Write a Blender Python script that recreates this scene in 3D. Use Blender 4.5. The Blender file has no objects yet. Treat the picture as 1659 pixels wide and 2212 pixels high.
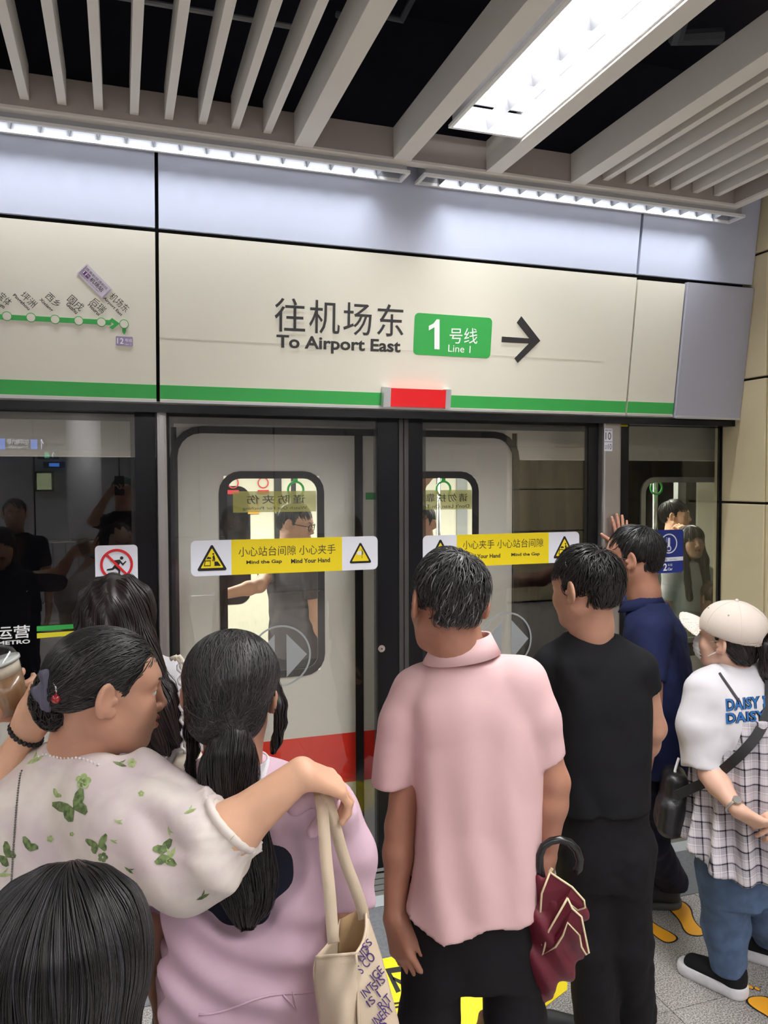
import bpy, bmesh, math, random
import numpy as np
from mathutils import Vector, Matrix
from mathutils.bvhtree import BVHTree
random.seed(3); RNG = np.random.default_rng(5)
SC = bpy.context.scene; COL = SC.collection
# ------------------------------------------------------------ camera, world, exposure
FPX, YAW, PIT, ROL, EYE, DIST = 1698.3, .3244, .0376, -.003, 1.8, 3.4
_F = np.array([math.sin(YAW)*math.cos(PIT), math.cos(YAW)*math.cos(PIT), -math.sin(PIT)])
_R = np.array([math.cos(YAW), -math.sin(YAW), 0.]); _U = np.cross(_R, _F)
_R, _U = math.cos(ROL)*_R+math.sin(ROL)*_U, -math.sin(ROL)*_R+math.cos(ROL)*_U
CAMP = np.array([0., -DIST, EYE])
cd = bpy.data.cameras.new('camera'); cam = bpy.data.objects.new('camera', cd); COL.objects.link(cam)
cd.sensor_fit = 'VERTICAL'; cd.sensor_height = 24.; cd.lens = FPX/2212*24.; cd.clip_start = .02
cam.matrix_world = Matrix([[_R[i], _U[i], -_F[i], CAMP[i]] for i in range(3)]+[[0, 0, 0, 1]])
SC.camera = cam
SC.view_settings.view_transform = 'Standard'; SC.view_settings.look = 'None'
SC.view_settings.gamma = 1; SC.view_settings.use_curve_mapping = False
SC.view_settings.exposure = 0.9
SC.cycles.transparent_max_bounces = 24; SC.cycles.max_bounces = 8
wd = bpy.data.worlds.new('world'); SC.world = wd; wd.use_nodes = True
wd.node_tree.nodes['Background'].inputs[0].default_value = (.60, .64, .72, 1)
wd.node_tree.nodes['Background'].inputs[1].default_value = .3
def area_light(name, loc, sx, sy, watts, col=(1, .98, .96), rot=(0, 0, 0), spread=180):
    l = bpy.data.lights.new(name, 'AREA'); l.shape = 'RECTANGLE'; l.size = sx; l.size_y = sy; l.energy = watts; l.color = col
    l.spread = math.radians(spread); o = bpy.data.objects.new(name, l); COL.objects.link(o); o.location = loc; o.rotation_euler = rot; return o
# the tubes of the platform fixtures (they sit inside the troughs modelled below)
FIX = [(1.318, -2.75, .25, 4.0, 78), (-1.95, -3.0, .25, 4.4, 80), (-5.2, -3.0, .25, 4.4, 70), (4.5, -3.4, .25, 3.6, 45)]
for i, (x, y, sx, sy, w) in enumerate(FIX): area_light('fixture_tubes', (x, y, 3.195), sx, sy, w)
STRIPS = [(-.66, 1.14, 7), (1.2, 2.84, 7), (-2.5, -.72, 7)]
for a, b, w in STRIPS: area_light('strip_tubes', ((a+b)/2, -.305, 3.135), b-a-.2, .04, w, (.93, .96, 1), spread=70)
BACK = [(x, y) for y in (-5.6, -7.4) for x in (-6, -3, 0, 3, 6)]
for x, y in BACK: area_light('hall_tubes', (x, y, 3.11), 1.8, .12, 80)
area_light('carriage_tubes', (1.0, 1.65, 2.13), 7.0, .25, 100, (1, .97, .9))
# ------------------------------------------------------------ pixel helpers (measure the photograph, give a point at a real distance)
def ray(x, y): return _F+_R*(x-829.5)/FPX+_U*(1106-y)/FPX
def at(x, y, z): return CAMP+ray(x, y)*z
def onY(x, y, Y=0.): d = ray(x, y); return CAMP+d*(Y+DIST)/d[1]
def onZ(x, y, Z=0.): d = ray(x, y); return CAMP+d*(Z-EYE)/d[2]
def onX(x, y, X): d = ray(x, y); return CAMP+d*X/d[0]
FB, FT = np.array([0, -.12, 2.1246]), np.array([0, -.204, 2.7676])
FU = (FT-FB)/np.linalg.norm(FT-FB); FN = np.array([0, -FU[2], FU[1]])
def onF(x, y, lift=0.): d = ray(x, y); p = FB+FN*lift; return CAMP+d*(np.dot(p-CAMP, FN)/np.dot(d, FN))
def depth(P): return float(np.dot(np.array(P)-CAMP, _F))
# ------------------------------------------------------------ materials
MATS = {}
def mat(name, col, rough=.6, metal=0., spec=.5, emit=0., ecol=None, bump=0., bscale=200., var=0., vscale=8., coat=0., sss=0., tint=None, trans=0., stretch=None, alpha=1.):
    if name in MATS: return MATS[name]
    m = bpy.data.materials.new(name); m.use_nodes = True; nt = m.node_tree; b = nt.nodes['Principled BSDF']
    I = b.inputs
    I['Base Color'].default_value = (*col, 1); I['Roughness'].default_value = rough; I['Metallic'].default_value = metal
    I['Specular IOR Level'].default_value = spec; I['Coat Weight'].default_value = coat
    if trans: I['Transmission Weight'].default_value = trans
    if alpha < 1: I['Alpha'].default_value = alpha
    if sss: I['Subsurface Weight'].default_value = sss; I['Subsurface Radius'].default_value = (.012, .005, .003); I['Subsurface Scale'].default_value = 1.
    if emit: I['Emission Color'].default_value = (*(ecol or col), 1); I['Emission Strength'].default_value = emit
    tc = None
    def coords(sc):
        nonlocal tc
        if tc is None: tc = nt.nodes.new('ShaderNodeTexCoord')
        mp = nt.nodes.new('ShaderNodeMapping'); nt.links.new(tc.outputs['Object'], mp.inputs[0])
        if stretch: mp.inputs['Scale'].default_value = stretch
        n = nt.nodes.new('ShaderNodeTexNoise'); n.inputs['Scale'].default_value = sc; n.inputs['Detail'].default_value = 4
        nt.links.new(mp.outputs[0], n.inputs['Vector']); return n
    if bump:
        n = coords(bscale); bp = nt.nodes.new('ShaderNodeBump'); bp.inputs['Strength'].default_value = bump; bp.inputs['Distance'].default_value = .004
        nt.links.new(n.outputs[0], bp.inputs['Height']); nt.links.new(bp.outputs[0], I['Normal'])
    if var:
        n = coords(vscale); mx = nt.nodes.new('ShaderNodeMix'); mx.data_type = 'RGBA'
        c2 = tint or tuple(max(0, c*(1-var)) for c in col)
        mx.inputs[6].default_value = (*col, 1); mx.inputs[7].default_value = (*c2, 1)
        rp = nt.nodes.new('ShaderNodeValToRGB'); rp.color_ramp.elements[0].position = .42; rp.color_ramp.elements[1].position = .62
        nt.links.new(n.outputs[0], rp.inputs[0]); nt.links.new(rp.outputs[0], mx.inputs[0]); nt.links.new(mx.outputs[2], I['Base Color'])
    MATS[name] = m; return m
def s2l(r, g, b): return tuple(((c/255)/12.92 if c/255 <= .04045 else ((c/255+.055)/1.055)**2.4) for c in (r, g, b))
def glass(name, f0=.05, tint=(.9, .92, .9), rough=0.0):
    m = bpy.data.materials.new(name); m.use_nodes = True; nt = m.node_tree; nt.nodes.clear()
    out = nt.nodes.new('ShaderNodeOutputMaterial'); mx = nt.nodes.new('ShaderNodeMixShader')
    tr = nt.nodes.new('ShaderNodeBsdfTransparent'); gl = nt.nodes.new('ShaderNodeBsdfGlossy')
    tr.inputs[0].default_value = (*tint, 1); gl.inputs['Roughness'].default_value = rough
    lw = nt.nodes.new('ShaderNodeLayerWeight'); lw.inputs[0].default_value = .5
    pw = nt.nodes.new('ShaderNodeMath'); pw.operation = 'POWER'; pw.inputs[1].default_value = 5
    ma = nt.nodes.new('ShaderNodeMath'); ma.operation = 'MULTIPLY_ADD'; ma.inputs[1].default_value = 1-f0; ma.inputs[2].default_value = f0
    L = nt.links.new; L(lw.outputs['Facing'], pw.inputs[0]); L(pw.outputs[0], ma.inputs[0]); L(ma.outputs[0], mx.inputs[0])
    L(tr.outputs[0], mx.inputs[1]); L(gl.outputs[0], mx.inputs[2]); L(mx.outputs[0], out.inputs[0]); return m
# ------------------------------------------------------------ object helpers
BASE = {}
def nm(s): return s
def tagobj(o, label=None, cat=None, group=None, kind=None):
    if label: o['label'] = label
    if cat: o['category'] = cat
    if group: o['group'] = group
    if kind: o['kind'] = kind
    return o
def thing(name, base, label=None, cat=None, group=None, kind=None):
    o = bpy.data.objects.new(name, None); COL.objects.link(o); o.location = base; BASE[o.name] = np.array(base, float); o.empty_display_size = .05
    return tagobj(o, label, cat, group, kind)
def mesh_of(name, V, Fc, mats, smooth=False, mi=None):
    me = bpy.data.meshes.new(name); V = np.asarray(V, float)
    if isinstance(Fc, np.ndarray):
        n, k = Fc.shape; me.vertices.add(len(V)); me.vertices.foreach_set('co', V.astype(np.float32).ravel())
        me.loops.add(n*k); me.loops.foreach_set('vertex_index', Fc.astype(np.int32).ravel())
        me.polygons.add(n); me.polygons.foreach_set('loop_start', np.arange(0, n*k, k, dtype=np.int32)); me.polygons.foreach_set('loop_total', np.full(n, k, dtype=np.int32))
        if mi is not None: me.polygons.foreach_set('material_index', mi.astype(np.int32))
        me.update(calc_edges=True)
    else:
        me.from_pydata([tuple(v) for v in V], [], [tuple(f) for f in Fc])
        if mi is not None: me.polygons.foreach_set('material_index', list(mi))
    for m in (mats if isinstance(mats, (list, tuple)) else [mats]): me.materials.append(m)
    if smooth: me.polygons.foreach_set('use_smooth', [True]*len(me.polygons))
    me.update(); return me
def obj(name, V, Fc, mats, parent=None, smooth=False, mi=None, loc=None, **tags):
    """verts in world space; stored relative to the thing's base"""
    V = np.asarray(V, float)
    b = BASE[parent.name] if parent is not None else (np.array(loc, float) if loc is not None else V.mean(0)*[1, 1, 0]+[0, 0, V[:, 2].min()])
    me = mesh_of(name, V-b, Fc, mats, smooth, mi)
    o = bpy.data.objects.new(name, me); COL.objects.link(o)
    if parent is not None: o.parent = parent; BASE[o.name] = b
    else: o.location = b; BASE[o.name] = b
    tagobj(o, **tags); return o
def inst(name, me, loc, parent, rot=None):
    o = bpy.data.objects.new(name, me); COL.objects.link(o); o.parent = parent; o.location = np.array(loc)-BASE[parent.name]
    if rot: o.rotation_euler = rot
    BASE[o.name] = np.array(loc, float); return o
class MB:
    def __init__(s): s.V = []; s.F = []
    def add(s, V, Fc): k = len(s.V); s.V += [tuple(v) for v in V]; s.F += [tuple(i+k for i in f) for f in Fc]; return s
    def box(s, x0, x1, y0, y1, z0, z1, bv=0.):
        if bv:
            bm = bmesh.new(); bmesh.ops.create_cube(bm, size=1)
            for v in bm.verts: v.co = Vector(((x0+x1)/2+v.co.x*(x1-x0), (y0+y1)/2+v.co.y*(y1-y0), (z0+z1)/2+v.co.z*(z1-z0)))
            bmesh.ops.bevel(bm, geom=bm.edges[:], offset=bv, segments=2, affect='EDGES', profile=.6)
            bm.verts.ensure_lookup_table(); s.add([v.co for v in bm.verts], [[v.index for v in f.verts] for f in bm.faces]); bm.free(); return s
        V = [(x, y, z) for x in (x0, x1) for y in (y0, y1) for z in (z0, z1)]
        return s.add(V, [(0, 1, 3, 2), (4, 6, 7, 5), (0, 4, 5, 1), (2, 3, 7, 6), (0, 2, 6, 4), (1, 5, 7, 3)])
    def prism(s, loop, off):
        """loop: list of 3d points (ccw seen from the front); off: vector to the back side"""
        n = len(loop); A = [np.array(p, float) for p in loop]; B = [a+np.array(off) for a in A]
        return s.add(A+B, [tuple(range(n)), tuple(range(2*n-1, n-1, -1))]+[(i, i+n, (i+1) % n+n, (i+1) % n) for i in range(n)])
    def tube(s, pts, r, n=8, cap=True):
        pts = [np.array(p, float) for p in pts]; rs = r if isinstance(r, (list, tuple, np.ndarray)) else [r]*len(pts)
        V = []; up = None
        for i, p in enumerate(pts):
            t = pts[min(i+1, len(pts)-1)]-pts[max(i-1, 0)]; t /= np.linalg.norm(t)+1e-9
            if up is None: up = np.array([0, 0, 1.]) if abs(t[2]) < .9 else np.array([1., 0, 0])
            a = np.cross(t, up); a /= np.linalg.norm(a)+1e-9; up = np.cross(a, t)
            V += [p+rs[i]*(math.cos(2*math.pi*k/n)*a+math.sin(2*math.pi*k/n)*up) for k in range(n)]
        Fc = [(i*n+k, i*n+(k+1) % n, (i+1)*n+(k+1) % n, (i+1)*n+k) for i in range(len(pts)-1) for k in range(n)]
        if cap: Fc += [tuple(range(n-1, -1, -1)), tuple((len(pts)-1)*n+k for k in range(n))]
        return s.add(V, Fc)
    def ball(s, c, r, n=10, m=8):
        r = np.array([r]*3 if np.isscalar(r) else r); V = [np.array(c)+r*[0, 0, 1]]
        for i in range(1, m):
            t = math.pi*i/m; V += [np.array(c)+r*[math.sin(t)*math.cos(2*math.pi*k/n), math.sin(t)*math.sin(2*math.pi*k/n), math.cos(t)] for k in range(n)]
        V.append(np.array(c)-r*[0, 0, 1]); Fc = [(0, 1+k, 1+(k+1) % n) for k in range(n)]
        for i in range(m-2): Fc += [(1+i*n+k, 1+(i+1)*n+k, 1+(i+1)*n+(k+1) % n, 1+i*n+(k+1) % n) for k in range(n)]
        Fc += [(len(V)-1, 1+(m-2)*n+(k+1) % n, 1+(m-2)*n+k) for k in range(n)]; return s.add(V, Fc)
    def ribbon(s, pts, w, n, th=.002):
        """flat strap along pts, width w along vector-field n (list of unit width vectors)"""
        pts = [np.array(p, float) for p in pts]; V = []; N = len(pts)
        for i, p in enumerate(pts):
            t = pts[min(i+1, N-1)]-pts[max(i-1, 0)]; t /= np.linalg.norm(t)
            a = np.array(n[i] if isinstance(n, list) else n, float); a -= t*np.dot(a, t); a /= np.linalg.norm(a); b = np.cross(a, t)
            V += [p-a*w/2-b*th/2, p+a*w/2-b*th/2, p+a*w/2+b*th/2, p-a*w/2+b*th/2]
        Fc = [(i*4+k, i*4+(k+1) % 4, i*4+4+(k+1) % 4, i*4+4+k) for i in range(N-1) for k in range(4)]+[(3, 2, 1, 0), tuple(4*(N-1)+k for k in range(4))]
        return s.add(V, Fc)
    def build(s, name, mats, parent=None, smooth=False, **tags): return obj(name, s.V, s.F, mats, parent, smooth, **tags)
def rrect(w, h, r, n=5, r2=None):
    """rounded rectangle loop in 2d, ccw"""
    P = []
    for cx, cy, a0 in ((w/2-r, h/2-r, 0), (-w/2+r, h/2-r, 90), (-w/2+r, -h/2+r, 180), (w/2-r, -h/2+r, 270)):
        P += [(cx+r*math.cos(math.radians(a0+90*k/n)), cy+r*math.sin(math.radians(a0+90*k/n))) for k in range(n+1)]
    return P
class Plane:
    """a flat frame standing in the scene: origin, right, up -> normal faces the viewer side"""
    def __init__(s, o, r=(1, 0, 0), u=(0, 0, 1)):
        s.o = np.array(o, float); s.r = np.array(r, float); s.u = np.array(u, float); s.n = np.cross(s.r, s.u)
    def p(s, x, y, l=0.): return s.o+s.r*x+s.u*y+s.n*l
    def loop(s, P, l=0.): return [s.p(x, y, l) for x, y in P]
    def slab(s, P, th, name, m, parent=None, l=0., **t): return MB().prism(s.loop(P, l+th), -s.n*th).build(name, m, parent, **t)
    def ring(s, A, B, th, name, m, parent=None, l=0., **t):
        n = len(A); V = s.loop(A, l+th)+s.loop(B, l+th)+s.loop(A, l)+s.loop(B, l)
        Fc = []
        for i in range(n):
            j = (i+1) % n; Fc += [(i, j, n+j, n+i), (2*n+i, 3*n+i, 3*n+j, 2*n+j), (i, 2*n+i, 2*n+j, j), (n+i, n+j, 3*n+j, 3*n+i)]
        return obj(name, V, Fc, m, parent, **t)
_TX = {}
def text_mesh(st, bold=0., sp=1.):
    k = (st, bold, sp)
    if k in _TX: return _TX[k]
    c = bpy.data.curves.new('lettering', 'FONT'); c.body = st; c.size = 1; c.offset = bold; c.resolution_u = 3; c.space_character = sp
    o = bpy.data.objects.new('lettering', c); COL.objects.link(o); dg = bpy.context.evaluated_depsgraph_get(); dg.update()
    me = o.evaluated_get(dg).to_mesh(); V = np.array([v.co[:] for v in me.vertices]); Fc = [tuple(p.vertices) for p in me.polygons]
    o.evaluated_get(dg).to_mesh_clear(); bpy.data.objects.remove(o); bpy.data.curves.remove(c)
    lo, hi = V.min(0), V.max(0); V2 = (V[:, :2]-lo[:2])/np.maximum(hi[:2]-lo[:2], 1e-6)
    _TX[k] = (V2, Fc, (hi-lo)[0]/(hi-lo)[1]); return _TX[k]
def textp(st, pl, x0, y0, x1, y1, m, parent, name='lettering', bold=0., l=.001, sp=1., keep=False, **t):
    """lettering fitted to the box x0..x1, y0..y1 of a plane"""
    V, Fc, ar = text_mesh(st, bold, sp)
    W = [pl.p(x0+(x1-x0)*a, y0+(y1-y0)*b, l) for a, b in V]
    return obj(name, W, Fc, m, parent, **t)
def textl(st, P0, P1, h, up, m, parent, lift=.0012, bold=0., sp=1., name='lettering', **t):
    """lettering whose mid-line runs from P0 to P1, height h"""
    P0, P1 = np.array(P0), np.array(P1); d = P1-P0; L = np.linalg.norm(d); r = d/L; n = np.cross(r, up); n /= np.linalg.norm(n); u = np.cross(n, r)
    return textp(st, Plane(P0, r, u), 0, -h/2, L, h/2, m, parent, name, bold, lift, sp, **t)
# ------------------------------------------------------------ materials of the place
M_cream = mat('cream_enamel', s2l(218, 214, 198), .42, bump=.02, bscale=300)
M_blue = mat('pale_blue_enamel', s2l(186, 192, 210), .38)
M_lilac = mat('lilac_grey_enamel', s2l(168, 168, 180), .4)
M_green = mat('green_vinyl', s2l(52, 163, 74), .4)
M_gap = mat('black_gap', (.006, .006, .007), .7)
M_black = mat('black_frame', (.007, .007, .009), .25, spec=.25)
M_blackm = mat('black_matt', (.012, .012, .014), .6)
M_ink = mat('dark_ink', s2l(42, 40, 40), .5)
M_steel = mat('brushed_steel', (.42, .40, .39), .32, .85, bump=.03, bscale=60, stretch=(1, 1, .02))
M_alu = mat('anodised_aluminium', (.62, .63, .64), .35, .7)
M_slat = mat('grey_painted_slat', s2l(224, 220, 215), .5)
M_board = mat('grey_brown_board', s2l(168, 158, 152), .6)
M_white = mat('white_vinyl', s2l(226, 228, 238), .4)
M_whitep = mat('white_paint', (.8, .8, .8), .4)
M_yellow = mat('yellow_vinyl', s2l(232, 208, 22), .42)
M_red = mat('red_vinyl', s2l(205, 30, 38), .4)
M_grey = mat('grey_vinyl', s2l(150, 154, 156), .45)
M_beige = mat('beige_enamel', s2l(218, 204, 166), .4, bump=.03, bscale=400, var=.05, vscale=3)
M_soffit = mat('dark_ceiling_void', (.010, .010, .022), .5)
M_pipe = mat('dusty_pipe', (.10, .11, .13), .5)
M_refl = mat('mirror_reflector', (.85, .86, .88), .18, .6, emit=.25, ecol=(.9, .95, 1))
M_refl = mat('louvre_aluminium', (.42, .43, .46), .4, .3)
M_blade = mat('louvre_blade', (.17, .175, .19), .5, .3)
M_train = mat('train_grey', s2l(232, 229, 222), .35, bump=.02, bscale=5)
M_trainblk = mat('train_black_glass', (.004, .004, .006), .08, spec=.3)
M_rubber = mat('black_rubber', (.012, .011, .012), .5)
M_trred = mat('train_red_stripe', s2l(238, 50, 40), .35)
M_inner = mat('carriage_lining', s2l(214, 210, 190), .5)
M_innerg = mat('carriage_grey_lining', s2l(150, 152, 150), .5)
M_chrome = mat('chrome', (.75, .75, .76), .15, 1.)
M_glass = glass('door_glass', .045, (.985, .985, .975))
M_tglass = glass('train_glass', .03, (.92, .94, .92))
M_dglass = glass('dark_glass', .05, (.84, .84, .81))
def emis(name, col, st):
    m = mat(name, col, .5, emit=st, ecol=col); return m
M_lamp = emis('lit_diffuser', (1, 1, 1), 6.)
# ============================================================ THE SETTING
PF = Plane(FB, (1, 0, 0), FU); PG = Plane((0, -.022, 0))
def fx(px, py): P = onF(px, py); return P[0], float(np.dot(P-FB, FU))
wall = thing('wall_front', (0, 0, 2.1), kind='structure')
M_panels = []
Xj = [-2.05, .1522, 2.352, 2.63, 3.034]
def fpanel(x0, x1, t0, t1, m, name='panel', th=.03, stripe=True, lift=0.):
    p = MB(); P = [(x0, t0), (x1, t0), (x1, t1), (x0, t1)]
    o = PF.slab(P, th, name, m, wall, l=lift-th)
    if stripe: PF.slab([(x0, t0+.012), (x1, t0+.012), (x1, t0+.067), (x0, t0+.067)], .001, 'green_stripe', M_green, o, l=lift+.0002)
    PF.slab([(x0, t0-.002), (x1, t0-.002), (x1, t0+.008), (x0, t0+.008)], .004, 'metal_lip', M_alu, o, l=lift)
    return o
g = .007
fp0 = fpanel(Xj[0], Xj[1]-g, 0, .650, M_cream); fp1 = fpanel(Xj[1]+g, Xj[2]-g*.7, 0, .650, M_cream)
fpanel(Xj[2]+g*.7, Xj[3]-.004, 0, .642, M_cream); fpanel(Xj[3]+.004, Xj[4], -.006, .650, M_lilac, stripe=False, lift=.012)
fpanel(-4.2, Xj[0]-g, 0, .65, M_cream); fpanel(-6.4, -4.2-g, 0, .65, M_cream); fpanel(-8.2, -6.4-g, 0, .65, M_cream)
for a, b in ((-8.2, -6.4-g), (-6.4, -4.2-g), (-4.2, Xj[0]-g), (Xj[0]+g, Xj[1]-g), (Xj[1]+g, Xj[2]-g), (Xj[2]+g, Xj[4])):
    PF.slab([(a, .668), (b, .668), (b, 1.12), (a, 1.12)], .03, 'upper_panel', M_blue, wall, l=-.035)
PF.slab([(-8.2, .0), (3.034, .0), (3.034, 1.12), (-8.2, 1.12)], .02, 'backing', M_gap, wall, l=-.09)
PF.slab([(.16, .252), (2.2, .252), (2.2, .2535), (.16, .2535)], .0004, 'film_seam', mat('seam_shade', s2l(186, 182, 166), .5), fp1, l=.0002)
MB().box(-8.2, 3.034, -.1, .02, 2.085, 2.118).build('header', M_black, wall)
# lettering on the direction panel
x0, t0 = fx(893, 769); x1, t1 = fx(1062, 690)
sg = thing('line_sign', onF(978, 730), 'green rounded line number plate reading 1, between the black lettering and the arrow', 'sign')
cx, cy = (fx(894, 722)[0]+fx(1061, 730)[0])/2, (fx(978, 681)[1]+fx(976, 770)[1])/2; w = fx(1061, 730)[0]-fx(894, 722)[0]; h = fx(978, 681)[1]-fx(976, 770)[1]
PS = Plane(PF.p(cx, cy), PF.r, PF.u)
PS.slab(rrect(w, h, .02), .0012, 'plate', M_green, sg, l=.0003)
def tF(st, a, b, hp, m, par, bold=0., lift=.0018, sp=1.):
    A, B = onF(*a), onF(*b); M = (A+B)/2; return textl(st, A, B, hp*depth(M)/FPX, FU, m, par, lift, bold, sp)
M_wt = mat('white_ink', (.85, .85, .85), .5)
_a = [fx(*q) for q in ((943, 690), (949, 690), (949, 755), (938, 754), (938, 707), (926, 714), (926, 704), (936, 699))]; PF.slab(_a[::-1], .0012, 'numeral_one', M_wt, sg, l=.0012); tF('号线', (971, 725), (1031, 726), 33, M_wt, sg, .0); tF('Line 1', (968, 752), (1016, 755), 15, M_wt, sg)
ds = thing('destination_lettering', onF(730, 700), 'large black destination lettering in two lines on the cream fascia above the sliding doors', 'sign')
tF('往机场东', (593, 679), (872, 694), 70, M_ink, ds, .003, sp=1.12); tF('To Airport East', (597, 741), (865, 752), 35, M_ink, ds, .026)
ar = thing('direction_arrow', onF(1125, 733), 'thick black arrow pointing right, after the green line number plate', 'arrow')
A = [fx(*p) for p in ((1084, 727), (1143, 731), (1116, 697), (1126, 683), (1167, 736), (1118, 784), (1111, 774), (1142, 742), (1083, 739))]
PF.slab(A[::-1] if False else A[::-1], .0012, 'arrow_print', M_ink, ar, l=.0003)
# route map at left
rm = thing('route_map', onF(150, 690), 'green line route map with station circles and slanted station names on the left fascia panel', 'sign')
c0 = [(-36, 680), (15, 683), (67, 686), (119, 690), (170, 693), (219, 696), (268, 700)]
y0 = fx(-120, 678); y1 = fx(240, 697)
PF.slab([(y0[0], y0[1]-.0095), (y1[0], y1[1]-.0095), (y1[0], y1[1]+.0095), (y0[0], y0[1]+.0095)], .0008, 'green_line', M_green, rm, l=.0003)
A = [fx(*p) for p in ((236, 692), (242, 687), (259, 699), (243, 712), (236, 707), (246, 700))]; PF.slab(A[::-1], .0009, 'arrow_head', M_green, rm, l=.0004)
A = [fx(*p) for p in ((264, 704), (264, 717), (268, 723), (272, 717), (272, 704))]; PF.slab(A, .0009, 'pointer', M_green, rm, l=.0003)
for px, py in c0:
    a, b = fx(px, py); C = [(a+.0175*math.cos(k*math.pi/12), b+.0175*math.sin(k*math.pi/12)) for k in range(24)]; C2 = [(a+.0148*math.cos(k*math.pi/12), b+.0148*math.sin(k*math.pi/12)) for k in range(24)]
    o = PF.slab(C, .0006, 'station_ring', M_green, rm, l=.0010); PF.slab(C2, .0004, 'station_dot', M_cream, o, l=.0017)
for st, a, b, hp, e, c, d, hq in (('宝体', (0, 636), (22, 656), 18, 'Bao’an Stadium', (-50, 624), (10, 664), 9), ('坪洲', (48, 634), (76, 660), 17, 'Pingzhou', (29, 637), (63, 669), 9), ('西乡', (102, 636), (128, 660), 17, 'Xixiang', (86, 646), (113, 672), 9),
        ('固戌', (150, 642), (178, 667), 18, 'Gushu', (145, 655), (167, 676), 9), ('后瑞', (199, 647), (226, 672), 17, 'Hourui', (192, 657), (215, 680), 8), ('机场东', (240, 637), (276, 670), 17, 'Airport East', (224, 643), (263, 682), 8)):
    tF(st, a, b, hp, M_ink, rm); tF(e, c, d, hq, M_ink, rm, .02)
M_purple = mat('lilac_vinyl', s2l(150, 135, 170), .5); M_dpurple = mat('deep_purple', s2l(90, 30, 105), .5)
a, b = fx(250, 736); c, d = fx(287, 738); PS = Plane(PF.p((a+c)/2, (b+d)/2), PF.r, PF.u)
PS.slab(rrect(c-a, .036, .004), .001, 'line_plate', M_purple, rm, l=.0003); tF('12', (253, 736), (267, 737), 12, M_wt, rm, .01); tF('号线', (270, 735), (285, 736), 7, M_wt, rm); tF('Line 12', (270, 743), (284, 744), 4, M_wt, rm)
tk = thing('slanted_sticker', onF(205, 608), 'small pale lilac sticker stuck at a slant above the end of the route map', 'sticker')
P0, P1 = onF(181, 588), onF(229, 636); r = (P1-P0)/np.linalg.norm(P1-P0); u = np.cross(FN, r); c0_ = onF(205, 608)
PK = Plane(c0_, r, u); s_ = depth(c0_)/FPX
PK.slab([(-36*s_, -15*s_), (36*s_, -15*s_), (36*s_, 15*s_), (-36*s_, 15*s_)], .0012, 'backing', mat('pale_lilac_paper', s2l(196, 186, 198), .5), tk, l=.0003)
PK.slab([(-30*s_, -7*s_), (-13*s_, -7*s_), (-13*s_, 2*s_), (-30*s_, 2*s_)], .0006, 'purple_block', M_dpurple, tk, l=.0016)
textp('搭乘航班请前往', PK, -30*s_, 4*s_, 28*s_, 10*s_, M_ink, tk, l=.0018); textp('11', PK, -29*s_, -6*s_, -21*s_, 1*s_, M_wt, tk, l=.0026, bold=.02); textp('号线', PK, -20*s_, -4*s_, -14*s_, 0, M_wt, tk, l=.0026)
textp('机场站', PK, -10*s_, -7*s_, 24*s_, 3*s_, M_ink, tk, l=.0018, bold=.01); textp('Please take Line 11 to Airport Station', PK, -30*s_, -12*s_, 20*s_, -9*s_, M_dpurple, tk, l=.0018)
for sx in (-1, 1):
    MBk = MB().prism(PK.loop([(sx*33*s_-.0006, -12*s_), (sx*33*s_+.0006, -12*s_), (sx*33*s_+.0006, 12*s_), (sx*33*s_-.0006, 12*s_)], .0022), -PK.n*.0006); MBk.build('bracket_line', M_dpurple, tk)
# red lamp on the green stripe
x0, _ = fx(823, 860); x1, _ = fx(967, 860)
lm = thing('warning_lamp', onF(895, 858), 'red rectangular door warning lamp with silver end caps on the green stripe', 'lamp')
tb, tt = fx(895, 879)[1], fx(895, 840)[1]; xa, xb = fx(838, 860)[0], fx(956, 860)[0]
PF.slab([(xa, tb), (xb, tb), (xb, tt), (xa, tt)], .035, 'red_lens', mat('red_lens', s2l(214, 22, 28), .25, coat=.5, emit=.12), lm, l=.002)
for a, b in ((x0, xa), (xb, x1)): MB().prism(PF.loop([(a, tb-.003), (b, tb-.003), (b, tt+.003), (a, tt+.003)], .038), -FN*.036).build('end_cap', M_alu, lm)
# ------------------------------------------------------------ ceiling
ceil = thing('ceiling', (0, -1, 3.1), kind='structure')
MB().box(-8.2, 9, -9.5, -.1, 3.75, 3.8).build('ceiling_slab', M_soffit, ceil)
MB().box(-8.2, 9, -.24, -.05, 3.17, 3.75).build('void_lining', M_soffit, ceil)
YB = -.39
def rail(x0, x1): MB().box(x0, x1, YB, YB+.01, 3.09, 3.215).box(x0, x1, YB-.002, YB+.045, 3.088, 3.098).build('edge_board', M_board_mix, ceil)
M_board_mix = M_slat
MB().box(-.41, 2.745, YB+.002, YB+.012, 3.098, 3.215).build('edge_board', M_board, ceil)
MB().box(-8.2, -.414, YB+.002, YB+.012, 3.098, 3.215).build('edge_board', M_board, ceil)
MB().box(-.41, 2.79, YB, YB+.045, 3.088, 3.098).build('edge_flange', M_slat, ceil); MB().box(-8.2, -.414, YB, YB+.045, 3.088, 3.098).build('edge_flange', M_slat, ceil)
MB().box(2.745, 2.79, -9, YB, 3.088, 3.098).build('edge_flange', M_slat, ceil); MB().box(2.745, 2.755, -9, YB+.01, 3.098, 3.215).build('edge_board', M_board, ceil)
sl = mesh_of('slat', *(lambda m: (m.V, m.F))(MB().box(-.015, .015, -8.6, 0, 0, .12, .0015)), M_slat)
slw = mesh_of('beam', *(lambda m: (m.V, m.F))(MB().box(-.036, .036, -8.6, 0, 0, .125, .0015)), M_slat)
for k in range(-60, 8): inst('slat', sl, (-.29+.12*k, YB, 3.1212), ceil)
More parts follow.
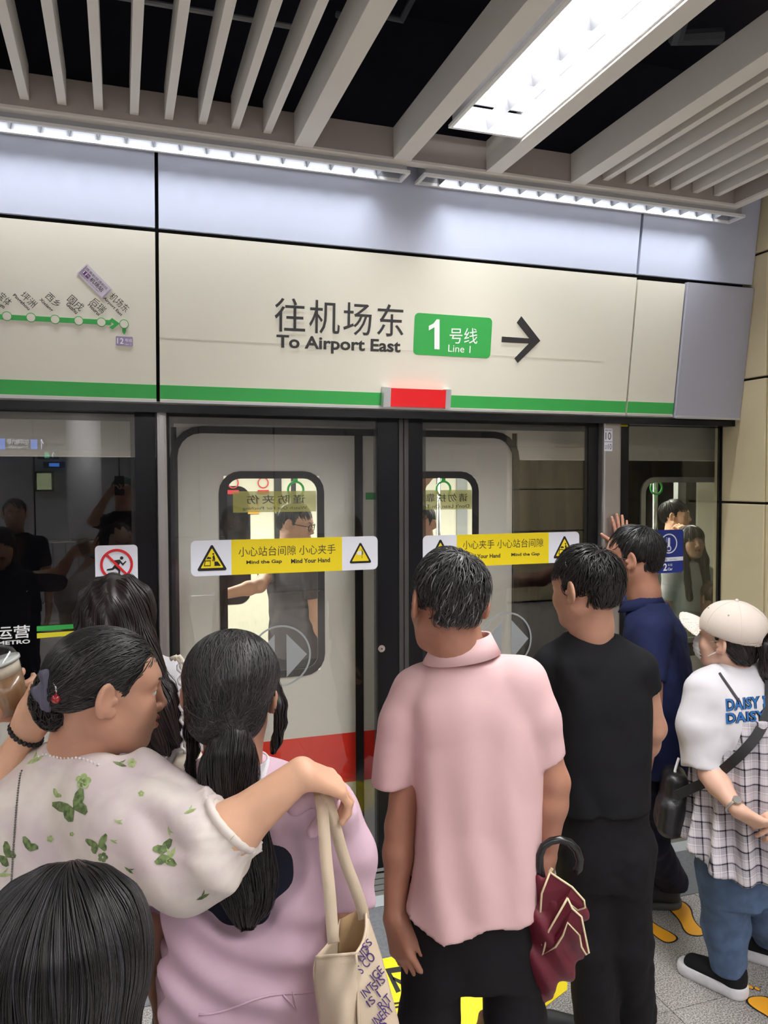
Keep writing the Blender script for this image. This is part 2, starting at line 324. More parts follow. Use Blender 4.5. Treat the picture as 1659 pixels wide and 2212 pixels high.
for k in range(-1, 7): inst('slat', sl, (2.0495+.12*k-.008, YB, 3.1212), ceil) if k >= 0 else None
for k in range(12): inst('slat', sl, (3.9+.12*k, YB, 3.1212), ceil)
for x in (.690, 1.092, 1.500, 1.904): inst('beam', slw, (x, YB, 3.09), ceil)
for k, z in ((0, 3.30), (1, 3.34)):
    MB().tube([(-3, -.72-.3*k, z), (.62+.2*k, -.78-.3*k, z+.01)], .009).build('hanger_rod', mat('dull_rod', (.35, .36, .38), .5, .5), ceil)
MB().tube([(.75, -.66, 3.45), (.82, -.70, 3.42), (.90, -.72, 3.44), (.95, -.78, 3.40), (1.0, -.8, 3.5)], .012).build('cable', M_pipe, ceil)
MB().tube([(1.9, -1.1, 3.5), (2.0, -.9, 3.46), (2.2, -.9, 3.5)], .03).build('duct', M_pipe, ceil)
_HG = 0
def fixture(x0, x1, ya, yb, z, label, n, rows, deep=.085, along='y', group=None):
    """recessed louvre fixture: white frame, tray above, mirror louvres"""
    f = thing('ceiling_light', ((x0+x1)/2, (ya+yb)/2, z), label, 'light', group)
    m = MB(); fr = .014
    m.box(x0, x0+fr, ya, yb, z, z+.012).box(x1-fr, x1, ya, yb, z, z+.012).box(x0+fr, x1-fr, ya, ya+fr, z, z+.012).box(x0+fr, x1-fr, yb-fr, yb, z, z+.012)
    m.build('frame', M_whitep, f)
    m = MB(); t = .004; zt = z+deep
    m.box(x0+fr-t, x0+fr, ya+fr, yb-fr, z+.012, zt).box(x1-fr, x1-fr+t, ya+fr, yb-fr, z+.012, zt).box(x0+fr, x1-fr, ya+fr-t, ya+fr, z+.012, zt).box(x0+fr, x1-fr, yb-fr, yb-fr+t, z+.012, zt)
    m.box(x0, x1, ya, yb, zt+.015, zt+.02)
    m.build('reflector_tray', M_refl, f)
    if along == 'y':
        w = (x1-x0-2*fr); st = (yb-ya-2*fr)/n
        pr = MB(); hh = .045
        P = [(-w/rows*.5, 0), (w/rows*.5, 0)]
        lv = MB().prism([(-w/rows/2, -.009, hh), (-w/rows/2, .0, 0), (-w/rows/2, .009, hh)], (w/rows, 0, 0))
        me = mesh_of('louvre_blade', lv.V, lv.F, M_blade)
        for i in range(1, n):
            for r in range(rows): inst('louvre_blade', me, (x0+fr+w*(r+.5)/rows, yb-fr-st*i, z+.008), f)
        for r in range(1, rows): MB().prism([(x0+fr+w*r/rows-.012, ya+fr, z+.008+hh), (x0+fr+w*r/rows, ya+fr, z+.004), (x0+fr+w*r/rows+.012, ya+fr, z+.008+hh)], (0, yb-ya-2*fr, 0)).build('louvre_spine', M_blade, f)
    else:
        w = (x1-x0-2*fr); st = w/n; hh = .04
        lv = MB().prism([(-.008, 0, hh), (.0, 0, 0), (.008, 0, hh)], (0, yb-ya-2*fr, 0)); me = mesh_of('louvre_blade', lv.V, lv.F, M_blade)
        for i in range(1, n): inst('louvre_blade', me, (x0+fr+st*i, ya+fr, z+.008), f)
    return f
fixture(1.165, 1.470, -4.78, -.69, 3.10, 'large bright louvre ceiling light running towards the camera between two wide beams', 24, 2)
fixture(-2.1, -1.8, -5.2, -.79, 3.10, 'large louvre ceiling light over the left of the platform', 24, 2)
fixture(-5.35, -5.05, -5.2, -.79, 3.10, 'large louvre ceiling light at the far left of the platform', 24, 2)
fixture(4.35, 4.65, -5.2, -1.6, 3.10, 'large louvre ceiling light over the right of the platform', 20, 2)
fixture(-.66, 1.14, -.36, -.25, 3.055, 'long narrow ceiling light ending at the gap, left one along the wall', 18, 1, .09, 'x', 'narrow lights along the fascia')
fixture(1.2, 2.84, -.36, -.25, 3.055, 'long narrow ceiling light reaching the beige pillar, right one along the wall', 17, 1, .09, 'x', 'narrow lights along the fascia')
fixture(-2.5, -.72, -.36, -.25, 3.055, 'long narrow ceiling light beyond the left edge', 18, 1, .09, 'x', 'narrow lights along the fascia')
for i_, (x, y) in enumerate(BACK): fixture(x-.92, x+.92, y-.08, y+.08, 3.06, ('first', 'second', 'third', 'fourth', 'fifth')[i_ % 5]+' narrow hall light from the left in the '+('nearer' if i_ < 5 else 'farther')+' row behind', 14, 1, .045, 'x', 'hall ceiling lights')
# ------------------------------------------------------------ beige pillar
pil = thing('pillar', (3.4, .1, 0), kind='structure')
MB().box(3.06, 3.9, -.28, .04, 0, 3.5).build('core', M_gap, pil)
js = [0.02, .44, 1.065, 1.69, 2.318, 2.935, 3.5]
for a, b in zip(js[:-1], js[1:]):
    MB().box(3.037, 3.06, -.297, .05, a+.006, b-.006, .006).build('panel', M_beige, pil)
    MB().box(3.045, 3.92, -.318, -.299, a+.006, b-.006, .006).build('panel', M_beige, pil)
# ------------------------------------------------------------ platform screen doors
M_frit = bpy.data.materials.new('dotted_frit'); M_frit.use_nodes = True
def _frit():
    nt = M_frit.node_tree; b = nt.nodes['Principled BSDF']; b.inputs['Base Color'].default_value = (.02, .02, .02, 1); b.inputs['Roughness'].default_value = .3
    tc = nt.nodes.new('ShaderNodeTexCoord'); mp = nt.nodes.new('ShaderNodeMapping'); mp.inputs['Scale'].default_value = (220, 220, 220); mp.inputs['Rotation'].default_value = (0, math.pi/4, 0)
    vo = nt.nodes.new('ShaderNodeTexVoronoi'); vo.inputs['Randomness'].default_value = 0; gt = nt.nodes.new('ShaderNodeMath'); gt.operation = 'LESS_THAN'; gt.inputs[1].default_value = .42
    L = nt.links.new; L(tc.outputs['Object'], mp.inputs[0]); L(mp.outputs[0], vo.inputs['Vector']); L(vo.outputs['Distance'], gt.inputs[0]); L(gt.outputs[0], b.inputs['Alpha'])
_frit()
def leaf(name, label, X0, X1, px0, px1, zb, zt, pz0, pz1, y=0., frit=True, group=None, m=None):
    d = thing(name, ((X0+X1)/2, y, 0), label, 'door' if 'door' in name else 'glass panel', group)
    MB().box(X0, px0, y-.012, y+.02, zb, zt).build('stile', M_black, d); MB().box(px1, X1, y-.012, y+.02, zb, zt).build('stile', M_black, d)
    MB().box(px0, px1, y-.012, y+.02, pz1, zt).build('top_rail', M_black, d); MB().box(px0, px1, y-.012, y+.02, zb, pz0).build('bottom_rail', M_black, d)
    MB().box(px0, px1, y-.004, y+.002, pz0, pz1).build('pane', m or M_glass, d)
    if frit: MB().box(px0, px1, y-.0062, y-.0055, pz1-.03, pz1).box(px0, px0+.018, y-.0062, y-.0055, pz0, pz1-.03).box(px1-.018, px1, y-.0062, y-.0055, pz0, pz1-.03).build('frit_border', M_frit, d)
    return d
dl = leaf('sliding_door', 'left glass sliding leaf of the platform screen doors with long yellow sticker and round lock', .190, 1.208, .200, 1.110, .02, 2.10, .10, 2.078, group='platform screen door leaves')
dr = leaf('sliding_door', 'right glass sliding leaf of the platform screen doors next to the steel post', 1.258, 2.268, 1.328, 2.212, .02, 2.10, .10, 2.078, group='platform screen door leaves')
for d, a, b in ((dl, 1.208, 1.233), (dr, 1.233, 1.258)): MB().box(a+.001, b-.001, -.022, .02, .02, 2.1, .006).build('meeting_seal', mat('seal_rubber', (.05, .047, .045), .45), d)
P = onY(824, 1401, -.012)
m = MB().tube([P+[0, 0, 0], P+[0, -.004, 0]], .0165, 20).tube([P+[0, -.004, 0], P+[0, -.007, 0]], .009, 16); m.build('lock', M_chrome, dl); MB().tube([P+[0, -.007, 0], P+[0, -.0075, 0]], .004, 10).build('keyhole', M_gap, dl)
leaf('glass_panel', 'fixed dark glass panel left of the steel door post', -1.95, .145, -1.85, .063, .02, 2.10, .05, 2.083, group='fixed screen panels')
leaf('glass_panel', 'fixed glass panel between the right steel post and the beige pillar', 2.377, 3.034, 2.449, 3.03, .02, 2.10, .05, 2.083, frit=False, group='fixed screen panels', m=M_dglass)
leaf('glass_panel', 'farthest fixed glass panel along the platform', -8.2, -4.13, -8.1, -4.2, .02, 2.10, .05, 2.083, group='fixed screen panels')
leaf('glass_panel', 'fixed glass panel beyond the left edge', -4.1, -1.98, -4.0, -2.05, .02, 2.10, .05, 2.083, group='fixed screen panels')
for x0, x1, lb in ((.147, .188, 'slim brushed steel door post at the left of the sliding doors'), (2.271, 2.375, 'wide brushed steel door post at the right of the sliding doors')):
    p = thing('door_post', ((x0+x1)/2, 0, 0), lb, 'post'); 
    MB().box(x0, x1, -.055, .03, .0, 2.118, .012).build('post_body', M_steel, p, smooth=False)
# ------------------------------------------------------------ stickers
def sticker(name, label, X0, X1, z0, z1, m, y=-.0125, r=.012, cat='sticker', th=.001):
    t = thing(name, ((X0+X1)/2, y, z0), label, cat); pl = Plane((0, y, 0)); Q = Plane(((X0+X1)/2, y, (z0+z1)/2))
    Q.slab(rrect(X1-X0, z1-z0, r), th, 'backing', m, t); return t, pl
def tri(pl, par, cx, cz, w, kind):
    h = w*.9; Q = Plane(pl.p(cx, cz), pl.r, pl.u)
    def rt(w, r):
        h = w*.88; P = []
        for (x, y), a in (((-w/2+r*1.6, -h/2+r), 210), ((w/2-r*1.6, -h/2+r), 330), ((0, h/2-r*1.6), 90)):
            P += [(x+r*math.cos(math.radians(a+k)), y+r*math.sin(math.radians(a+k))) for k in (-60, -30, 0, 30, 60)]
        return P
    Q.slab(rt(w, .006), .0005, 'warning_triangle', M_gap, par, l=.0012)
    Q.slab([(x*.74, y*.74-.003) for x, y in rt(w, .003)], .0004, 'triangle_face', M_yellow, par, l=.0018)
    k = w/.128
    def sh(P, m=M_gap, l=.0023): Q.slab([(x*k, y*k) for x, y in P], .0004, 'pictogram', m, par, l=l)
    if kind == 'gap':
        sh([(-.034, -.036), (-.006, -.036), (-.006, -.012), (-.030, -.012)]); sh([(-.030, -.033), (-.009, -.033), (-.009, -.016), (-.027, -.016)], M_yellow, .0028)
        sh([(-.023, -.006), (-.004, -.006), (-.004, .0), (-.018, .004)]); sh([(.010, -.036), (.036, -.036), (.024, -.018), (.010, -.018)])
        sh([(.006, .010), (.009, .010), (.013, -.004), (.012, -.016), (.008, -.016), (.008, -.006), (.005, -.016), (.001, -.016), (.004, -.002), (.001, .0)]); sh([(.0055+.004*math.cos(a*.785), .015+.004*math.sin(a*.785)) for a in range(8)])
    else:
        s = -1 if kind == 'handL' else 1
        P = [(-.018, -.012), (.006, -.012), (.006, .008), (-.014, .008), (-.020, .002)]; P = [(s*x, y) for x, y in P]
        sh(P if s == 1 else P[::-1], M_white, .0024)
        Pb = [(.007, -.03), (.0095, -.03), (.0095, .02), (.007, .02)]; Pb = [(s*x, y) for x, y in Pb]; sh(Pb if s == 1 else Pb[::-1])
        for j in range(4):
            P = [(.0095, -.010+j*.005), (.015, -.010+j*.005), (.015, -.0068+j*.005), (.0095, -.0068+j*.005)]; P = [(s*x, y) for x, y in P]; sh(P if s == 1 else P[::-1])
for which in (0, 1):
    if which == 0: X0, X1, ya, yb, z0, z1 = .280, 1.108, .450, .940, 1.406, 1.557
    else: X0, X1, ya, yb, z0, z1 = 1.328, 2.162, 1.499, 1.990, 1.402, 1.553
    t, pl = sticker('warning_sticker', 'long white and yellow warning sticker on the '+('left' if which == 0 else 'right')+' sliding door leaf', X0, X1, z0, z1, M_white, r=.022)
    pl.slab([(ya, z0), (yb, z0), (yb, z1), (ya, z1)], .0005, 'yellow_field', M_yellow, t, l=.0011)
    s1 = '小心站台间隙 小心夹手' if which == 0 else '小心夹手 小心站台间隙'
    m_ = (ya+yb)/2; textp(s1, pl, m_-.215, 1.483, m_+.215, 1.525, M_ink, t, l=.0018)
    if which == 0: textp('Mind the Gap', pl, .513, 1.446, .668, 1.466, M_ink, t, l=.0018, bold=.03); textp('Mind Your Hand', pl, .708, 1.446, .884, 1.466, M_ink, t, l=.0018, bold=.03)
    else: textp('Mind Your Hand', pl, 1.545, 1.438, 1.726, 1.458, M_ink, t, l=.0018, bold=.03); textp('Mind the Gap', pl, 1.785, 1.438, 1.94, 1.458, M_ink, t, l=.0018, bold=.03)
    tri(pl, t, X0+.088, z0+.078, .128, 'gap' if which == 0 else 'handL'); tri(pl, t, X1-.082 if which == 0 else X1-.084, z0+.078, .108 if which == 0 else .128, 'hand' if which == 0 else 'gap')
# double triangle glass markings
for cx, cz, lb, n in ((.660, 1.040, 'grey ring with two triangles printed on the left sliding door leaf', 0), (1.765, 1.036, 'grey ring with two triangles printed on the right sliding door leaf', 1)):
    t = thing('door_opening_mark', (cx, -.0125, cz), lb, 'sign'); Q = Plane((cx, -.0075, cz)); n_ = 40
    R1 = [(.136*math.cos(2*math.pi*k/n_), .136*math.sin(2*math.pi*k/n_)) for k in range(n_)]; Q.ring(R1, [(x*.94, y*.94) for x, y in R1], .0008, 'ring', M_grey, t)
    Q.slab([(.026, -.096), (.118, 0), (.026, .096)], .0008, 'triangle', M_grey, t); Q.slab([(-.026, -.096), (-.026, .096), (-.118, 0)], .0008, 'triangle', M_grey, t)
# no running sign
t, pl = sticker('no_running_sticker', 'white square sticker with a red crossed out running figure on the left glass panel', -.098, .067, 1.355, 1.547, M_white, r=.016)
cx, cz = -.0155, 1.468; Q = Plane((cx, -.0125, cz)); R1 = [(.064*math.cos(2*math.pi*k/36), .064*math.sin(2*math.pi*k/36)) for k in range(36)]
Q.ring(R1, [(x*.84, y*.84) for x, y in R1], .0005, 'red_ring', M_red, t, l=.0022)
Q.slab([(-.043, .038), (.036, -.047), (.043, -.040), (-.036, .046)], .0005, 'red_bar', M_red, t, l=.0024)
for P in ([(-.005, .018), (.012, .020), (.024, .004), (.036, .014), (.038, .010), (.024, -.006), (.014, .006), (.004, -.012), (.014, -.024), (.012, -.044), (.006, -.044), (.006, -.026), (-.006, -.016), (-.014, -.022), (-.038, -.024), (-.038, -.018), (-.018, -.014), (-.004, .004), (-.008, .012), (-.022, .012), (-.022, .017)], [(.020+.007*math.cos(a*.6283), .026+.007*math.sin(a*.6283)) for a in range(10)]):
    ar_ = sum(P[i][0]*P[(i+1) % len(P)][1]-P[(i+1) % len(P)][0]*P[i][1] for i in range(len(P)))
    Q.slab(P if ar_ > 0 else P[::-1], .0005, 'running_figure', M_gap, t, l=.0014)
# metro operator lettering and stripes
t = thing('operator_lettering', (-.5, -.0125, 1.17), 'white operator lettering with green and yellow stripes on the left glass panel', 'sign')
pl = Plane((0, -.0125, 0))
textp('深圳地铁运营', pl, -.735, 1.188, -.345, 1.240, M_wt, t, bold=.012); textp('SHENZHEN METRO', pl, -.66, 1.166, -.345, 1.182, M_wt, t, bold=.03)
for z0, m in ((1.212, M_green), (1.184, mat('lemon_vinyl', s2l(222, 212, 50), .45))):
    pl.slab([(-.320, z0), (-.115, z0+.004), (-.098, z0+.010), (-.098, z0+.014), (-.115, z0+.021), (-.320, z0+.020)], .0008, 'stripe', m, t)
# number plate on the post
t, pl = sticker('number_plate', 'small white plate reading 10 twice on the right steel post', 2.273, 2.320, 1.952, 2.064, M_white, y=-.056, r=.004)
textp('10', pl, 2.280, 2.008, 2.312, 2.044, M_ink, t, l=.0015); textp('屏蔽门编号', pl, 2.277, 2.050, 2.316, 2.058, M_ink, t, l=.0015); textp('10', pl, 2.296, 1.960, 2.315, 1.988, M_ink, t, l=.0015); textp('车厢\n编号', pl, 2.276, 1.961, 2.292, 1.982, M_ink, t, l=.0015)
pl.slab([(2.274, 1.996), (2.318, 1.996), (2.318, 1.998), (2.274, 1.998)], .0005, 'divider', M_ink, t, l=.0012)
t, pl = sticker('small_label', 'tiny yellow label at the top of the black frame right of the steel post', 2.388, 2.441, 2.078, 2.116, M_yellow, y=-.0125, r=.002)
textp('紧急时推\n打开此门', pl, 2.393, 2.083, 2.436, 2.110, M_ink, t, l=.0015)
# blue cool-carriage sign
t, pl = sticker('blue_sticker', 'dark blue sticker with a white thermometer on the right glass panel', 2.612, 2.792, 1.325, 1.550, mat('royal_blue_vinyl', s2l(20, 44, 130), .4), y=-.007, r=.014)
cx, cz = 2.702, 1.478; Q = Plane((cx, -.007, cz)); R1 = [(.052*math.cos(2*math.pi*k/32), .052*math.sin(2*math.pi*k/32)) for k in range(32)]
Q.ring(R1, [(x*.88, y*.88) for x, y in R1], .0005, 'ring', M_white, t, l=.0012)
Q.slab(rrect(.014, .062, .0068), .0005, 'thermometer', M_white, t, l=.0012); Q.slab([(.015*math.cos(a*.5236), -.026+.015*math.sin(a*.5236)) for a in range(12)], .0005, 'thermometer_bulb', M_white, t, l=.0013)
Q.slab([(.009*math.cos(a*.5236), -.026+.009*math.sin(a*.5236)) for a in range(12)], .0004, 'snow_dot', MATS['royal_blue_vinyl'], t, l=.0019)
for j in range(4): Q.slab([(-.018, .008+j*.007), (-.011, .008+j*.007), (-.011, .0105+j*.007), (-.018, .0105+j*.007)], .0005, 'scale_mark', M_white, t, l=.0012)
pl.slab([(2.615, 1.383), (2.792, 1.388), (2.792, 1.408), (2.618, 1.404)], .0005, 'white_band', M_white, t, l=.0012)
textp('强冷', pl, 2.656, 1.387, 2.692, 1.403, M_ink, t, l=.002); textp('Low Temp', pl, 2.706, 1.391, 2.752, 1.398, M_ink, t, l=.002)
textp('2', pl, 2.668, 1.337, 2.692, 1.375, M_wt, t, l=.0015, bold=.02); textp('车厢', pl, 2.696, 1.360, 2.724, 1.373, M_wt, t, l=.0015); textp('Car', pl, 2.696, 1.338, 2.726, 1.352, M_wt, t, l=.0015, bold=.03)
# ------------------------------------------------------------ floor
fl = thing('floor', (0, -2, 0), kind='structure')
M_gran = bpy.data.materials.new('speckled_granite'); M_gran.use_nodes = True
def _gr():
    nt = M_gran.node_tree; b = nt.nodes['Principled BSDF']; b.inputs['Roughness'].default_value = .35
    tc = nt.nodes.new('ShaderNodeTexCoord'); n = nt.nodes.new('ShaderNodeTexNoise'); n.inputs['Scale'].default_value = 190; n.inputs['Detail'].default_value = 3
    n2 = nt.nodes.new('ShaderNodeTexNoise'); n2.inputs['Scale'].default_value = 5
    r = nt.nodes.new('ShaderNodeValToRGB'); e = r.color_ramp.elements; e[0].position = .36; e[0].color = (.11, .10, .095, 1); e[1].position = .62; e[1].color = (.58, .55, .52, 1); x = e.new(.5); x.color = (.34, .315, .30, 1)
    mx = nt.nodes.new('ShaderNodeMix'); mx.data_type = 'RGBA'; mx.blend_type = 'MULTIPLY'; mx.inputs[0].default_value = .35
    L = nt.links.new; L(tc.outputs['Object'], n.inputs[0]); L(tc.outputs['Object'], n2.inputs[0]); L(n.outputs[0], r.inputs[0]); L(r.outputs[0], mx.inputs[6]); L(n2.outputs[0], mx.inputs[7]); L(mx.outputs[2], b.inputs['Base Color'])
_gr()
MB().box(-8.2, 9, -9.5, .02, -.2, -.012).build('floor_slab', M_gap, fl)
tm = MB().box(-.2985, .2985, -.2985, .2985, -.012, 0, .0012); tm = mesh_of('tile', tm.V, tm.F, M_gran)
for i in range(-17, 9):
    for j in range(11): inst('tile', tm, (1.755+.3+.6*i, -.635-.3-.6*j, 0), fl)
MB().box(-8.2, 9, -.632, -.292, -.012, -.001).build('dark_strip', mat('dark_grey_rubber', s2l(104, 106, 108), .6, bump=.1, bscale=500, var=.2, vscale=60), fl)
MB().box(-8.2, 9, -.290, -.205, -.012, .001).build('metal_strip', mat('pale_metal_strip', s2l(176, 182, 182), .4, .3), fl)
MB().box(-8.2, 3.03, -.203, -.02, -.012, .0).build('sill', mat('grey_metal_sill', s2l(122, 122, 116), .4, .4), fl)
for k in range(3): MB().box(-8.2, 3.03, -.17+.05*k, -.165+.05*k, .0, .0015).build('sill_groove', M_blackm, fl)
MB().box(-8.2, 9, -9.5, -7.24, -.012, -.001).build('far_floor', M_gran, fl)
# floor markings
t = thing('floor_sticker', onZ(1000, 2140), 'large yellow floor sticker with black arrow, under the man in pink', 'sticker')
P = [onZ(*p) for p in ((700, 2095), (1000, 2040), (1211, 2099), (1226, 2125), (1225, 2139), (1050, 2275), (700, 2330))][::-1]
MB().prism([p+[0, 0, .0015] for p in P], (0, 0, -.0012)).build('yellow_sheet', M_yellow, t)
def fm(P, m=M_gap, name='black_print', z=.0025):
    P = [onZ(*p) for p in P]; a = sum(P[i][0]*P[(i+1) % len(P)][1]-P[(i+1) % len(P)][0]*P[i][1] for i in range(len(P)))
    P = P if a > 0 else P[::-1]; return P
for Q_ in ([(832, 2094), (868, 2088), (868, 2100), (845, 2103), (866, 2142), (856, 2146)], [(846, 2110), (870, 2120), (870, 2130), (850, 2118)], [(846, 2168), (872, 2164), (872, 2168), (848, 2172)], [(848, 2176), (872, 2172), (872, 2176), (850, 2180)], [(852, 2200), (874, 2192), (874, 2215), (866, 2216)]):
    MB().prism([p+[0, 0, .0022] for p in fm(Q_)], (0, 0, -.0005)).build('black_print', M_gap, t)
M_orange = mat('orange_vinyl', s2l(238, 168, 38), .5)
def foot_print(label, heel, ang, L=.27, bare=False, mir=1):
    t = thing('footprint_sticker', (heel[0], heel[1], 0), label, 'sticker', 'orange footprint stickers on the granite floor')
    c, s = math.cos(ang), math.sin(ang); r = Plane((heel[0], heel[1], .0008), (s, -c, 0), (c, s, 0))
    pf = [(0, 0), (.032, .008), (.038, .04), (.030, .09), (.036, .14), (.052, .19), (.050, .235), (.030, .265), (.0, .27), (-.028, .25), (-.036, .20), (-.026, .14), (-.026, .09), (-.034, .05), (-.030, .012)]
    if bare: pf = [(0, 0), (.034, .01), (.042, .05), (.034, .10), (.045, .16), (.05, .19), (.02, .205), (-.02, .21), (-.045, .19), (-.045, .15), (-.03, .10), (-.034, .04)]
    pf = [(mir*x*L/.27, y*L/.27) for x, y in pf]; pf = pf if mir > 0 else pf[::-1]
    def sm(P):
        for _ in range(2): P = [q for i in range(len(P)) for q in (tuple(.75*np.array(P[i])+.25*np.array(P[(i+1) % len(P)])), tuple(.25*np.array(P[i])+.75*np.array(P[(i+1) % len(P)])))]
        return P
    pf = sm(pf); cx = np.mean(pf, 0); bg = [tuple(cx+(np.array(p)-cx)*[1.18, 1.05]) for p in pf]
    r.slab(bg, .0004, 'black_outline', M_gap, t); r.slab(pf, .0004, 'orange_sole', M_orange, t, l=.0005)
    if bare:
        for k, (x, y, q) in enumerate(((-.036, .232, .017), (-.010, .246, .012), (.012, .242, .0105), (.031, .232, .0095), (.047, .216, .0085))):
            for e, z_, m in ((1.3, 0, M_gap), (1, .0005, M_orange)): r.slab([(mir*(x+q*e*.85*math.cos(a*.5236)), y+q*e*1.25*math.sin(a*.5236)) for a in (range(12) if mir > 0 else range(11, -1, -1))], .0004, 'toe', m, t, l=z_)
h1, t1_ = onZ(1456, 2034), onZ(1392, 1992); h2, t2_ = onZ(1506, 2022), onZ(1470, 1972)
foot_print('orange footprint sticker under the toe of the navy shirt man, nearer the black trousers', h1[:2], math.atan2(t1_[1]-h1[1], t1_[0]-h1[0]), .27, mir=-1)
foot_print('orange footprint sticker under the heel of the navy shirt man, nearer the jeans', h2[:2], math.atan2(t2_[1]-h2[1], t2_[0]-h2[0]), .27)
h3, t3_ = onZ(1720, 2230), onZ(1622, 2150)
foot_print('orange bare footprint sticker with round toes below the black slip-on shoe', h3[:2], math.atan2(t3_[1]-h3[1], t3_[0]-h3[0]), .24, True)
# ------------------------------------------------------------ the train
tr = thing('metro_train', (1.1, .3, 0), 'light grey metro train with red stripe and dark windows behind the glass doors', 'train')
Z0, ZT = -.6, 2.35; YT = .30; PT = Plane((0, YT, 0))
def wallbox(x0, x1, z0, z1, m, name='body_panel', y0=YT, th=.03, par=None): return MB().box(x0, x1, y0, y0+th, z0, z1).build(name, m, par or tr)
DX0, DX1, DZT = .245, 1.965, 2.06
for a, b in ((-8.2, DX0-.02), (DX1+.02, 7.)):
    wallbox(a, b, 1.918, ZT, M_train); wallbox(a, b, .56, .795, M_train); wallbox(a, b, .313, .56, M_trred, 'red_stripe'); wallbox(a, b, Z0, .313, M_train)
    MB().box(a, b, YT-.012, YT, 1.945, 1.965).build('rain_gutter', M_train, tr) if b < 1 else MB().box(2.2, b, YT-.012, YT, 1.985, 2.005).build('rain_gutter', M_train, tr)
wallbox(DX0-.02, DX1+.02, DZT-.005, ZT, M_train)
# dark window band: left blind, right with a window
wallbox(-8.2, DX0-.02, .797, 1.916, M_trainblk, 'window_band')
W3 = (2.775, 4.6, .90, 1.80)
wallbox(DX1+.02, W3[0], .797, 1.916, M_trainblk, 'window_band'); wallbox(W3[0], 7, W3[3], 1.916, M_trainblk, 'window_band'); wallbox(W3[0], 7, .797, W3[2], M_trainblk, 'window_band'); wallbox(W3[1], 7, W3[2], W3[3], M_trainblk, 'window_band')
def tring(cx, cz, w, h, r, k, m, name, par, th=.012, y=0.):
    Q = Plane((cx, YT+y, cz)); return Q.ring(rrect(w, h, r), rrect(w-2*k, h-2*k, max(.01, r-k)), th, name, m, par)
tring((W3[0]+W3[1])/2, (W3[2]+W3[3])/2, W3[1]-W3[0]+.05, W3[3]-W3[2]+.05, .09, .03, M_alu, 'window_frame', tr)
MB().box(W3[0], W3[1], YT+.01, YT+.016, W3[2], W3[3]).build('window_glass', M_tglass, tr)
tring((DX0+DX1)/2, DZT/2-.4, DX1-DX0+.05, DZT+.8, .14, .032, M_rubber, 'door_surround', tr, .014)
MB().box(DX0-.021, DX0+.006, YT+.014, YT+.03, Z0, DZT).box(DX1-.006, DX1+.021, YT+.014, YT+.03, Z0, DZT).build('slit_blocker', M_rubber, tr)  # black strips added to stop carriage light leaking through the slits beside the leaves
# door leaves with windows
def tleaf(x0, x1, wx0, wx1, wz0=.865, wz1=1.855):
    h = .03; e = .022; d = thing_part('door_leaf')
    m = MB().box(x0, wx0+e, YT+.012, YT+.04, Z0, DZT).box(wx1-e, x1, YT+.012, YT+.04, Z0, DZT).box(wx0+e, wx1-e, YT+.012, YT+.04, wz1-e, DZT).box(wx0+e, wx1-e, YT+.012, YT+.04, Z0, wz0+e)
    d = m.build('door_leaf', M_train, tr)
    MB().box(x0, x1, YT+.010, YT+.012, .313, .56).build('red_stripe', M_trred, d)
    Q = Plane(((wx0+wx1)/2, YT+.012, (wz0+wz1)/2)); Q.ring(rrect(wx1-wx0, wz1-wz0, .10), rrect(wx1-wx0-.07, wz1-wz0-.07, .065), .008, 'window_seal', M_rubber, d)
    MB().box(wx0+e, wx1-e, YT+.020, YT+.025, wz0+e, wz1-e).build('window_glass', M_tglass, d)
    return d
def thing_part(n): return None
d1 = tleaf(DX0+.005, 1.096, .438, .940); d2 = tleaf(1.136, DX1-.005, 1.262, 1.764)
MB().box(1.096, 1.136, YT+.004, YT+.044, Z0, DZT).build('door_seal', M_rubber, tr)
MB().box(1.152, 1.212, YT+.008, YT+.011, 1.715, 1.75).build('green_label', M_green, tr)
# yellow film on the windows: it faces the carriage, so it reads reversed from here
M_film = bpy.data.materials.new('yellow_film'); M_film.use_nodes = True
_b = M_film.node_tree.nodes['Principled BSDF']; _b.inputs['Base Color'].default_value = (.78, .72, .18, 1); _b.inputs['Alpha'].default_value = .5; _b.inputs['Roughness'].default_value = .4
for d, xa, xb, s1, s2 in ((d1, .535, .905, '谨防夹伤', 'Watch Out For Pinching'), (d2, 1.33, 1.735, '请勿扶靠车门', "Don't Lean On Train Door")):
    MB().box(xa-.03, xb-.0, YT+.027, YT+.028, 1.66, 1.76).build('window_film', M_film, d)
    Q = Plane((0, YT+.0262, 0), (-1, 0, 0)); a, b = (-.85, -.57) if d is d1 else (-1.71, -1.36)
    textp(s1, Q, a, 1.70, b, 1.742, M_gap, d, l=.0, sp=1.3); textp(s2, Q, a-.01, 1.668, b+.02, 1.686, M_ink, d, l=.0)
# carriage interior
YI = 2.95
MB().box(-4.5, 7, YT+.05, YI+.1, -.05, -.02).build('carriage_floor', mat('carriage_floor', s2l(120, 122, 124), .5), tr)
MB().box(-4.5, 7, YT+.03, YI+.1, 2.18, 2.2).build('carriage_ceiling', M_inner, tr)
MB().box(-2.5, 4.5, 1.5, 1.8, 2.15, 2.178).build('light_strip', M_lamp, tr)
MB().box(-4.5, 7, YI, YI+.04, -.05, .85).box(-4.5, 7, YI, YI+.04, 1.8, 2.2).build('carriage_wall', M_inner, tr)
for a, b in ((-4.5, -3), (-1.6, -.2), (2.9, 4.1), (5.4, 7)): MB().box(a, b, YI, YI+.04, .85, 1.8).build('carriage_wall', M_inner, tr)
for a, b in ((-3, -1.6), (4.1, 5.4)): MB().box(a, b, YI+.03, YI+.04, .85, 1.8).build('far_window', M_trainblk, tr)
